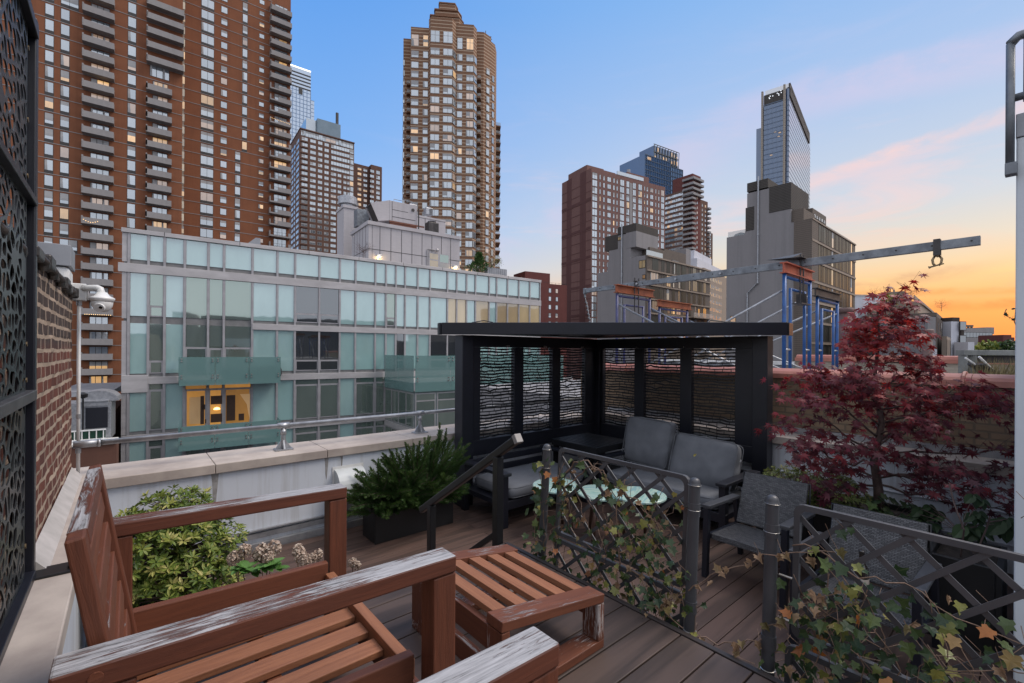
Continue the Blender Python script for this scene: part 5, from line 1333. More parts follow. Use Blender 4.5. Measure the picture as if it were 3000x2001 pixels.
# narrow glazed stair strip in the re-entrant
xs0, xs1 = B.s(524.5, YB), B.s(535, YB)
b = MB(); b.box(xs0, YB - .3, GZ, xs1, YB - .01, 110); B.part('stair_strip', b, BEIGE)
for z in rowsB: B.win('stair_window', (xs0 + xs1) / 2 + .1, YB - .31, z, .7, 1.7, 'A' if R.random() < .7 else 'L', 0, 1, .05)
def balcony_mesh(w, dp=1.5, part=.62, para=.98):
    b = MB(); b.box(-w / 2, -dp, -.18, w / 2, -.002, 0); x = -w / 2 + w * (1 - part)
    b.box(x, -dp, .001, w / 2, -dp + .14, para); b.box(-w / 2, -dp, .001, -w / 2 + .22, -.003, para + .25); b.box(w / 2 - .14, -dp + .141, .001, w / 2, -.003, para)
    b.box(-w / 2, -dp + .03, .001, x - .002, -dp + .10, .18)
    k = 7
    b.box(-w / 2 + .221, -dp + .05, para - .1, x - .002, -dp + .09, para - .05, 1)
    for i in range(k): xx = -w / 2 + .25 + (x + w / 2 - .3) * i / (k - 1); b.box(xx - .015, -dp + .055, .181, xx + .015, -dp + .085, para - .101, 1)
    return b
def balconies(px0, px1, rows, y, full_from=99, pl=.22, drop=1.35):
    x0, x1 = B.s(px0, y), B.s(px1, y); w = x1 - x0; variants = {}
    b0 = MB(); b0.box(x0 + .1, y - .012, rows[-1] - 2, x1 - .1, y - .001, rows[0] + 2)
    for i, z in enumerate(rows):
        v = R.choice([.62, .62, .62, .12, 1.0 if i < full_from else .62])
        if i < full_from: v = 1.0
        if v not in variants:
            o = balcony_mesh(w, 1.5, v).build('balcony', [CONC if v < .9 else B_RED, FRAME_D], B.t); variants[v] = o.data
            if v >= .9: o.data.materials[0] = CONC
        else:
            o = bpy.data.objects.new('balcony', variants[v]); COL.objects.link(o); o.parent = B.t
        o.location = ((x0 + x1) / 2, y, z - drop - GZ)
        B.win('balcony_door', (x0 + x1) / 2 + w * .04, y, z - .12, w * .60, 2.25, pick(pl, .22), 0, 3, .09)
balconies(238, 331, rowsA, 0); balconies(424, 499, rowsA[6:], 0); balconies(784, 846, rowsB[1:], YB, 7)
x0, x1 = B.s(428, 0), B.s(497, 0)
B.win('window', (x0 + x1) / 2, 0, rowsA[5] + .2, x1 - x0 - .6, 2.3, 'G', 0, 3, .09)
for z in rowsA[:5]:
    o = balcony_mesh(x1 - x0 + 2.2, 1.5, 1.0).build('balcony', [CONC, FRAME_D], B.t); o.location = ((x0 + x1) / 2 + .9, 0, z - 1.35 - GZ)
# festoon lights and a lit orange banner on three balconies
def festoon(pts, nm='festoon_lights'):
    b = MB()
    for p in pts: b.lathe([(.02, -.05), (.06, 0), (.02, .05)], p, 6)
    m_ = MATS.get('festoon')
    if not m_:
        m_, nt_, bb_ = nodes('festoon'); bb_.inputs['Emission Color'].default_value = (1, .55, .12, 1); bb_.inputs['Emission Strength'].default_value = 2.2; MATS['festoon'] = m_
    B.part(nm, b, m_)
xx = lambda px, y=-1.5: B.s(px, y)
zf = B.z(280, 922, -1.5); festoon([(xx(248 + 6.3 * i), -1.52, zf + .02 * (i % 2)) for i in range(13)])
zf = B.z(260, 645, -1.5); festoon([(xx(242 + 7 * i), -1.56, zf - .4 * math.sin(i * .5)) for i in range(7)])
zf = B.z(818, 352, YB - 1.5); festoon([(xx(790 + 4.5 * i, YB - 1.5), YB - 1.5, zf - .03 * i) for i in range(13)])
B.flush()

# ---------------------------------------------------------------- 2 far pale blue glass tower
B = Bld('glass_tower', 'pale blue glass skyscraper peeking out behind the orange brick tower', 905, 420, 53)
z0 = B.z(905, 212); x0, x1 = B.s(820), B.s(905.5); xs = B.s(914.5)
B.boxp('curtain_wall', G_SKYB, x0, 0, GZ, x1, 30, z0); B.boxp('curtain_wall', G_SKYB, x1 + .02, 2, GZ, xs + 1, 28, B.z(910, 291))
b = MB()
for k in range(5): b.box(x0, -.35, z0 - 3.2 * (k + 1.2) - 1.0, x1 + .1, -.02, z0 - 3.2 * (k + 1.2))
B.part('crown_louvre', b, FRAME_D)
b = MB()
for k in range(9): xk = x0 + (x1 - x0) * k / 8; b.box(xk - .25, -.3, GZ, xk + .25, -.01, z0 - 18)
for k in range(34): b.box(x0, -.12, z0 - 20 - 3.6 * k - .5, x1 + .1, -.011, z0 - 20 - 3.6 * k)
for k in range(30): b.box(x1 + .02, 1.9, B.z(910, 291) - 3.6 * k - .5, xs + 1, 1.99, B.z(910, 291) - 3.6 * k)
B.part('mullion', b, plain('blue_mullion', (.20, .29, .42), (.15, .22, .34), .4, .3, coord='obj'))
m_, nt_, bb_ = nodes('lit_parapet'); bb_.inputs['Emission Color'].default_value = (1, .92, .75, 1); bb_.inputs['Emission Strength'].default_value = 1.6
b = MB(); b.box(x0, -.4, z0, x1, .3, z0 + 1.0); B.part('crown_light', b, m_)
b = MB(); xq = B.s(876); b.box(xq - 1.6, -.36, B.z(876, 276), xq + 1.6, -.31, B.z(876, 260)); B.part('mechanical_opening', b, FRAME_D)

# ---------------------------------------------------------------- 3 apartment tower with rounded corner bays
B = Bld('apartment_tower', 'brown brick apartment block with wide window strips and a glass crown', 876, 218, 53)
z0 = B.z(876, 377); xr = B.s(1034)
B.boxp('wall', B_BROWN, 0, 0, GZ, xr, 40, z0)
zr = z0 - 4.4; rows = [zr - 2.75 * k for k in range(0, 30)]
gl = [(880, 898), (905, 922), (928, 941), (947, 960), (966, 982), (986, 997), (1003, 1012), (1014, 1021)]
for i, z in enumerate(rows):
    for j, (a, c) in enumerate(gl):
        if i < 5 and j >= 4: continue
        B.win('window', (B.s(a) + B.s(c)) / 2, 0, z, B.s(c) - B.s(a), 1.55, pick(.02, .04) if i > 1 else 'G', 0, 2, .12, frame=FRAME_W)
    for j, (a, c) in enumerate(((872.5, 865), (862, 858), (856, 851))):
        ta, tc_ = B.t_(a), B.t_(c); B.win('side_window', 0, (ta + tc_) / 2, z, abs(tc_ - ta), 1.6, 'G', -PI / 2, 2, .12, frame=FRAME_W)
    B.win('corner_window', B.s(1027), 0, z, B.s(1033) - B.s(1022), 2.3, 'L' if i in (6, 16) else 'G', 0, 1, .15, frame=FRAME_W)
    if i < 5: B.win('ribbon_window', (B.s(966) + B.s(1021)) / 2, 0, z, B.s(1021) - B.s(966), 1.8, 'G' if i != 2 else 'G', 0, 7, .12)
B.win('crown_window', (B.s(878) + B.s(1031)) / 2, 0, z0 - 1.7, B.s(1032) - B.s(878), 2.7, 'G', 0, 14, .14)
for (a, c) in ((882, 892), (907, 920), (930, 942), (950, 980), (988, 996)): B.win('crown_window', (B.s(a) + B.s(c)) / 2, -.05, z0 - 1.6, B.s(c) - B.s(a), 2.4, 'D' if a == 950 else 'G', 0, 2, .12)
b = MB(); b.box(-.2, -.3, z0 + .001, xr + .2, 40.2, z0 + .5)
B.part('cornice', b, B_BROWN); b = MB()
for i in range(30): b.box(-.3, -.35, rows[i] - 1.5, B.s(899), -.02, rows[i] - .95)
B.part('spandrel_band', b, B_BROWN)
x0, x1 = B.s(926, 12), B.s(994, 12); zt = B.z(960, 356, 12)
B.boxp('plant_room', plain('blue_grey_panel', (.16, .22, .27), (.13, .19, .235), .5, .2, coord='obj', scale=.3), x0, 12, z0, x1, 30, zt)
b = MB(); b.box(x0 - 5, 14, z0, x0 - .02, 28, zt - .6); B.part('plant_room', b, G_WIN)
xc = B.s(982, 14); b = MB(); b.tube([(xc, 13, zt - 1), (xc, 13, B.z(982, 331, 13))], .75, 10); B.part('flue', b, DARKST)
B.flush()

# ---------------------------------------------------------------- 4 dark annex with a lit column
B = Bld('dark_apartment_block', 'dark narrow apartment block with one column of lit windows', 1036, 244, 53)
z0 = B.z(1036, 478); x1 = B.s(1080); x2 = B.s(1112)
B.boxp('wall', B_BROWN, -6, 0, GZ, x1, 25, z0); B.boxp('wall', B_BROWN, x1 + .01, -2, GZ, x2, 25, B.z(1083, 486) )
for k in range(28):
    z = z0 - 2.4 - 2.75 * k
    B.win('window', B.s(1050), 0, z, B.s(1056) - B.s(1044), 1.6, 'L', 0, 1, .12)
    B.win('window', B.s(1067), 0, z, (B.s(1073) - B.s(1061)) if k < 5 else 2.0, 1.6, pick(.03, .03), 0, 2, .12)
    B.win('window', B.s(1087, -2), -2, z - .4, B.s(1094) - B.s(1082), 1.6, pick(.02, .02), 0, 2, .12)
    B.win('window', B.s(1104.5, -2), -2, z - .4, B.s(1110) - B.s(1099), 2.0, 'G', 0, 2, .1)
b = MB(); xc = B.s(1057, 8); b.tube([(xc, 8, z0), (xc, 8, z0 + 2.4)], .3, 8); B.part('flue', b, DARKST)
B.flush()

# ---------------------------------------------------------------- 5 striped tower with stepped crown
B = Bld('striped_tower', 'tall brown and cream striped residential tower with a stepped crown', 1290, 132, 84)
zA, zC, zD, zL, zR, zQ = B.z(1225, 80), B.z(1290, 62), B.z(1360, 68), B.z(1187, 113, 4), B.z(1420, 98, 5), B.z(1445, 128, 9)
S_ = B.s
pA = [(S_(1198), 0), (S_(1253), 0), (S_(1253), 14), (S_(1198), 14)]
pC = [(S_(1251), -.2), (S_(1257), -1.4), (S_(1320), -1.4), (S_(1331), .4), (S_(1331), 14), (S_(1251), 14)]
pD = [(S_(1331) + .02, .4), (S_(1382), .4), (S_(1392), 2.2), (S_(1392), 14), (S_(1331) + .02, 14)]
pL = [(S_(1176.5, 4), 4), (S_(1198) - .02, 4), (S_(1198) - .02, 18), (S_(1176.5, 4), 18)]
pR = [(S_(1392) + .02, 4.5), (S_(1412, 4.5), 4.5), (S_(1434, 5.5), 6.5), (S_(1434, 5.5) + .5, 24), (S_(1392) + .02, 24)]
pQ = [(S_(1434, 5.5) + .02, 8), (S_(1446, 8), 9.5), (S_(1450, 12), 13), (S_(1450, 12), 26), (S_(1434, 5.5) + .02, 26)]
for pl_, z in ((pA, zA), (pC, zC), (pD, zD), (pL, zL), (pR, zR), (pQ, zQ)):
    b = MB(); b.prism(pl_, GZ, z); B.part('wall', b, B_STRIPE)
for (a, c, py, yy) in ((1254, 1351, 47, 3), (1267, 1345, 29, 5), (1280, 1334, 9, 7)):
    x0, x1 = S_(a, yy), S_(c, yy); e = (x1 - x0) * .12; zt = B.z((a + c) / 2, py, yy)
    b = MB(); b.prism([(x0 + e * .3, yy), (x1 - e, yy), (x1, yy + 2), (x1, yy + 13), (x0, yy + 13), (x0, yy + 1)], zA - 4, zt - .35); b.prism([(x0, yy - .3), (x1 - e, yy - .3), (x1 + .2, yy + 1.9), (x1 + .2, yy + 13), (x0 - .2, yy + 13), (x0 - .2, yy + .9)], zt - .349, zt); B.part('crown_tier', b, B_STRIPE)
FH = 2.75 * 132 / 134.5
zw = B.z(1225, 148)
rows = [B.z(1225, y) for y in (159.5, 191)] + [B.z(1225, 191) - FH * k for k in range(1, 26)]
W6 = [(1199.5, 1221.5, 0, 1), (1234, 1249.5, 0, 1), (1256, 1283, -1.4, 2), (1293, 1321, -1.4, 2), (1334, 1350, .4, 1), (1361, 1382.5, .4, 2)]
wide = [('corner', 1321.5, 1330.5, -1.4, .4), ('corner', 1383, 1391.5, .4, 2.2)]
for i, z in enumerate(rows):
    for a, c, y, mu in W6:
        x0, x1 = S_(a, y), S_(c, y)
        B.win('window', (x0 + x1) / 2, y - .02, z + (.35 if y < 0 else .2 if y > .1 else 0), x1 - x0, 1.85 if i else 1.95, pick(.08, .14) if i > 0 else 'G', 0, mu, .12, frame=FRAME_W)
    for nm, a, c, ya, yc in wide:
        x0, x1 = S_(a, ya), S_(c, yc); L_ = math.hypot(x1 - x0, yc - ya)
        B.win('corner_window', (x0 + x1) / 2 + .03, (ya + yc) / 2 - .03, z + .3, L_ * .92, 1.85, pick(.04, .1), math.atan2(yc - ya, x1 - x0), 1, .1, frame=FRAME_W)
    x0, x1 = S_(1412, 4.5), S_(1434, 5.5)
    B.win('wing_window', (x0 + x1) / 2 + .2, 5.45, z - .2, 1.3, 1.9, pick(.02, .05), math.atan2(2.0, x1 - x0), 1, .1, frame=FRAME_W)
    B.win('wing_window', S_(1440, 8.5), 8.7, z - .4, 1.1, 1.9, pick(.02, .04), .9, 1, .1, frame=FRAME_W)
    B.win('wing_window', S_(1178.3, 4), 3.98, z - .2, .5, 1.7, 'G', 0, 1, .08, frame=FRAME_W)
# top double height row
for a, c, y, mu in W6:
    x0, x1 = S_(a, y), S_(c, y); B.win('tall_window', (x0 + x1) / 2, y - .02, B.z(1225, 119) + (.6 if y < 0 else .3 if y > .1 else 0), x1 - x0, 3.3, {1199.5: 'D', 1234: 'L', 1361: 'L'}.get(a, 'G'), 0, mu, .12, 0, 1.2, frame=FRAME_W)
def bal(xc, yc, w, dp, rows, rz, nm='balcony'):
    me = None
    for z in rows:
        if me is None:
            b = MB(); b.prism([(-w / 2, -.01), (-w / 2 + .3, -dp), (w / 2 - .3, -dp), (w / 2, -.01)], -.3, 0); b.prism([(-w / 2 + .02, -.01), (-w / 2 + .3, -dp + .06), (w / 2 - .3, -dp + .06), (w / 2 - .02, -.01)], .25, 1.0, 1)
            o = b.build(nm, [B_STRIPE, G_RAIL], B.t); me = o.data
        else: o = bpy.data.objects.new(nm, me); COL.objects.link(o); o.parent = B.t
        o.location = (xc, yc, z - 1.2 - GZ); o.rotation_euler = (0, 0, rz)
bal((S_(1392) + S_(1404, 3)) / 2 + .1, 4.4, S_(1406, 4) - S_(1391, 4), 2.0, rows[1:], 0)
bal(S_(1450, 12) + .01, 17, 7, 1.6, rows[4:], PI / 2)
bal(S_(1190, 4) + .4, 3.99, 1.6, 1.2, rows[2:], 0)
# weather vane mast
b = MB(); xm = S_(1417, 9)
b.tube([(xm, 9, zR), (xm, 9, zR + 3.6)], .12, 6); b.tube([(xm - 2.2, 9, zR + 1.2), (xm + 1.8, 9, zR + 1.9)], .1, 5); b.tube([(xm - 1.5, 9, zR + 2.1), (xm + 2, 9, zR + 1.0)], .1, 5); b.tube([(xm - 4, 9, zR), (xm, 9, zR + 1.5)], .05, 5)
B.part('antenna', b, DARKST)
B.flush()
# ---------------------------------------------------------------- 6 low glass building across the yard
B = Bld('glass_building', 'low building clad in frosted teal glass panels with glass balconies', 360, 23.3, 53.9)
zT = B.z(360, 668); xe = B.s(1580); z1 = B.z(360, 773); z2 = B.z(800, 950); z3 = B.z(800, 1096); z4 = z3 - (z2 - z3); z5 = z4 - 3
B.boxp('wall', plain('grey_core', (.2, .2, .2), None, .7), .02, .02, GZ, xe, 18, zT - .02)
bd = [360, 376, 434, 481, 540, 609, 655, 738, 811, 863, 934, 994, 1040, 1098, 1129, 1158, 1185, 1222, 1258, 1309, 1336, 1365, 1391, 1431, 1453, 1485, 1518, 1550, 1580]
bx_ = [B.s(p) for p in bd]
f1 = 'PTNTNNNTTKKTTTNTTTTAATATAAAA'
f2 = 'PTNTNNNTTKKTTTTKTTKKTTTTTTTT'
f3 = 'PTNTRRRTTNNTNNTTTTTTTTTTTTTT'
f4 = 'PTNTNNNTTNNTNNTTTTTTTTTTTTTT'
def cell(k, za, zb_, kind, split=None, off=.0):
    x0, x1 = bx_[k] + .07, bx_[k + 1] - .07
    name = 'glass_panel' if kind == 'T' else 'window'
    if kind == 'P':
        B.boxp('pilaster', ALUB, bx_[k] - .05, -.06, za - .15, bx_[k + 1] - .07, .019, zb_ + .1); return
    b = MB(); rn = R.random()
    if split:
        zs = za + (zb_ - za) * split
        b.add([(x0, -.012, zs + .05), (x1, -.012, zs + .05), (x1, -.012, zb_), (x0, -.012, zb_)], [(0, 1, 2, 3)], 1, None, rn)
        b.add([(x0 + .05, -.03, za + .05), (x1 - .05, -.03, za + .05), (x1 - .05, -.03, zs - .06), (x0 + .05, -.03, zs - .06)], [(0, 1, 2, 3)], 1, None, (rn + .37) % 1)
        b.box(x0 - .02, -.025, za - .01, x1 + .02, -.006, zs + .045)
    else:
        b.box(x0 - .02, -.009, za, x1 + .02, .0, zb_); b.add([(x0, -.012, za), (x1, -.012, za), (x1, -.012, zb_), (x0, -.012, zb_)], [(0, 1, 2, 3)], 1, None, rn)
    B.part(name, b, [ALU, KM[kind]])
for k in range(28):
    cell(k, z1 + .28, zT - .22, 'T' if k else 'P')
    for (za, zb_, row) in ((z2 + .18, z1 - .22, f1), (z3 + .18, z2 - .2, f2), (z4 + .18, z3 - .2, f3), (z5 + .18, z4 - .2, f4)):
        kd = row[k]; sp_ = None
        if kd in 'NK': sp_ = {f1: .22, f2: .24, f3: .0, f4: 0}[row] or (.80 if row in (f3, f4) else None)
        if k in (4, 5, 6) and row == f1: sp_ = None
        if k in (4, 5, 6) and row == f2: sp_ = .52 if k != 5 else .5
        if kd == 'R': sp_ = .78
        cell(k, za, zb_, kd, sp_)
b = MB()
for k in range(1, 29): b.box(bx_[k] - .055, -.09, GZ, bx_[k] + .055, -.001, zT - .2)
B.part('mullion', b, ALU)
for (z, h, p, a, c) in ((zT, .22, .16, -.08, xe + .06), (z1 + .05, .46, .13, -.2, xe + .08), (z2, .36, .12, B.s(738), xe + .05), (z3, .38, .12, B.s(434), xe + .05), (z3 + .1, .9, .14, -.05, B.s(434)), (z4, .36, .12, -.05, xe), (z5, .36, .12, -.05, xe)):
    B.boxp('aluminium_band', ALUB, a, -p, z - h, c, -.0015, z + (.0 if z != zT else .0), bevel=.01)
b = MB()
for p in (480, 700, 902, 1048, 1178, 1292, 1395, 1485): x = B.s(p); b.box(x - .012, -.163, zT - .21, x + .012, .6, zT + .012)
B.part('coping_joint', b, FRAME_D)
def glass_balcony(px0, px1, za, h, p, n):
    x0, x1 = B.s(px0, 0), B.s(px1, -p); b = MB()
    b.box(x0, -p, za - .2, x1, -.165, za)
    B.part('balcony_slab', b, ALUB)
    for k in range(n):
        a, c = x0 + (x1 - x0) * k / n, x0 + (x1 - x0) * (k + 1) / n
        b = MB(); b.box(a + .01, -p - .05, za - .28, c - .01, -p - .035, za + h); o = B.part('balustrade_panel', b, G_BALU)
        b = MB()
        for zz in (za + .12, za + .26, za + h - .22, za + h - .1):
            for xx in (a + .12, c - .12): b.tube([(xx, -p - .05, zz), (xx, -p - .09, zz)], .04, 8)
        b.build('standoff', CHROME, o, off=(0, 0, -GZ))
    for xx in (x0, x1):
        b = MB(); b.box(xx - .008, -p - .03, za - .28, xx + .008, -.17, za + h); B.part('balustrade_panel', b, G_BALU)
zb_ = B.z(670, 1118, -1.3); glass_balcony(524, 822, zb_ + .12, B.z(670, 1046, -1.3) - zb_ - .12, 1.3, 3)
zb2_ = B.z(670, 1300, -1.3); glass_balcony(524, 822, zb2_ + .12, 1.0, 1.3, 3)
# dark tarpaulin against the inside of the upper balcony glass
x0 = B.s(650, -1.1); b = MB(); b.box(x0, -1.15, zb_ + .13, x0 + 3.0, -.6, zb_ + .80); b.build('covered_furniture', plain('dark_cover', (.03, .035, .04), None, .7), B.t, off=(0, 0, -GZ), bevel=.2)
# projecting lower wing with roof terrace
x0 = B.s(1127); x1 = x0 + 13; p = 5.0; zw = ZZ(1222, 1122, B.dep(x0, -p))
B.boxp('lower_wing', plain('wing_core', (.16, .2, .2), None, .6), x0 + .03, -p + .03, GZ, x1, -.17, zw - .02)
for k in range(9):
    for (za, zc) in ((zw - 2.75, zw - .65), (zw - 6, zw - 3.2)):
        a = x0 + k * 1.45; b = MB(); b.box(a + .05, -p + .0, za, a + 1.4, -p + .029, zc); b.add([(a + .12, -p - .004, za + .06), (a + 1.33, -p - .004, za + .06), (a + 1.33, -p - .004, zc - .5), (a + .12, -p - .004, zc - .5)], [(0, 1, 2, 3)], 1, None, R.random())
        b.add([(a + .12, -p - .004, zc - .42), (a + 1.33, -p - .004, zc - .42), (a + 1.33, -p - .004, zc - .05), (a + .12, -p - .004, zc - .05)], [(0, 1, 2, 3)], 1, None, R.random()); B.part('wing_window', b, [ALU, G_GREEN])
for k in range(4):
    for (za, zc) in ((zw - 2.75, zw - .65), (zw - 6, zw - 3.2)):
        a = -p + .1 + k * 1.2; b = MB(); b.box(x0 + .0, a, za, x0 + .029, a + 1.15, zc); b.add([(x0 - .004, a + .06, za + .06), (x0 - .004, a + 1.09, za + .06), (x0 - .004, a + 1.09, zc - .06), (x0 - .004, a + .06, zc - .06)], [(3, 2, 1, 0)], 1, None, R.random()); B.part('wing_window', b, [ALU, G_GREEN])
b = MB(); b.box(x0 - .05, -p - .05, zw - .5, x1, -.17, zw); B.part('aluminium_band', b, ALUB)
b = MB(); b.box(x0 - .06, -p - .06, zw - 3.15, x1, -.17, zw - 2.8); B.part('aluminium_band', b, ALUB)
hb = ZZ(1222, 1042, B.dep(x0, -p)) - zw
for k in range(5):
    b = MB(); b.box(x0 + k * 2.4 + .01, -p - .075, zw - .55, x0 + k * 2.4 + 2.39, -p - .055, zw + hb); o = B.part('balustrade_panel', b, G_BALU)
    b = MB()
    for xx in (x0 + k * 2.4 + .15, x0 + k * 2.4 + 2.25):
        for zz in (zw + .1, zw + .28, zw + hb - .3, zw + hb - .12): b.tube([(xx, -p - .075, zz), (xx, -p - .12, zz)], .045, 8)
    b.build('standoff', CHROME, o, off=(0, 0, -GZ))
for k in range(2):
    b = MB(); b.box(x0 - .075, -p + k * 2.4 + .01, zw - .55, x0 - .055, -p + k * 2.4 + 2.39, zw + hb); B.part('balustrade_panel', b, G_BALU)
# chair lamp glimpsed in the lit room
for q, (px, py, w_, h_) in enumerate(((650, 1190, .5, .14), (622, 1150, .12, 1.4))):
    x = B.s(px); z = B.z(px, py)
m_, nt_, bb_ = nodes('lamp_glow'); bb_.inputs['Emission Color'].default_value = (1, .62, .18, 1); bb_.inputs['Emission Strength'].default_value = 3.0
b = MB(); x = B.s(636); z = B.z(636, 1200); b.lathe([(.05, 0), (.16, .02), (.13, .10), (.04, .14)], (x, -.1, z), 12); B.part('room_lamp', b, m_)
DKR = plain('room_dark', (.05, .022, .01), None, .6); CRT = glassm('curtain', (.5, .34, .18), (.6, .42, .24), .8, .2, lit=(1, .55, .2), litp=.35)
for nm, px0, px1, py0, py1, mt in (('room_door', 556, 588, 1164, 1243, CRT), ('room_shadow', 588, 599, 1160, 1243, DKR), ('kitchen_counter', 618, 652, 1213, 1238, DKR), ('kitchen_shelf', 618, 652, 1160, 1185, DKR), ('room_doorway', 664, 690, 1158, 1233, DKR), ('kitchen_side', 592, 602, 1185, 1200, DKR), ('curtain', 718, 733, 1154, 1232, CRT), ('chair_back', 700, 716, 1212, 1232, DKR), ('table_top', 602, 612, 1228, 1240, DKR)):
    b = MB(); x0, x1 = B.s(px0), B.s(px1); za, zc = B.z(px0, py1), B.z(px0, py0)
    if nm == 'curtain': b.add([(x0 + .25, -.04, za), (x1, -.04, za), (x1, -.04, zc), (x0 - .25, -.04, zc), (x0 + .1, -.04, zc - .6)], [(0, 1, 2, 3, 4)], 0)
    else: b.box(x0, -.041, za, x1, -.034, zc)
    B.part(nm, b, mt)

# ---------------------------------------------------------------- penthouse on its roof
P = Bld('penthouse', 'silver panelled rooftop penthouse with two lit wall lamps', 1078, 36, 53.9)
zt = P.z(1078, 651); zr = zT; x1 = P.s(1345); yl = P.t_(1029)
P.boxp('wall', CLAD, 0, 0, zr - .3, x1, yl, zt - .16)
P.boxp('roof_edge', CLAD, -.1, -.1, zt - .159, x1 + .1, yl + .1, zt + .12)
b = MB(); n = 9
for k in range(1, n): b.box(x1 * k / n - .02, -.012, zr, x1 * k / n + .02, -.001, zt - .17)
b.box(0, -.013, zt - 2.1, x1, -.0015, zt - 2.06); b.box(.28, -.011, zr, .30, -.001, zt - .17)
for k in range(1, 6): b.box(-.012, yl * k / 6 - .02, zr, -.001, yl * k / 6 + .02, zt - .17)
b.box(-.013, 0, zt - 2.1, -.0015, yl, zt - 2.06)
P.part('panel_joint', b, FRAME_D)
# upper block, duct tower
x0, xq = P.s(1180, 4), P.s(1303, 4); zu = P.z(1240, 633, 4)
P.boxp('upper_block', CLAD, x0, 4, zt - .2, xq, 8, zu); b = MB()
for k in (1, 2, 3): b.box(x0 + (xq - x0) * k / 4 - .02, 3.985, zt, x0 + (xq - x0) * k / 4 + .02, 3.999, zu - .2)
b.box(x0, 3.985, zu - .22, xq, 3.999, zu - .19); P.part('panel_joint', b, FRAME_D)
x0, xq = P.s(1005, 7), P.s(1044, 7); zq = P.z(1024, 603, 7)
P.boxp('duct_tower', CLAD, x0, 7, zr - .3, xq, 9.2, zq - .25); P.boxp('duct_tower', CLAD, x0 - .08, 6.92, zq - .249, xq + .08, 9.28, zq)
b = MB(); cx_ = (x0 + xq) / 2; b.lathe([(.55, zq), (.62, zq + .05), (.62, zq + .25), (.85, zq + .3), (.85, zq + .95), (.8, zq + 1.0)], (cx_, 7.9, 0), 16); P.part('exhaust_fan', b, GALV)
b = MB(); b.box(x0 - 3, 5.0, zr - .2, x0 + 4.2, 5.1, zr + .9)
for k in range(18): b.box(x0 - 3 + k * .4, 4.97, zr - .2, x0 - 3 + k * .4 + .03, 4.999, zr + .9)
P.part('roof_fence', b, CHIMG)
# wall lamps
m_, nt_, bb_ = nodes('wall_lamp_glow'); bb_.inputs['Emission Color'].default_value = (1, .75, .38, 1); bb_.inputs['Emission Strength'].default_value = 6
for px, py in ((1108, 750), (1332, 782)):
    x = P.s(px, -.1); z = P.z(px, py, -.1); b = MB(); b.box(x - .18, -.28, z - .06, x + .18, -.002, z + .12); o = P.part('wall_lamp', b, WPLAST, bevel=.05)
    b = MB(); b.box(x - .14, -.25, z - .075, x + .14, -.03, z - .062); b.build('lamp_glass', m_, o, off=(0, 0, -GZ))
    ld = bpy.data.lights.new('wall_lamp_light', 'POINT'); ld.energy = 16; ld.color = (1, .68, .3); ld.shadow_soft_size = .1
    lo = bpy.data.objects.new('wall_lamp_light', ld); COL.objects.link(lo); lo.parent = P.t; lo.location = (x, -.3, z - .22 - GZ)
x0, x1_ = P.s(1254), P.s(1314); zd = P.z(1284, 742)
P.win('glazed_door', (x0 + (x0 + x1_) / 2) / 2, 0, zd - 1.1, (x1_ - x0) / 2, 2.1, 'A', 0, 1, .1, 0, .55, frame=ALU); P.win('glazed_door', (x1_ + (x0 + x1_) / 2) / 2, 0, zd - 1.1, (x1_ - x0) / 2, 2.1, 'N', 0, 1, .08, 0, .7, frame=ALU)
b = MB(); x = P.s(1250); b.tube([(x, -.06, zr), (x, -.06, P.z(1250, 730)), (x + .7, -.06, P.z(1262, 732))], .05, 6); b.lathe([(.12, -.12), (.16, 0), (.05, .14)], (x + .85, -.2, P.z(1268, 733)), 10); P.part('conduit', b, ALU)
P.flush()
def roofthing(name, label, cat): return tag(bpy.data.objects.new(name, None), label, cat)
# exhaust hood
def on_pent(name, label, cat, px, py, y):
    x = P.s(px, y); d = P.dep(x, y); wx, wy = W(px, d)
    return thing(name, label, cat, (wx, wy, ZZ(px, py, d)), P.t.rotation_euler.z)
t = on_pent('air_handler', 'silver rooftop air handler with a slanted dark intake hood', 'machine', 1170, 668, 1.8)
b = MB(); b.box(-1.15, -.5, .35, 1.35, .9, 2.05); b.build('casing', CLAD, t, bevel=.02)
b = MB(); b.add([(-1.16, -.5, .35), (-1.16, .9, .35), (-1.16, .9, 2.05), (-1.16, -.5, 2.05), (-2.1, -.5, .15), (-2.1, .9, .15), (-2.75, .9, 1.5), (-2.75, -.5, 1.5)], [(0, 3, 7, 4), (1, 5, 6, 2), (3, 2, 6, 7), (0, 4, 5, 1)]); b.build('intake_hood', CLAD, t)
b = MB(); b.add([(-2.02, -.42, .24), (-2.02, .82, .24), (-2.62, .82, 1.5), (-2.62, -.42, 1.5)], [(0, 3, 2, 1)]); b.build('intake_mesh', FRAME_D, t)
b = MB(); b.box(-1.1, -.55, .0, 1.3, -.35, .34); b.box(-1.1, .6, .0, 1.3, .8, .34); b.box(-1.2, -.6, .20, 2.0, -.551, .33); b.build('timber_support', W_EDGE, t)
b = MB(); b.box(-.9, -.512, .7, 1.2, -.501, .74); b.box(-.9, -.512, 1.3, .5, -.501, 1.33); b.box(-.93, -.513, .4, -.9, -.5015, 2.0); b.tube([(.95, -.52, 1.6), (.95, -.56, 1.6)], .14, 10); b.tube([(1.45, -.6, 0), (1.45, -.6, 1.8)], .05, 6); b.build('seam', FRAME_D, t)
b = MB(); b.tube([(-.5, .2, 2.05), (-.5, .2, 2.45), (.3, .2, 2.45), (.3, .2, 2.05)], .03, 6); b.tube([(.5, .3, 2.05), (.5, .3, 2.6), (1.2, .3, 2.6), (1.2, .3, 2.05)], .03, 6); b.build('guard_loop', GALV, t)
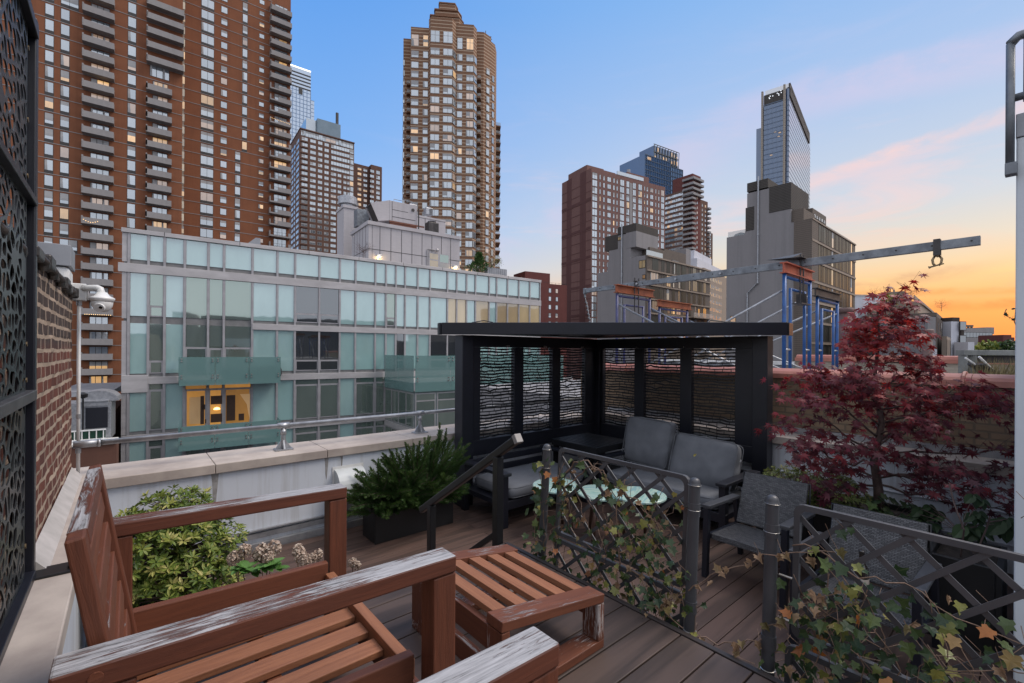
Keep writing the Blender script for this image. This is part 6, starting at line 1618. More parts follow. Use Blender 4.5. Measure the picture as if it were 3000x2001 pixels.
t = on_pent('exhaust_pipe', 'silver exhaust pipe with a bent cowl beside the air handler', 'pipe', 1091, 652, 4)
b = MB(); b.tube([(0, 0, -.4), (0, 0, 1.6), (.15, 0, 1.75), (.7, 0, 1.3)], [.17, .17, .19, .2], 10); b.build('pipe', GALV, t, smooth=True)
b = MB(); b.box(-1.3, 0.3, -.4, -.25, 1.3, 1.1); b.build('vent_box', GALVD, t)
for lab, px, py, y, s, m_ in (('dark boxy condenser unit on the penthouse roof edge', 1263, 685, 1.2, 1.0, DARKST), ('round topped fan unit above the upper silver block', 1205, 624, 5, .8, GALV), ('second fan unit further right above the silver block', 1252, 632, 5, .75, GALV)):
    t = on_pent('condenser_unit', lab, 'machine', px, py, y)
    b = MB(); b.box(-.5 * s, -.4 * s, 0, .5 * s, .4 * s, .95 * s); b.build('casing', m_, t, bevel=.06)
    b = MB()
    for k in range(9): b.box(-.02, -.412 * s, .08 + .09 * k * s, .44 * s, -.401 * s, .12 + .09 * k * s)
    b.build('grille', FRAME_D, t)
    b = MB(); b.lathe([(.36 * s, .95 * s), (.38 * s, 1.05 * s), (.30 * s, 1.1 * s)], n=14); b.build('fan_cowl', m_, t)
# roof garden
def conifer(name, label, px, py, d, h, r, mat=None):
    x, y = W(px, d); t = thing(name, label, 'tree', (x, y, ZZ(px, py, d)))
    b = MB(); b.tube([(0, 0, 0), (0, 0, h * .8)], [.06, .02], 6); b.build('trunk', BARKD, t)
    b = MB()
    for _ in range(900):
        f = R.random() ** .7; z = h * (.06 + .94 * f); a = R.uniform(0, 6.3); rr = r * (1 - f) * R.uniform(.3, 1.15) * (1 + .3 * math.sin(a * 2 + f * 9)); p = Vector((rr * math.cos(a), rr * math.sin(a), z))
        b.leaf(LANCE, p, Vector((math.cos(a), math.sin(a), 1.2)) + rv(.4), rv(1), R.uniform(.16, .34), rnd=R.uniform(.1, .8))
    b.build('foliage', mat or L_JUN, t)
conifer('rooftop_conifer', 'pointed dark green conifer on the teal glass building roof', 1402, 806, 38, 1.75, 1.1)
def bare_tree(name, label, px, py, d, h, w, n=26, leafy=None):
    x, y = W(px, d); t = thing(name, label, 'tree', (x, y, ZZ(px, py, d)))
    b = MB(); b.tube([(0, 0, 0), (.02 * h, 0, h * .4), (0, 0, h * .75)], [.02 * h, .014 * h, .006 * h], 6); b.build('trunk', BARKD, t)
    b = MB(); l = MB()
    for _ in range(n):
        z0 = h * R.uniform(.2, .75); a = R.uniform(0, 6.3); e = Vector((w * R.uniform(.4, 1) * math.cos(a), w * R.uniform(.4, 1) * math.sin(a), z0 + h * R.uniform(.1, .35)))
        m = Vector((e.x * .45, e.y * .45, z0 + (e.z - z0) * .35)); b.tube([(0, 0, z0), m, e], [.006 * h, .004 * h, .0022 * h], 4, cap=False)
        for _ in range(3): b.tube([m.lerp(e, R.random()), e + rv(w * .18)], .002 * h, 3, cap=False)
        if leafy:
            for _ in range(8): l.leaf(OVAL, e + rv(w * .16), rv(1), rv(1), h * R.uniform(.03, .06), rnd=R.random())
    b.build('branches', BARKD, t)
    if l.v: l.build('foliage', leafy, t)
bare_tree('bare_shrub', 'bare twiggy shrub at the left corner of the silver penthouse', 1064, 760, 33, 1.2, .75, 40)
bare_tree('rooftop_shrub', 'sparse leafy shrub right of the rooftop conifer', 1438, 806, 39, 1.7, 1.0, 30, L_SMALL)
t = thing('roof_planter', 'grey slatted planter box on the teal glass building roof', 'planter', (*W(1450, 38.5), zT - .1), P.t.rotation_euler.z)
b = MB(); b.box(-.8, 0, 0, 1.2, .6, .95)
for k in range(9): b.box(-.8 + k * .22, -.02, 0, -.78 + k * .22, -.001, .95)
b.build('box', CHIMG, t)
t = thing('roof_plate', 'grey triangular metal upstand on the teal building roof', 'flashing', (*W(742, 27.5), zT - .02), P.t.rotation_euler.z)
b = MB(); b.add([(-.55, 0, 0), (.35, 0, 0), (.35, 0, .62), (.1, 0, .62), (-.55, .06, 0), (.35, .06, 0), (.35, .06, .62), (.1, .06, .62)], [(0, 1, 2, 3), (7, 6, 5, 4), (0, 3, 7, 4), (3, 2, 6, 7), (2, 1, 5, 6)]); b.build('plate', CHIMG, t)

# ---------------------------------------------------------------- rowhouse roofs at the lower left
P = Bld('rowhouse', 'low rowhouse with grey metal dormer, dark shade and white railed balcony', 345, 21.5, 53.9)
xa = P.s(120); z0 = P.z(300, 1128, 6)
yb = 2.2
b = MB(); b.box(xa, yb, GZ, -.4, 9, P.z(300, 1210, yb)); P.part('wall', b, towerbrick('row_brick', (.20, .09, .06), (.16, .07, .05)))
b = MB(); b.box(xa, yb - .3, P.z(300, 1140, 7), -.35, 9.2, P.z(300, 1128, 7)); P.part('roof', b, CHIMG)
xw0, xw1 = P.s(233, 0), P.s(318, 0)
b = MB(); b.box(xw0 - 1.5, .02, P.z(275, 1290, 0), xw1 + .1, yb - .32, P.z(275, 1180, 0)); P.part('dormer', b, GALV)
b = MB(); zq = P.z(275, 1178, 0); vs = []
for yy in (-.1, 1.4):
    for k in range(9): a = PI * k / 8; vs.append((P.s(285, 0) - .75 * math.cos(a) * 1.0, yy + .4, zq + .5 * math.sin(a)))
b.add(vs, [(k + 1, k, k + 9, k + 10) for k in range(8)] + [tuple(range(9)), tuple(range(17, 8, -1))]); P.part('dormer_dome', b, GALV)
b = MB(); b.box(xw0, -.06, P.z(275, 1176, 0) - .02, xw1, .55, P.z(275, 1176, 0) + .03); b.box(xw0 + .1, -.03, P.z(275, 1190, 0), xw1 - .0, .3, P.z(275, 1176, 0) - .03); P.part('dormer_cornice', b, GALV)
b = MB(); b.box(P.s(252, 0), -.04, P.z(275, 1254, 0), P.s(317, 0), .019, P.z(275, 1194, 0)); P.part('roller_shade', b, NAVY)
b = MB(); zb_ = P.z(270, 1258, -.6)
b.box(xw0 - 2, -.66, zb_ - .06, P.s(312, -.6), -.6, zb_); b.box(xw0 - 2, -.68, zb_ - .5, P.s(312, -.6), -.6, zb_ - .42)
for k in range(22): x = xw0 - 2 + k * .24; (x < P.s(312, -.6)) and b.box(x, -.65, zb_ - .42, x + .035, -.61, zb_ - .061)
P.part('balcony_railing', b, WPLAST)
b = MB(); b.box(xw0 - 2, -.56, zb_ - .42, P.s(310, -.6), -.54, zb_ - .06); P.part('green_netting', b, plain('green_net', (.008, .05, .03), None, .8))
b = MB(); b.box(xw0 - 2, -1.1, zb_ - .66, P.s(343, -1), -.02, zb_ - .52); P.part('balcony_ledge', b, WPLAST, bevel=.03)
b = MB(); b.box(xw0 - 2, -1.0, GZ, P.s(343, -1), -.01, zb_ - .67); P.part('rear_wall', b, towerbrick('row_brick_lower', (.17, .08, .055), (.12, .06, .045)))
b = MB(); x = P.s(244, -.5); b.tube([(x, -.5, zb_ - .4), (x, -.5, P.z(244, 1168, -.5))], .035, 6); b.lathe([(.02, 0), (.16, .06), (.17, .2), (.05, .28)], (x, -.5, P.z(244, 1168, -.5)), 10); P.part('flue', b, BLACK)
t = thing('patio_umbrella', 'folded orange and dark garden umbrellas on the low grey roof', 'umbrella', (*W(318, 29), ZZ(318, 1142, 29)))
b = MB(); b.lathe([(1.1, 0), (.9, .1), (.3, .22), (.02, .27)], (-.4, 0, 0), 10); b.build('orange_canopy', RUST, t)
b = MB(); b.lathe([(1.2, -.05), (1.0, .1), (.3, .25), (.02, .33)], (1.0, -.3, 0), 10); b.build('dark_canopy', DARKST, t)

# ---------------------------------------------------------------- 7 small red brick block
B = Bld('red_brick_block', 'small dark red brick block right of the teal glass building', 1590, 150, 62)
z0 = B.z(1590, 830); x0 = B.s(1519); x1 = B.s(1660)
B.boxp('wall', B_DRED, x0, 0, GZ, x1, 25, z0); roof_box(B, 'bulkhead', B_DRED, 1537, 1610, 798, 3, 8, 4)
for k in range(8):
    for px in (1548, 1572, 1610, 1630): B.win('window', B.s(px), 0, z0 - 2.2 - 2.75 * k, 1.0, 1.5, pick(.1, .1), 0, 1, .1)
b = MB(); b.box(x0, .5, z0 + .5, x1, .56, z0 + .55)
for k in range(14): b.box(x0 + (x1 - x0) * k / 13 - .03, .5, z0, x0 + (x1 - x0) * k / 13 + .03, .56, z0 + .5)
B.part('roof_rail', b, DARKST); B.flush()

# ---------------------------------------------------------------- 8 mauve brown slab
B = Bld('brown_slab_tower', 'broad mauve brown slab tower with a blank striped end wall', 1730, 172, 60)
z0 = B.z(1730, 491); yl = B.t_(1643.5); xr = B.s(1946)
B.boxp('wall', B_SLAB, 0, 0, GZ, xr, yl, z0)
for a, c in ((1658, 1672), (1697, 1714)):
    B.boxp('stripe_panel', B_SLAB2, -.05, B.t_(c), GZ, -.001, B.t_(a), z0 - .01)
b = MB()
for k in range(26): b.box(-.075, 0, z0 - 5 - 2.75 * k * 1.35, -.051, yl, z0 - 4.8 - 2.75 * k * 1.35)
B.part('panel_joint', b, B_SLAB2)
for k in (1, 2, 3, 4, 5): B.boxp('brick_band', B_SLAB2, -.08, -.04, z0 - 11.0 * k - 1.0, .0, yl, z0 - 11.0 * k)
ya, yc = B.t_(1713), B.t_(1659); B.boxp('raised_parapet', B_SLAB, .5, ya, z0, 9, yc, B.zt(1690, 496, 0) + .2)
roof_box(B, 'raised_parapet', B_SLAB, 1757, 1800, 502, .6, 6, 4.0); roof_box(B, 'roof_bulkhead', B_SLAB, 1835, 1898, 512, 8, 12, 9)
roof_box(B, 'roof_bulkhead', B_SLAB, 1898, 1922, 540, 6, 10, 6); b = MB(); xq0, xq1 = B.s(1805), B.s(1882); b.box(xq0, -.1, z0 + .01, xq1, .3, z0 + 1.4); B.part('terrace_glazing', b, G_WIN)
b = MB(); xc = B.s(1838, 10); b.tube([(xc, 10, z0 + 3), (xc, 10, B.z(1840, 498, 10))], .8, 10); B.part('flue', b, CHIMG)
cols = [(1732, 1747, 2, 2.5), (1753, 1757, 1, 2.0), (1764, 1769, 1, 2.0), (1776, 1787, 2, 1.9), (1793, 1798, 1, 2.0), (1803, 1807, 1, 1.9), (1813, 1826, 2, 2.5), (1832, 1841, 2, 2.5), (1851, 1860, 2, 2.5), (1867, 1878, 2, 2.5), (1884, 1887, 1, 1.9), (1891, 1896, 1, 2.0), (1902, 1911, 2, 1.9), (1917, 1920, 1, 2.0), (1925, 1929, 1, 2.0), (1934, 1943, 2, 2.5)]
FHs = 2.76; zr = B.z(1739, 515)
for k in range(22):
    z = zr - FHs * k
    for a, c, mu, h in cols:
        x0, x1 = B.s(a), B.s(c); B.win('window', (x0 + x1) / 2, 0, z, x1 - x0, h, pick(.03, .05), 0, mu, .14, frame=FRAME_D if h > 2.4 else FRAME_W)
b = MB()
for a, c in ((1842, 1850),): b.box(B.s(a), -.03, GZ, B.s(c), -.001, z0 - 2)
B.part('grey_strip', b, CONC); B.flush()

# ---------------------------------------------------------------- 9 small far blue glass tower
B = Bld('blue_glass_tower', 'distant blue glass tower with a lit lattice crown behind the brown slab', 1965, 330, 58)
z0 = B.z(1935, 467); zc = B.z(1958, 421)
x0, x1, yl = B.s(1886), B.s(2000), 24
xm = B.s(1960)
b = MB(); b.box(x0, 0, GZ, xm, yl, z0); B.part('curtain_wall', b, G_BLUE)
b = MB(); b.box(xm + .02, 1, GZ, x1, yl, z0 - 2); B.part('curtain_wall', b, G_SKYB)
b = MB()
for k in range(24): b.box(x0 - .1, -.25, z0 - 3.4 * k - .6, xm + .1, -.01, z0 - 3.4 * k); b.box(xm + .05, .7, z0 - 3.4 * k - 2.6, x1 + .1, .98, z0 - 3.4 * k - 2.0)
for k in range(15): xk = x0 + (xm - x0) * k / 14; b.box(xk - .12, -.3, GZ, xk + .12, -.02, z0)
for k in range(9): xk = xm + (x1 - xm) * k / 8; b.box(xk - .12, .6, GZ, xk + .12, .97, z0 - 2)
B.part('mullion', b, plain('slate_mullion', (.06, .09, .14), None, .4))
xa, xb_ = B.s(1912, 6), B.s(1984, 6); B.boxp('crown_core', G_BLUE, xa + .4, 6.4, z0 - 3, xb_ - .4, 20, zc - 1)
b = MB()
for k in range(10): xk = xa + (xb_ - xa) * k / 9; b.bar((xk, 6, z0 - 2), (xk + .8, 6, zc), .35, .35)
for z in (zc, zc - 5.5, zc - 11): b.box(xa, 5.8, z - .4, xb_, 6.2, z)
B.part('crown_lattice', b, plain('crown_steel', (.10, .10, .08), None, .5))
for k in range(9):
    for q in range(2): B.win('crown_light', xa + (xb_ - xa) * (k + .6) / 9, 6.3, zc - 3.2 - 5.5 * q, 1.2, 3, 'L' if R.random() < .55 else 'B', 0, 1, .05)
for k in range(14):
    for q in range(7):
        if R.random() < .5: B.win('operable_window', x0 + (xm - x0) * (q + .5) / 7, -.27, z0 - 3.4 * k - 2.6, 1.4, .9, 'K', 0, 1, .05)
B.win('window', B.s(1894), -.32, z0 - 2.5, 2.2, 2, 'L'); B.win('window', B.s(1900), -.32, z0 - 2.5, 2.2, 2, 'L')
B.flush()

# ---------------------------------------------------------------- 10 red brick balcony tower
B = Bld('balcony_tower', 'dark red brick tower with wrapping pale balconies at its corner', 2026, 250, 53)
z0 = B.z(2026, 508); yl, ylow = B.t_(1968), B.t_(1945); xr1, xr2, xr3 = B.s(2050), B.s(2071, 3), B.s(2086, 6)
zs = B.zt(1985, 562)
B.boxp('wall', B_DRED, 0, 0, GZ, xr1, yl, z0); B.boxp('wall', B_BROWN, -.6, 1.5, GZ, -.02, ylow, zs); B.boxp('wall', B_BROWN, xr1 + .02, 3, GZ, xr2, 22, B.z(2060, 588, 3)); B.boxp('wall', B_BROWN, xr2 + .02, 6, GZ, xr3, 24, B.z(2078, 682, 6))
for k in range(32):
    z = zs - 2 - 2.75 * k
    for px in (1950, 1957.5, 1965, 1972.5, 1980, 1988, 1996): 
        y_ = B.t_(px); B.win('window', -.62, y_, z, 1.9, 1.6, pick(.05, .08), -PI / 2, 2, .14, frame=FRAME_W)
    B.win('window', B.s(2040), 0, z, 1.0, 1.5, 'D' if R.random() < .6 else 'G', 0, 1, .1, frame=FRAME_W)
    for px in (2055, 2064): B.win('window', B.s(px, 3), 3, z - 4, 1.3, 1.6, pick(.08, .1), 0, 1, .12, frame=FRAME_W)
    B.win('window', B.s(2079, 6), 6, z - 18, 1.6, 1.6, pick(.06, .1), 0, 1, .12, frame=FRAME_W)
def wrap(n, zt0, step, xa, xc, ya, yc, th, ph, x0=0, y0=0):
    me = None
    for k in range(n):
        if me is None:
            b = MB(); b.box(xa, ya, 0, xc, yc, th); b.box(xa, ya, th + .001, xc, ya + .12, th + ph); b.box(xa, ya + .121, th + .001, xa + .12, yc, th + ph); o = b.build('balcony', CONC, B.t); me = o.data
        else: o = bpy.data.objects.new('balcony', me); COL.objects.link(o); o.parent = B.t
        o.location = (x0, y0, zt0 - step * k - GZ)
wrap(4, z0 - 3.4, 2.9, -1.5, xr1 + .9, -1.5, B.t_(2000), .35, .9)
wrap(24, zs - 1.2, 2.75, -2.0, B.s(2031), -1.3, B.t_(2003), .25, .85)
wrap(18, B.z(2071, 600, 3) - 3, 2.75, -.8, 1.6, -1.3, 2.5, .28, .85, xr2, 3)
for px, f in ((2016, 2), (2014, 3)): B.win('window', -.03, B.t_(px), z0 - 2.0 - 2.9 * f, 3.6, 1.6, 'L', -PI / 2, 2, .1)
B.flush()

# ---------------------------------------------------------------- 11/12 grey stepped buildings with blank walls
def stepped(label, px, d, th, pxL, facade_px, steps, floors, seed):
    B = Bld('stepped_building', label, px, d, th, group='grey stepped buildings with blank side walls'); return B
B = stepped('smaller grey stepped building with a cantilevered top box behind the scaffold beam', 1893, 97, 50, 1748, 2070, 0, 0, 0)
yl = B.t_(1749); xr = B.s(2078); zf = B.z(1893, 747)
yT = lambda px: B.t_(px)
B.boxp('blank_wall', STUCCO, 0, .3, GZ, xr - .05, yl, B.zt(1800, 792)); B.boxp('blank_wall', STUCCO, 0, .31, B.zt(1800, 792) + .001, 8, yT(1778), zf)
z_mid = B.zt(1810, 690); B.boxp('blank_wall', STUCCO, 0.02, yT(1845), zf + .001, 7, yT(1782), z_mid)
B.boxp('louvre_screen', LOUV, -.04, yT(1808), B.zt(1790, 733), 7.04, yT(1771), B.zt(1790, 690))
zq = B.zt(1862, 676); B.boxp('louvre_screen', LOUV, -.05, B.t_(1862), zq, 8.5, B.t_(1808) - .01, B.zt(1862, 653))
B.boxp('cantilever_box', STUCCO, -.03, B.t_(1862), B.zt(1862, 722), 8.4, B.t_(1846) + 1.2, zq - .002)
B.boxp('setback_storey', GBRICK, 4.5, 2.2, zf, xr - 8, 9, zf + 2.8)
zb_ = B.z(1990, 770, 0)
B.boxp('facade', GBRICK, 0, -.1, GZ, xr, .298, zf)
fh = 3.05
b = MB()
for k in range(7): b.box(0, -.32, zf - fh * k - .32, xr, -.101, zf - fh * k)
B.part('floor_slab', b, TAN)
cells = [(1905, 1928, 3), (1932, 1938, 1), (1950, 1960, 2), (1968, 1973, 1), (1982, 1990, 2), (1998, 2008, 2), (2015, 2022, 1), (2030, 2038, 2), (2045, 2052, 1), (2058, 2066, 2)]
for k in range(6):
    for j, (a, c, mu) in enumerate(cells):
        a2 = a + R.choice((-3, 0, 3)); c2 = c + R.choice((-2, 0, 2)); x0, x1 = B.s(a2), B.s(c2)
        B.win('window', (x0 + x1) / 2, -.1, zf - fh * k - fh / 2 - .16, x1 - x0, fh - .5, pick(.05, .05, R.choice('QQKQG')), 0, mu, .1)
    for j in range(5): xq = B.s(1942 + 26 * j); B.win('dark_screen', xq, -.1, zf - fh * k - fh / 2 - .16, .5, fh - .5, 'Q', 0, 1, .1)
for px, k in ((2058, 4), (2030, 4), (2058, 5)):
    x = B.s(px); B.boxp('balcony', TAN, x - 2.4, -1.5, zf - fh * k - .34, x + 2.4, -.33, zf - fh * k - .1); b = MB(); b.box(x - 2.4, -1.5, zf - fh * k - .099, x + 2.4, -1.46, zf - fh * k + .9); B.part('balustrade_panel', b, G_RAIL)
B.win('lit_window', B.s(2062), -.12, zf - fh * 4 + 1.2, 1.6, 2.4, 'R', 0, 2, .1); B.win('lit_window', B.s(2045), -.12, zf - fh * 4 + 1.2, .9, 2.0, 'R', 0, 1, .1)
for pxa, pxc, pa, pc, kd in ((1869, 1891, 764, 788, 'A'), (1880, 1890, 805, 818, 'R'), (1808, 1819, 695, 706, 'A')):
    ta, tc_ = B.t_(pxa), B.t_(pxc); B.win('side_window', 0 if pxa > 1840 else -.05, (ta + tc_) / 2, (B.zt(pxa, pa) + B.zt(pxa, pc)) / 2, abs(tc_ - ta) * .9, abs(B.zt(pxa, pa) - B.zt(pxa, pc)), kd, -PI / 2, 2, .12)
tp = B.t_(1821.5); b = MB(); b.tube([(-.25, tp, GZ), (-.25, tp, B.zt(1821, 657))], .16, 10); b.tube([(-.25, tp, B.zt(1821, 800)), (-.25, tp, B.zt(1821, 812))], .22, 10); B.part('flue_pipe', b, GALV)
x0 = B.s(1885, 1); b = MB(); b.box(x0, .4, zf + .001, B.s(1940, .4), .44, zf + 1.3); B.part('terrace_glazing', b, G_WIN)
roof_box(B, 'rooftop_room', GBRICK, 1945, 2008, 737, 3, 5, 3.5); roof_box(B, 'rooftop_room', STUCCO, 2008, 2022, 730, 3, 4, 5)
b = MB(); x0 = B.s(1965, 1.5); b.box(x0, 1.2, zf, x0 + 3, 2.2, zf + .9); B.part('roof_unit', b, DARKST, bevel=.3)
B.flush()
T1 = B
B = stepped('larger grey stepped building with a dark louvred top before the tall blue tower', 2371, 70, 49, 2127, 2510, 0, 0, 0)
yl = B.t_(2127); xr = B.s(2500); zf = B.z(2371, 641)
zl = B.zt(2150, 692)
B.boxp('blank_wall', STUCCO, 0, .3, GZ, xr - .05, yl, zl)
B.boxp('blank_wall', STUCCO, .01, .301, zl + .001, 9, B.t_(2180), B.zt(2190, 676)); zz_ = B.zt(2330, 640)
ztop = B.zt(2252, 533); B.boxp('blank_wall', STUCCO, .02, B.t_(2314), zz_ - 1, 8, B.t_(2186), B.zt(2215, 560))
B.boxp('louvre_screen', LOUV, -.03, B.t_(2247), B.zt(2215, 556), 8.2, B.t_(2186), B.zt(2215, 530))
B.boxp('louvre_screen', LOUV, -.05, B.t_(2315), B.zt(2280, 618), 8.5, B.t_(2251), B.zt(2315, 533))
B.boxp('louvre_screen', LOUV, -.04, B.t_(2207), B.zt(2190, 676), 3, B.t_(2182), B.zt(2190, 608))
b = MB(); b.box(.5, B.t_(2178), zl, .54, yl, zl + 1.0); B.part('balustrade_panel', b, G_RAIL)
b = MB(); b.lathe([(1.1, 0), (1.0, .6), (.3, .9)], (2, (yl + B.t_(2180)) / 2, zl), 10); B.part('terrace_furniture', b, GBRICK)
B.boxp('facade', GBRICK, -.02, -.2, GZ, xr, .298, zf); B.boxp('corner_pier', GBRICK, -.06, -.28, GZ, B.s(2389), 2.2, zf + .05)
B.boxp('setback_storey', STUCCO, 3, 3, zf, xr - 10, 10, zf + 2.9); 
B.boxp('roof_pergola', GBRICK, B.s(2352, 1), 1, zf, B.s(2385, 1), 6, zf + 2.0); roof_box(B, 'roof_pergola', GBRICK, 2378, 2418, 622, 1.2, 5, 2.4)
for k in range(5): B.win('setback_window', B.s(2384 + 7 * k, 1.2), 1.18, zf + 2.0, .9, .6, 'G', 0, 1, .05)
fh = 3.12; b = MB()
for k in range(1, 7): b.box(0, -.34, zf - fh * k * 1.02 - .2, xr, -.201, zf - fh * k * 1.02 + .12)
b.box(0, -.36, zf - .1, xr + .1, -.201, zf + .12)
B.part('floor_slab', b, TAN)
pat = [(.0, 1.0, 'Q'), (1.25, .35, 'Q'), (1.8, .5, 'Q'), (2.5, 1.2, 'Q'), (4.0, .35, 'Q'), (4.55, .35, 'Q'), (5.1, .9, 'Q'), (6.3, .5, 'Q'), (7.0, 1.0, 'D'), (8.2, .5, 'Q'), (9.0, .4, 'Q'), (9.6, 1.2, 'Q'), (11.2, .5, 'Q'), (12, .9, 'Q'), (13.2, .4, 'Q'), (14, 1, 'Q'), (15.5, .5, 'Q'), (16.3, 1, 'Q'), (17.8, .6, 'Q'), (19, 1, 'D'), (20.4, .5, 'Q'), (21.4, 1, 'Q')]
x00 = B.s(2391)
for k in range(7):
    for (dx, w_, kd) in pat:
        x = x00 + dx + R.choice((0, 0, .15)); 
        if x + w_ > xr - .2: continue
        B.win('window' if kd in 'QNGAD' else 'dark_screen', x + w_ / 2, -.2, zf - fh * 1.02 * k - fh / 2 + .02, w_, fh - .5, kd if kd != 'D' else pick(.25, .3), 0, 1, .06)
for pxa, pxc, pa, pc, kd in ((2351, 2370, 668, 698, 'K'), (2333, 2350, 862, 892, 'N'), (2333, 2350, 950, 985, 'N')):
    ta, tc_ = B.t_(pxa), B.t_(pxc); B.win('side_window', -.0, (ta + tc_) / 2, (B.zt(pxa, pa) + B.zt(pxa, pc)) / 2, abs(tc_ - ta), abs(B.zt(pxa, pa) - B.zt(pxa, pc)), kd, -PI / 2, 2, .12)
ta = B.t_(2147); B.win('side_window', 0, ta, B.zt(2147, 940), 1.0, 1.7, 'R', -PI / 2, 1, .1)
ta = B.t_(2220); tb_ = B.t_(2190)
b = MB(); b.tube([(-.25, ta, B.zt(2221, 518)), (-.25, ta, B.zt(2221, 828)), (-.25, tb_, B.zt(2190, 860)), (-.25, tb_, GZ)], .13, 10)
for py in (688, 828): b.tube([(-.25, ta, B.zt(2221, py) - .15), (-.25, ta, B.zt(2221, py) + .15)], .18, 10)
B.part('flue_pipe', b, GALV)
b = MB(); b.box(-.06, .3, GZ, .01, B.t_(2350), zf - .6 - 3); 
x0 = B.s(2420, .4); b = MB(); b.box(x0, .4, zf + .13, xr, .43, zf + .95); B.part('balustrade_panel', b, G_RAIL)
B.flush()

# ---------------------------------------------------------------- 13 tall blue glass tower
B = Bld('glass_tower', 'tall slim blue glass tower with two pale fins and a dark open crown', 2308, 290, 40)
zt = B.z(2308, 252); zL = B.zt(2237, 277); zg = B.z(2320, 288)
yl = B.t_(2236); xr = B.s(2366); xs = B.s(2370)
B.boxp('curtain_wall', G_PALE, 0, -.0, GZ, xs, yl - .3, B.z(2330, 300)); 
b = MB(); b.box(-2.5, B.t_(2296), GZ, -.03, yl, zL - 9); B.part('curtain_wall', b, G_BLUE)
b = MB(); b.box(-.2, .0, GZ, -.02, B.t_(2296) - .02, zg); B.part('curtain_wall', b, G_BLUE)
for a, c, py in ((2236, 2228, 318), (2228, 2214, 378)):
    b = MB(); b.box(-2.0, B.t_(a), GZ, -.03, B.t_(c), B.zt(a, py)); B.part('curtain_wall', b, G_BLUE)
b = MB()
for k in range(34):
    z = zL - 8 - 3.25 * k; b.box(-2.62, B.t_(2296), z - .5, -2.51, yl, z); b.box(-.25, .0, z - .5, -.21, B.t_(2296), z); b.box(-2.1, yl + .1, z - 16.4, -2.01, B.t_(2230), z - 16.0)
    b.box(0, -.08, z - .35, xs, -.001, z)
for k in range(17): y_ = B.t_(2296) + (yl - B.t_(2296)) * k / 16; b.box(-2.66, y_ - .06, GZ, -2.53, y_ + .06, zL - 8)
B.part('spandrel', b, plain('tower_spandrel', (.09, .12, .17), (.07, .10, .15), .35, .3, coord='obj'))
b = MB()
for px, top in ((2232, 275), (2296, 254)):
    y_ = B.t_(px); b.box(-3.6, y_ - .55, GZ, -2.0, y_ + .55, B.zt(px, top))
B.part('fin', b, BEIGE)
b = MB(); b.box(-2.48, B.t_(2294), zL - 8.99, -1.4, yl, B.zt(2265, 276)); b.box(xr - (xr), -.6, B.z(2340, 300) - 6, xr, .4, zt - 6.0)
vs = [(-.2, -.4, zg), (xr, -.4, zg), (xr, -.4, zg + 5), (-.2, -.4, zt), (-.2, .6, zg), (xr, .6, zg), (xr, .6, zg + 5), (-.2, .6, zt)]
B.part('crown_screen', b, LOUV)
B.boxp('crown_screen', LOUV, 0, -.3, zg - 1, xr, 1.2, zt - .4)
b = MB(); b.box(-.4, -.6, zt - 1.6, xr + .2, -.31, zt); B.part('crown_rim', b, CONC)
m_ = glassm('opening_glow', (.9, .95, 1), (1, 1, 1), lit=(.9, .95, 1), litp=1.2)  # glowing plates drawn for the bright openings in the crown
b = MB()
for _ in range(9):
    y_ = R.uniform(B.t_(2292), B.t_(2250)); z = zL - 5 - R.uniform(-2, 2.5) + 1.5; b.box(-2.52, y_ - .25, z - .25, -2.482, y_ + .25, z + .25)
B.part('crown_opening', b, m_)
for px, py in ((2280, 403), (2270, 390), (2258, 458), (2283, 392)):
    y_ = B.t_(px); B.win('lit_window', -2.62, y_, B.zt(px, py), 1.6, 1.2, 'L', -PI / 2, 1, .1)
B.flush()

# ---------------------------------------------------------------- 14 pale apartment blocks in the gap
B = Bld('pale_apartment_block', 'pale stepped apartment block in the gap between the grey buildings', 2096, 170, 40)
z0 = B.z(2096, 800); B.boxp('wall', TAN, -14, 0, GZ, B.s(2128), 20, z0); B.boxp('wall', WHITEB, -12, 3, z0, B.s(2120, 3), 18, B.z(2080, 775, 3)); B.boxp('wall', WHITEB, -9, 5, z0 + 2, B.s(2083, 5), 15, B.z(2060, 747, 5))
for k in range(9):
    for q in range(11): B.win('window', -12.5 + 1.9 * q, 0, z0 - 3 - 2.75 * k, .95, 1.5, pick(.08, .15), 0, 1, .12, frame=FRAME_W)
B.flush()
# ================================================================ suspended scaffold rig on the neighbouring roof
b = MB(); b.box(6.71, -8, GZ, 22, 9.6, .285); tag(b.build('neighbour_building', STUCCO), 'grey neighbouring building under the scaffold rig', 'building')
b = MB(); b.box(6.72, -8, .2855, 22, 9.6, .30); struct(b.build('neighbour_roof', plain('roof_felt', (.26, .25, .25), (.18, .175, .18), .85, scale=1, coord='obj')))
BU = 10.6; BZ = 3.035
t = tag(bpy.data.objects.new('outrigger_beam', None), 'long galvanised steel outrigger beam cantilevered across the sky', 'beam'); COL.objects.link(t)
def hollow(v0, v1, h, w):
    b = MB(); b.box(BU - w / 2, v0, BZ - h / 2, BU + w / 2, v1, BZ + h / 2); return b
hollow(.74, 5.9, .150, .10).build('near_section', GALVD, t, bevel=.006); hollow(5.5, 9.08, .128, .084).build('far_section', GALVD, t, bevel=.006)
b = MB(); b.box(BU - .056, 5.45, BZ - .08, BU + .056, 6.35, BZ + .08); b.build('splice_sleeve', GALVD, t, bevel=.004)
b = MB()
for k in range(17):
    v = .84 + k * .48; b.tube([(BU - .058, v, BZ + .005), (BU - .045, v, BZ + .005)], .014, 8)
b.build('bolt_hole', FRAME_D, t)
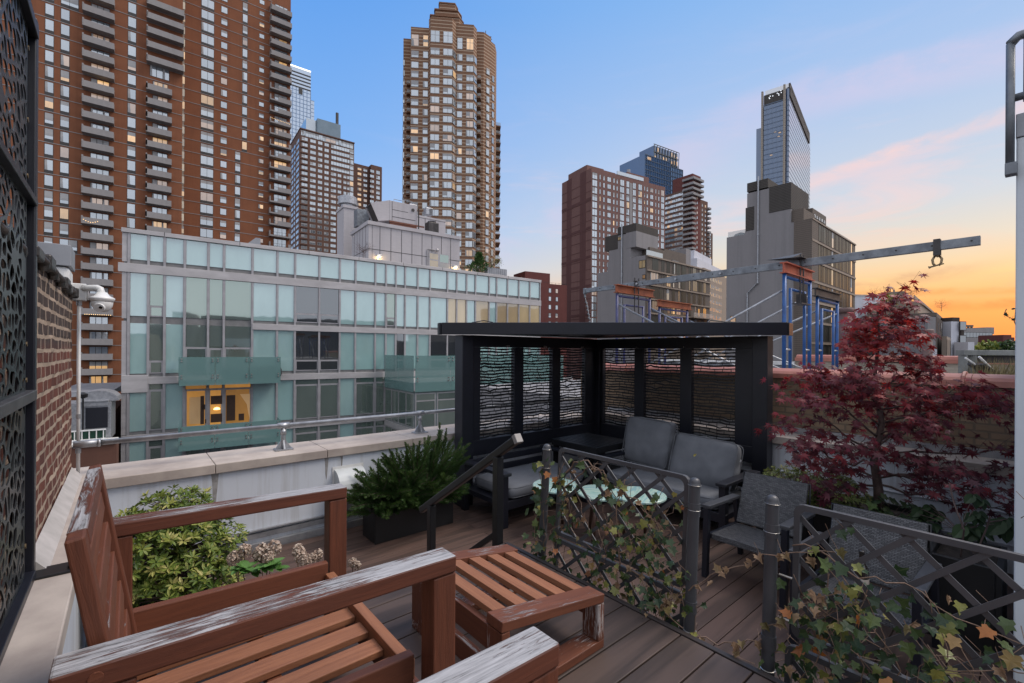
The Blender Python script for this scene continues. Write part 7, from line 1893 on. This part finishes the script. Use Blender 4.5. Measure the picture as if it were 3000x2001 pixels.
for v in (4.97, 6.1, 7.25):
    b = MB(); b.tube([(BU - .085, v, BZ), (BU - .05, v, BZ)], .03, 6); b.build('bolt', GALV, t)
# shackle at the near end
t2 = tag(bpy.data.objects.new('shackle', None), 'rusty shackle hanging from a plate near the beam tip', 'shackle'); COL.objects.link(t2)
v = 1.26
b = MB(); b.box(BU - .075, v - .045, BZ - .17, BU - .051, v + .045, BZ + .095); b.box(BU + .051, v - .045, BZ - .17, BU + .075, v + .045, BZ + .095); b.box(BU - .0755, v - .045, BZ + .0955, BU + .0755, v + .045, BZ + .11); b.build('strap', DARKST, t2, bevel=.004)
b = MB(); zc = BZ - .17
b.tube([(BU, v - .03, zc), (BU, v - .06, zc - .06), (BU, v - .05, zc - .13), (BU, v - .02, zc - .17)], .018, 8); b.tube([(BU, v + .03, zc), (BU, v + .06, zc - .06), (BU, v + .05, zc - .13), (BU, v + .03, zc - .155)], .018, 8)
b.tube([(BU, v - .085, zc - .14), (BU, v + .1, zc - .185)], .014, 8); b.tube([(BU, v + .09, zc - .18), (BU, v + .11, zc - .187)], .022, 8); b.tube([(BU - .06, v, zc + .0), (BU + .06, v, zc + .0)], .02, 8); b.build('bow', RUSTBOLT, t2, smooth=True)
# tail end with rope
b = MB(); b.box(BU - .05, 9.082, BZ - .09, BU + .05, 9.16, BZ + .08); b.tube([(BU, 9.14, BZ - .08), (BU, 9.12, BZ - .2)], .03, 8); b.build('tail_fitting', GALVD, t, bevel=.004)
t3 = tag(bpy.data.objects.new('tieback_rope', None), 'knotted grey tieback rope hanging from the far beam end', 'rope'); COL.objects.link(t3)
b = MB(); pts = [(BU, 9.12, BZ - .2), (BU, 9.02, 2.55), (BU - .03, 8.92, 2.2), (BU + .02, 8.86, 1.9), (BU, 8.75, 1.5), (BU, 8.5, .9), (BU, 8.2, .32)]
b.tube(pts, .011, 6)
for k in range(9): z = 2.7 - k * .12; b.tube([(BU - .02, 9.1 - k * .03, z), (BU + .03, 9.06 - k * .03, z - .05)], .022, 6)
b.build('rope', GALVD, t3)
def frame_tower(label, u0, u1, v, ztop, paint, rough=False):
    t = thing('scaffold_frame', label, 'scaffold', ((u0 + u1) / 2, v, .30), 0, 'painted scaffold frames under the beam')
    W_ = u1 - u0; h = ztop - .30
    for x in (-W_ / 2, W_ / 2):
        b = MB(); b.tube([(x, 0, 0), (x, 0, h)], .037, 10); b.build('leg', paint, t, smooth=True)
    for x in (-W_ / 2 + .32, W_ / 2 - .32):
        b = MB(); b.tube([(x, 0, 0), (x, 0, h - .26)], .031, 10); b.build('inner_post', paint, t, smooth=True)
    for z in (h - .06,):
        b = MB(); b.tube([(-W_ / 2, 0, z), (W_ / 2, 0, z)], .032, 10); b.build('top_rail', paint, t, smooth=True)
    b = MB(); b.tube([(-W_ / 2 + .32, 0, h - .28), (W_ / 2 - .32, 0, h - .28)], .027, 10); b.build('cross_rail', paint, t, smooth=True)
    for s in (-1, 1):
        for z in (.35, .95):
            b = MB(); b.tube([(s * W_ / 2, 0, z), (s * (W_ / 2 - .32), 0, z)], .022, 8); b.build('rung', GALV if z > .5 else paint, t, smooth=True)
    return t
def header(label, u0, u1, v, zb, paint, h=.2):
    t = thing('header_beam', label, 'beam', ((u0 + u1) / 2, v, zb), 0, 'steel header beams on the scaffold frames')
    L = (u1 - u0) / 2 + .06
    b = MB(); b.box(-L, -.065, 0, L, .065, .022); b.box(-L, -.014, .0225, L, .014, h - .0225); b.box(-L, -.065, h - .022, L, .065, h)
    b.build('i_section', paint, t)
BLUED = BLUE
frame_tower('bright blue scaffold frame under the red header at the near beam support', 9.80, 11.25, 3.36, 2.74, BLUE); header('red steel header carrying the galvanised beam on the near blue frame', 9.80, 11.30, 3.36, 2.742, RED, .215)
frame_tower('bright blue scaffold frame under the dark header, second of the near pair', 12.45, 14.0, 3.56, 2.52, BLUE); header('dark grey steel header over the second near blue frame', 12.35, 14.1, 3.56, 2.522, DARKST)
frame_tower('faded blue scaffold frame under the rusty header at the far beam support', 9.80, 11.30, 7.34, 2.72, INDIGO); header('rust orange steel header on the far frame directly under the beam', 9.80, 11.40, 7.34, 2.742, RUST, .215)
frame_tower('purple blue scaffold frame standing behind the far beam support', 12.15, 13.75, 7.55, 2.55, INDIGO); header('rust orange steel header on the frame behind, clear of the beam', 12.1, 13.9, 7.55, 2.552, RUST)
k = 0
for u in (9.8, 11.27, 12.45, 13.9):
    v0, v1 = (3.36, 7.34) if u < 12 else (3.56, 7.55); z1 = 2.44 if u < 12 else 2.2
    for (za, zb_, wh) in ((z1, .42, 'falling away from the near frame'), (.42, z1, 'rising toward the far frame')):
        b = MB(); b.tube([(u + .055, v0, za), (u + .055, v1, zb_)], .024, 8); o = b.build('cross_brace', GALV, smooth=True)
        tag(o, 'galvanised diagonal brace ' + wh + (' on the ' + ('outer', 'inner', 'back', 'rearmost')[k] + ' side'), 'brace', 'galvanised scaffold braces')
    k += 1
for lab, v, zb_ in (('threaded rod clamp with a tilted plate over the near beam support', 3.36, 2.2), ('threaded rod clamp through the rusty far header', 7.34, 2.25)):
    t = tag(bpy.data.objects.new('beam_clamp', None), lab, 'clamp'); COL.objects.link(t)
    for du in (-.09, .09):
        b = MB(); b.tube([(BU + du, v - .05, zb_), (BU + du, v - .05, BZ + .17)], .016, 8); b.build('rod', DARKST, t)
    b = MB()
    if v < 5: b.box(BU - .3, v - .14, BZ + .078, BU + .3, v + .03, BZ + .09); b.add([(BU - .3, v + .03, BZ + .0905), (BU + .3, v + .03, BZ + .0905), (BU + .3, v + .04, BZ + .27), (BU - .3, v + .5, BZ + .11), (BU - .3, v + .05, BZ + .0905), (BU + .3, v + .05, BZ + .0905), (BU + .3, v + .06, BZ + .27), (BU - .3, v + .52, BZ + .11)], [(0, 1, 2, 3), (7, 6, 5, 4), (0, 3, 7, 4), (3, 2, 6, 7), (2, 1, 5, 6)]); b.box(BU - .28, v - .14, zb_ - .02, BU + .28, v + .06, zb_); b.box(BU - .01, v - .14, zb_ + .001, BU + .01, v + .05, zb_ + .2)
    else: b.box(BU - .12, v - .09, BZ + .07, BU + .12, v - .01, BZ + .085); b.box(BU - .12, v - .09, zb_ - .02, BU + .12, v - .01, zb_)
    b.build('plate', DARKST, t)
# ---------------------------------------------------------------- roof clutter behind the maple
def pipe_at(label, px, py, d, r, zb_, mat):
    x, y = W(px, d); zt = ZZ(px, py, d); t = thing('vent_pipe', label, 'pipe', (x, y, zb_))
    b = MB(); b.tube([(0, 0, 0), (0, 0, zt - zb_ - .1)], r, 14); b.build('pipe', mat, t, smooth=True)
    b = MB(); b.lathe([(r * 1.18, zt - zb_ - .16), (r * 1.25, zt - zb_ - .1), (r * 1.3, zt - zb_ - .02), (r * 1.05, zt - zb_)], n=14); b.build('collar', mat, t, smooth=True)
PIPEB = plain('rusty_vent_pipe', (.15, .085, .075), (.10, .06, .055), .6, coord='obj', scale=5)
pipe_at('short rusty vent pipe rising right of the maple top', 2716, 965, 7.6, .072, .3, PIPEB); pipe_at('wide brown vent pipe behind the near blue scaffold frames', 2477, 903, 15.5, .19, .3, PIPEB)
t = tag(bpy.data.objects.new('roof_wall', None), 'cream brick roof parapet with clay coping behind the vent pipe', 'wall'); COL.objects.link(t)
CRB = brick_mat('cream_brick', (.46, .40, .32), (.40, .34, .27), (.36, .31, .26), .21, .072, .009, bstr=.3)
b = MB(); b.box(15.5, -6, .301, 15.8, 5.0, .95); b.build('wall', CRB, t); b = MB(); b.box(15.45, -6, .951, 15.85, 5.0, 1.05); b.tube([(15.65, -6, 1.05), (15.65, 5, 1.05)], .09, 8); b.build('coping', TERRA, t)
t = tag(bpy.data.objects.new('roof_wall', None), 'low grey parapet with white capping behind the scaffold legs', 'wall'); COL.objects.link(t)
b = MB(); b.box(15.5, 5.01, .301, 15.8, 9.5, .82); b.build('wall', GALVD, t); b = MB(); b.box(15.44, 5.01, .821, 15.86, 9.55, .92); b.build('coping', WPLAST, t)
# grey framed roof garden bed with grasses
t = tag(bpy.data.objects.new('garden_frame', None), 'weathered grey timber frame beam over the roof garden grasses', 'frame'); COL.objects.link(t)
GW = plain('grey_timber', (.22, .23, .22), (.15, .155, .15), .8, scale=6, coord='obj')
xa, ya = W(2815, 7.4); e = Vector((RT[0], RT[1], 0)); 
def fr(px0, px1, za, zb_, d, th, nm, m):
    p = Vector((*W(px0, d), (za + zb_) / 2)); q = Vector((*W(px1, d), (za + zb_) / 2)); b = MB(); b.bar(p, q, th, zb_ - za); b.build(nm, m, t, bevel=.006)
fr(2812, 3040, 1.165, 1.25, 7.4, .14, 'top_beam', GW); fr(2838, 3040, 1.04, 1.16, 7.48, .05, 'dark_board', DARKST)
for px in (2822, 2848): p = W(px, 7.4); b = MB(); b.box(p[0] - .055, p[1] - .055, .301, p[0] + .055, p[1] + .055, 1.164); b.build('post', GW, t, bevel=.006)
t = tag(bpy.data.objects.new('ornamental_grass', None), 'dry ornamental grasses in the neighbouring roof garden', 'grass'); COL.objects.link(t); t['kind'] = 'stuff'
b = MB()
for _ in range(900):
    x, y = W(R.uniform(2850, 3010), R.uniform(6.7, 7.3)); h = R.uniform(.2, .62); z0 = .35; a = R.uniform(0, 6.3); l = R.uniform(.05, .25)
    p = Vector((x, y, z0)); q = p + Vector((math.cos(a) * l, math.sin(a) * l, h + .2)); m_ = p.lerp(q, .55) + Vector((0, 0, .08)); s = Vector((.005, .004, 0))
    b.add([p - s, p + s, m_ + s * .7, q, m_ - s * .7], [(0, 1, 2, 3, 4)], 0, None, R.random())
b.build('blades', L_STRAW, t)
t = tag(bpy.data.objects.new('roof_chair', None), 'folded pale deck chair frame among the roof garden grasses', 'chair'); COL.objects.link(t)
b = MB(); P_ = lambda px, py, d=7.0: Vector((*W(px, d), ZZ(px, py, d)))
b.tube([P_(2868, 1045), P_(2910, 1085)], .016, 6); b.tube([P_(2828, 1048), P_(2858, 1068)], .014, 6); b.build('frame', WPLAST, t)
b = MB(); b.bar(P_(2858, 1066), P_(2892, 1088), .25, .03); b.build('sling', DARKST, t)

# ================================================================ low buildings under the sunset
B = Bld('white_rendered_building', 'white rendered building stepping up behind the maple tree top', 2512, 93, 80)
B.boxp('wall', WHITEB, 0, 0, GZ, B.s(2719), 14, B.z(2600, 932)); B.boxp('roof_step', WHITEB, -1, 4, GZ, B.s(2585, 4), 13, B.z(2550, 866, 4))
b = MB(); b.box(-1.1, 3.9, B.z(2550, 868, 4), B.s(2586, 4), 4.0, B.z(2550, 864, 4)); b.box(0, -.1, B.z(2600, 932) - .3, B.s(2719), -.001, B.z(2600, 932)); B.part('coping', b, STONE)
B.boxp('low_volume', BLUEW, B.s(2512), -1, GZ, B.s(2540), -.02, B.z(2525, 905)); B.flush()
B = Bld('tan_building', 'tan masonry building with a roof garden behind the white rendered one', 2688, 80, 46)
zt = B.z(2688, 882); yl = B.t_(2541); xr = B.s(2744)
B.boxp('wall', TAN, 0, 0, GZ, xr, yl, zt); B.boxp('roof_house', TAN, 2, B.t_(2648, 2), zt, 9, B.t_(2582, 2), B.zt(2615, 855, 2)); B.boxp('chimney', TAN, 3, B.t_(2620, 3), B.zt(2615, 855, 2), 3.6, B.t_(2615, 3), B.zt(2618, 848, 3))
for k in range(4):
    for px in (2690.5, 2694.5, 2709, 2719, 2723, 2728): B.win('window', B.s(px), 0, zt - 3.0 - 3 * k, .55, 2.2, 'K', 0, 1, .05)
b = MB(); b.box(-.15, -.25, zt - .1, xr, -.001, zt + .3); b.box(2, .6, zt + .3, xr - 6, .7, zt + 1.3); B.part('cornice', b, TAN); B.flush()
bare_tree('roof_tree', 'bare tree with glowing bulbs on the tan building roof', 2668, 880, 78, 2.2, 1.9, 40); bare_tree('roof_tree', 'thin bare tree on the left part of the tan roof', 2560, 885, 79, 2.4, 1.5, 30); bare_tree('roof_tree', 'bare sapling on the dark brick rowhouse roof', 2757, 912, 74, 1.9, 1.3, 30)
t = thing('roof_hedge', 'green hedge in front of the tan roof house', 'hedge', (*W(2600, 76), ZZ(2600, 888, 76)))
b = MB()
for _ in range(700): b.leaf(OVAL, (R.uniform(-3, 5), R.uniform(-.5, .5), R.uniform(0, 1.5)), rv(1), rv(1), R.uniform(.18, .34), rnd=R.random())
b.build('foliage', L_PIERIS, t)
B = Bld('dark_brick_rowhouse', 'near black brick rowhouse with tall dark windows', 2742, 58, 46)
zt = B.z(2742, 926); xr = B.s(2786); B.boxp('wall', DARKB, 0, 0, GZ, xr, 9, zt); b = MB(); b.box(B.s(2752), .3, zt, xr + .2, 8, zt + .9); b.box(B.s(2772), -.35, zt - .25, xr + .3, -.001, zt + .12); B.part('cornice', b, GBRICK)
for px in (2748, 2776, 2782): B.win('window', B.s(px), 0, B.z(px, 985), .8, 3.8, 'K', 0, 1, .08)
B.win('dormer_window', B.s(2756), -.02, zt - 1.0, 1.0, 1.2, 'G', 0, 1, .08)
B.win('window', B.s(2757), -.02, zt - 2.7, .7, 1.0, 'A', 0, 2, .06)
B.boxp('brown_front', TAN, B.s(2746), -.9, GZ, xr, -.41, B.z(2765, 993)); b = MB()
for k in range(8): x = B.s(2746) + (xr - B.s(2746)) * k / 8; b.box(x, -.95, GZ, x + .3, -.901, B.z(2765, 993) - .4)
B.part('mullion', b, FRAME_D); B.flush()
B = Bld('grey_annex', 'plain grey annex with white skirting between the vent pipe and rowhouse', 2722, 50, 78)
B.boxp('wall', STUCCO, -.2, 0, GZ, B.s(2741), 6, B.z(2730, 928)); B.boxp('skirting', WHITEB, -.3, -.2, GZ, B.s(2739), -.01, B.z(2730, 1023)); B.win('lit_window', B.s(2700) , -.3, B.z(2700, 1000), 1.2, 2.4, 'A', 0, 1, .08); B.flush()
B = Bld('pale_blue_building', 'pale blue rendered house with a dark bay front further along', 2786, 66, 78)
B.boxp('wall', WHITEB, 0, 0, GZ, B.s(2809), 7, B.z(2800, 942)); B.boxp('bay', DARKB, B.s(2809) + .01, -.3, GZ, B.s(2817), 6, B.z(2812, 942)); roof_box(B, 'roof_house', DARKB, 2790, 2811, 930, 1, 3, 2)
for k in range(4): B.win('window', (B.s(2809) + B.s(2817)) / 2, -.32, B.z(2812, 955) - 2.0 * k, 1.2, 1.3, 'K', 0, 1, .08)
B.boxp('side_wing', WHITEB, B.s(2788), -2.0, GZ, B.s(2806), -.31, B.z(2800, 1003)); B.flush()
B = Bld('office_block', 'low office block with long dark ribbon windows at the horizon', 2820, 130, 82)
zt = B.z(2860, 962); xr = B.s(2908); B.boxp('wall', CONC, 0, 0, GZ, xr, 20, zt); B.boxp('stair_core', BEIGE, xr + .01, 2, GZ, B.s(2915), 20, B.z(2900, 958)); roof_box(B, 'roof_house', CONC, 2890, 2912, 959, 4, 6, 2)
for k in range(4): B.win('ribbon_window', xr / 2, 0, zt - 1.9 - 3.4 * k, xr - .4, 1.5, 'K' if k < 2 else 'A', 0, 9, .1)
b = MB(); xa, xb_ = B.s(2820, 3), B.s(2848, 3); za = zt; zb_ = B.z(2835, 952, 3)
for k in range(4): x = xa + (xb_ - xa) * k / 3; b.box(x - .2, 3, za, x + .2, 3.4, zb_)
b.box(xa - .3, 2.9, zb_ - .5, xb_ + .3, 3.5, zb_); B.part('roof_pergola', b, GBRICK); B.flush()
B = Bld('brick_bulkhead', 'small dark red brick bulkhead far right at the horizon', 2939, 120, 85)
B.boxp('wall', B_DRED, 0, 0, GZ, B.s(2963), 6, B.z(2950, 981)); B.boxp('wing', B_DRED, B.s(2963) + .01, 1, GZ, B.s(2985), 6, B.z(2970, 988)); B.flush()
def far_tree(label, px, py, d, w, h, mat):
    x, y = W(px, d); t = thing('street_tree', label, 'tree', (x, y, GZ)); zt = ZZ(px, py, d) - GZ
    b = MB(); b.tube([(0, 0, 0), (.3, 0, zt * .6), (0, 0, zt * .9)], [.35, .25, .1], 6); b.build('trunk', BARKD, t)
    b = MB()
    for _ in range(900):
        o = Vector((R.gauss(0, 1), R.gauss(0, 1), R.gauss(0, 1))).normalized(); f = R.uniform(.5, 1.05) * (1 + .3 * noise.noise(o * 2.3 + Vector((px, 0, 0))))
        b.leaf(OVAL, Vector((0, 0, zt - h / 2)) + Vector((o.x * w / 2, o.y * w / 2, o.z * h / 2)) * f, rv(1), rv(1), R.uniform(.4, .8), rnd=R.random())
    b.build('foliage', mat, t)
far_tree('bright green tree crown at the horizon right of the office block', 2897, 1000, 95, 3.6, 4.2, L_PIERIS); far_tree('dark green tree crown beside the small brick bulkhead', 2940, 1003, 95, 6.5, 4, L_GREEN); far_tree('dark tree crown at the horizon against the bulkhead edge', 2975, 998, 90, 5, 4, L_GREEN)
far_tree('small green tree crown left before the office block', 2872, 1014, 100, 4, 2.4, L_PIERIS)
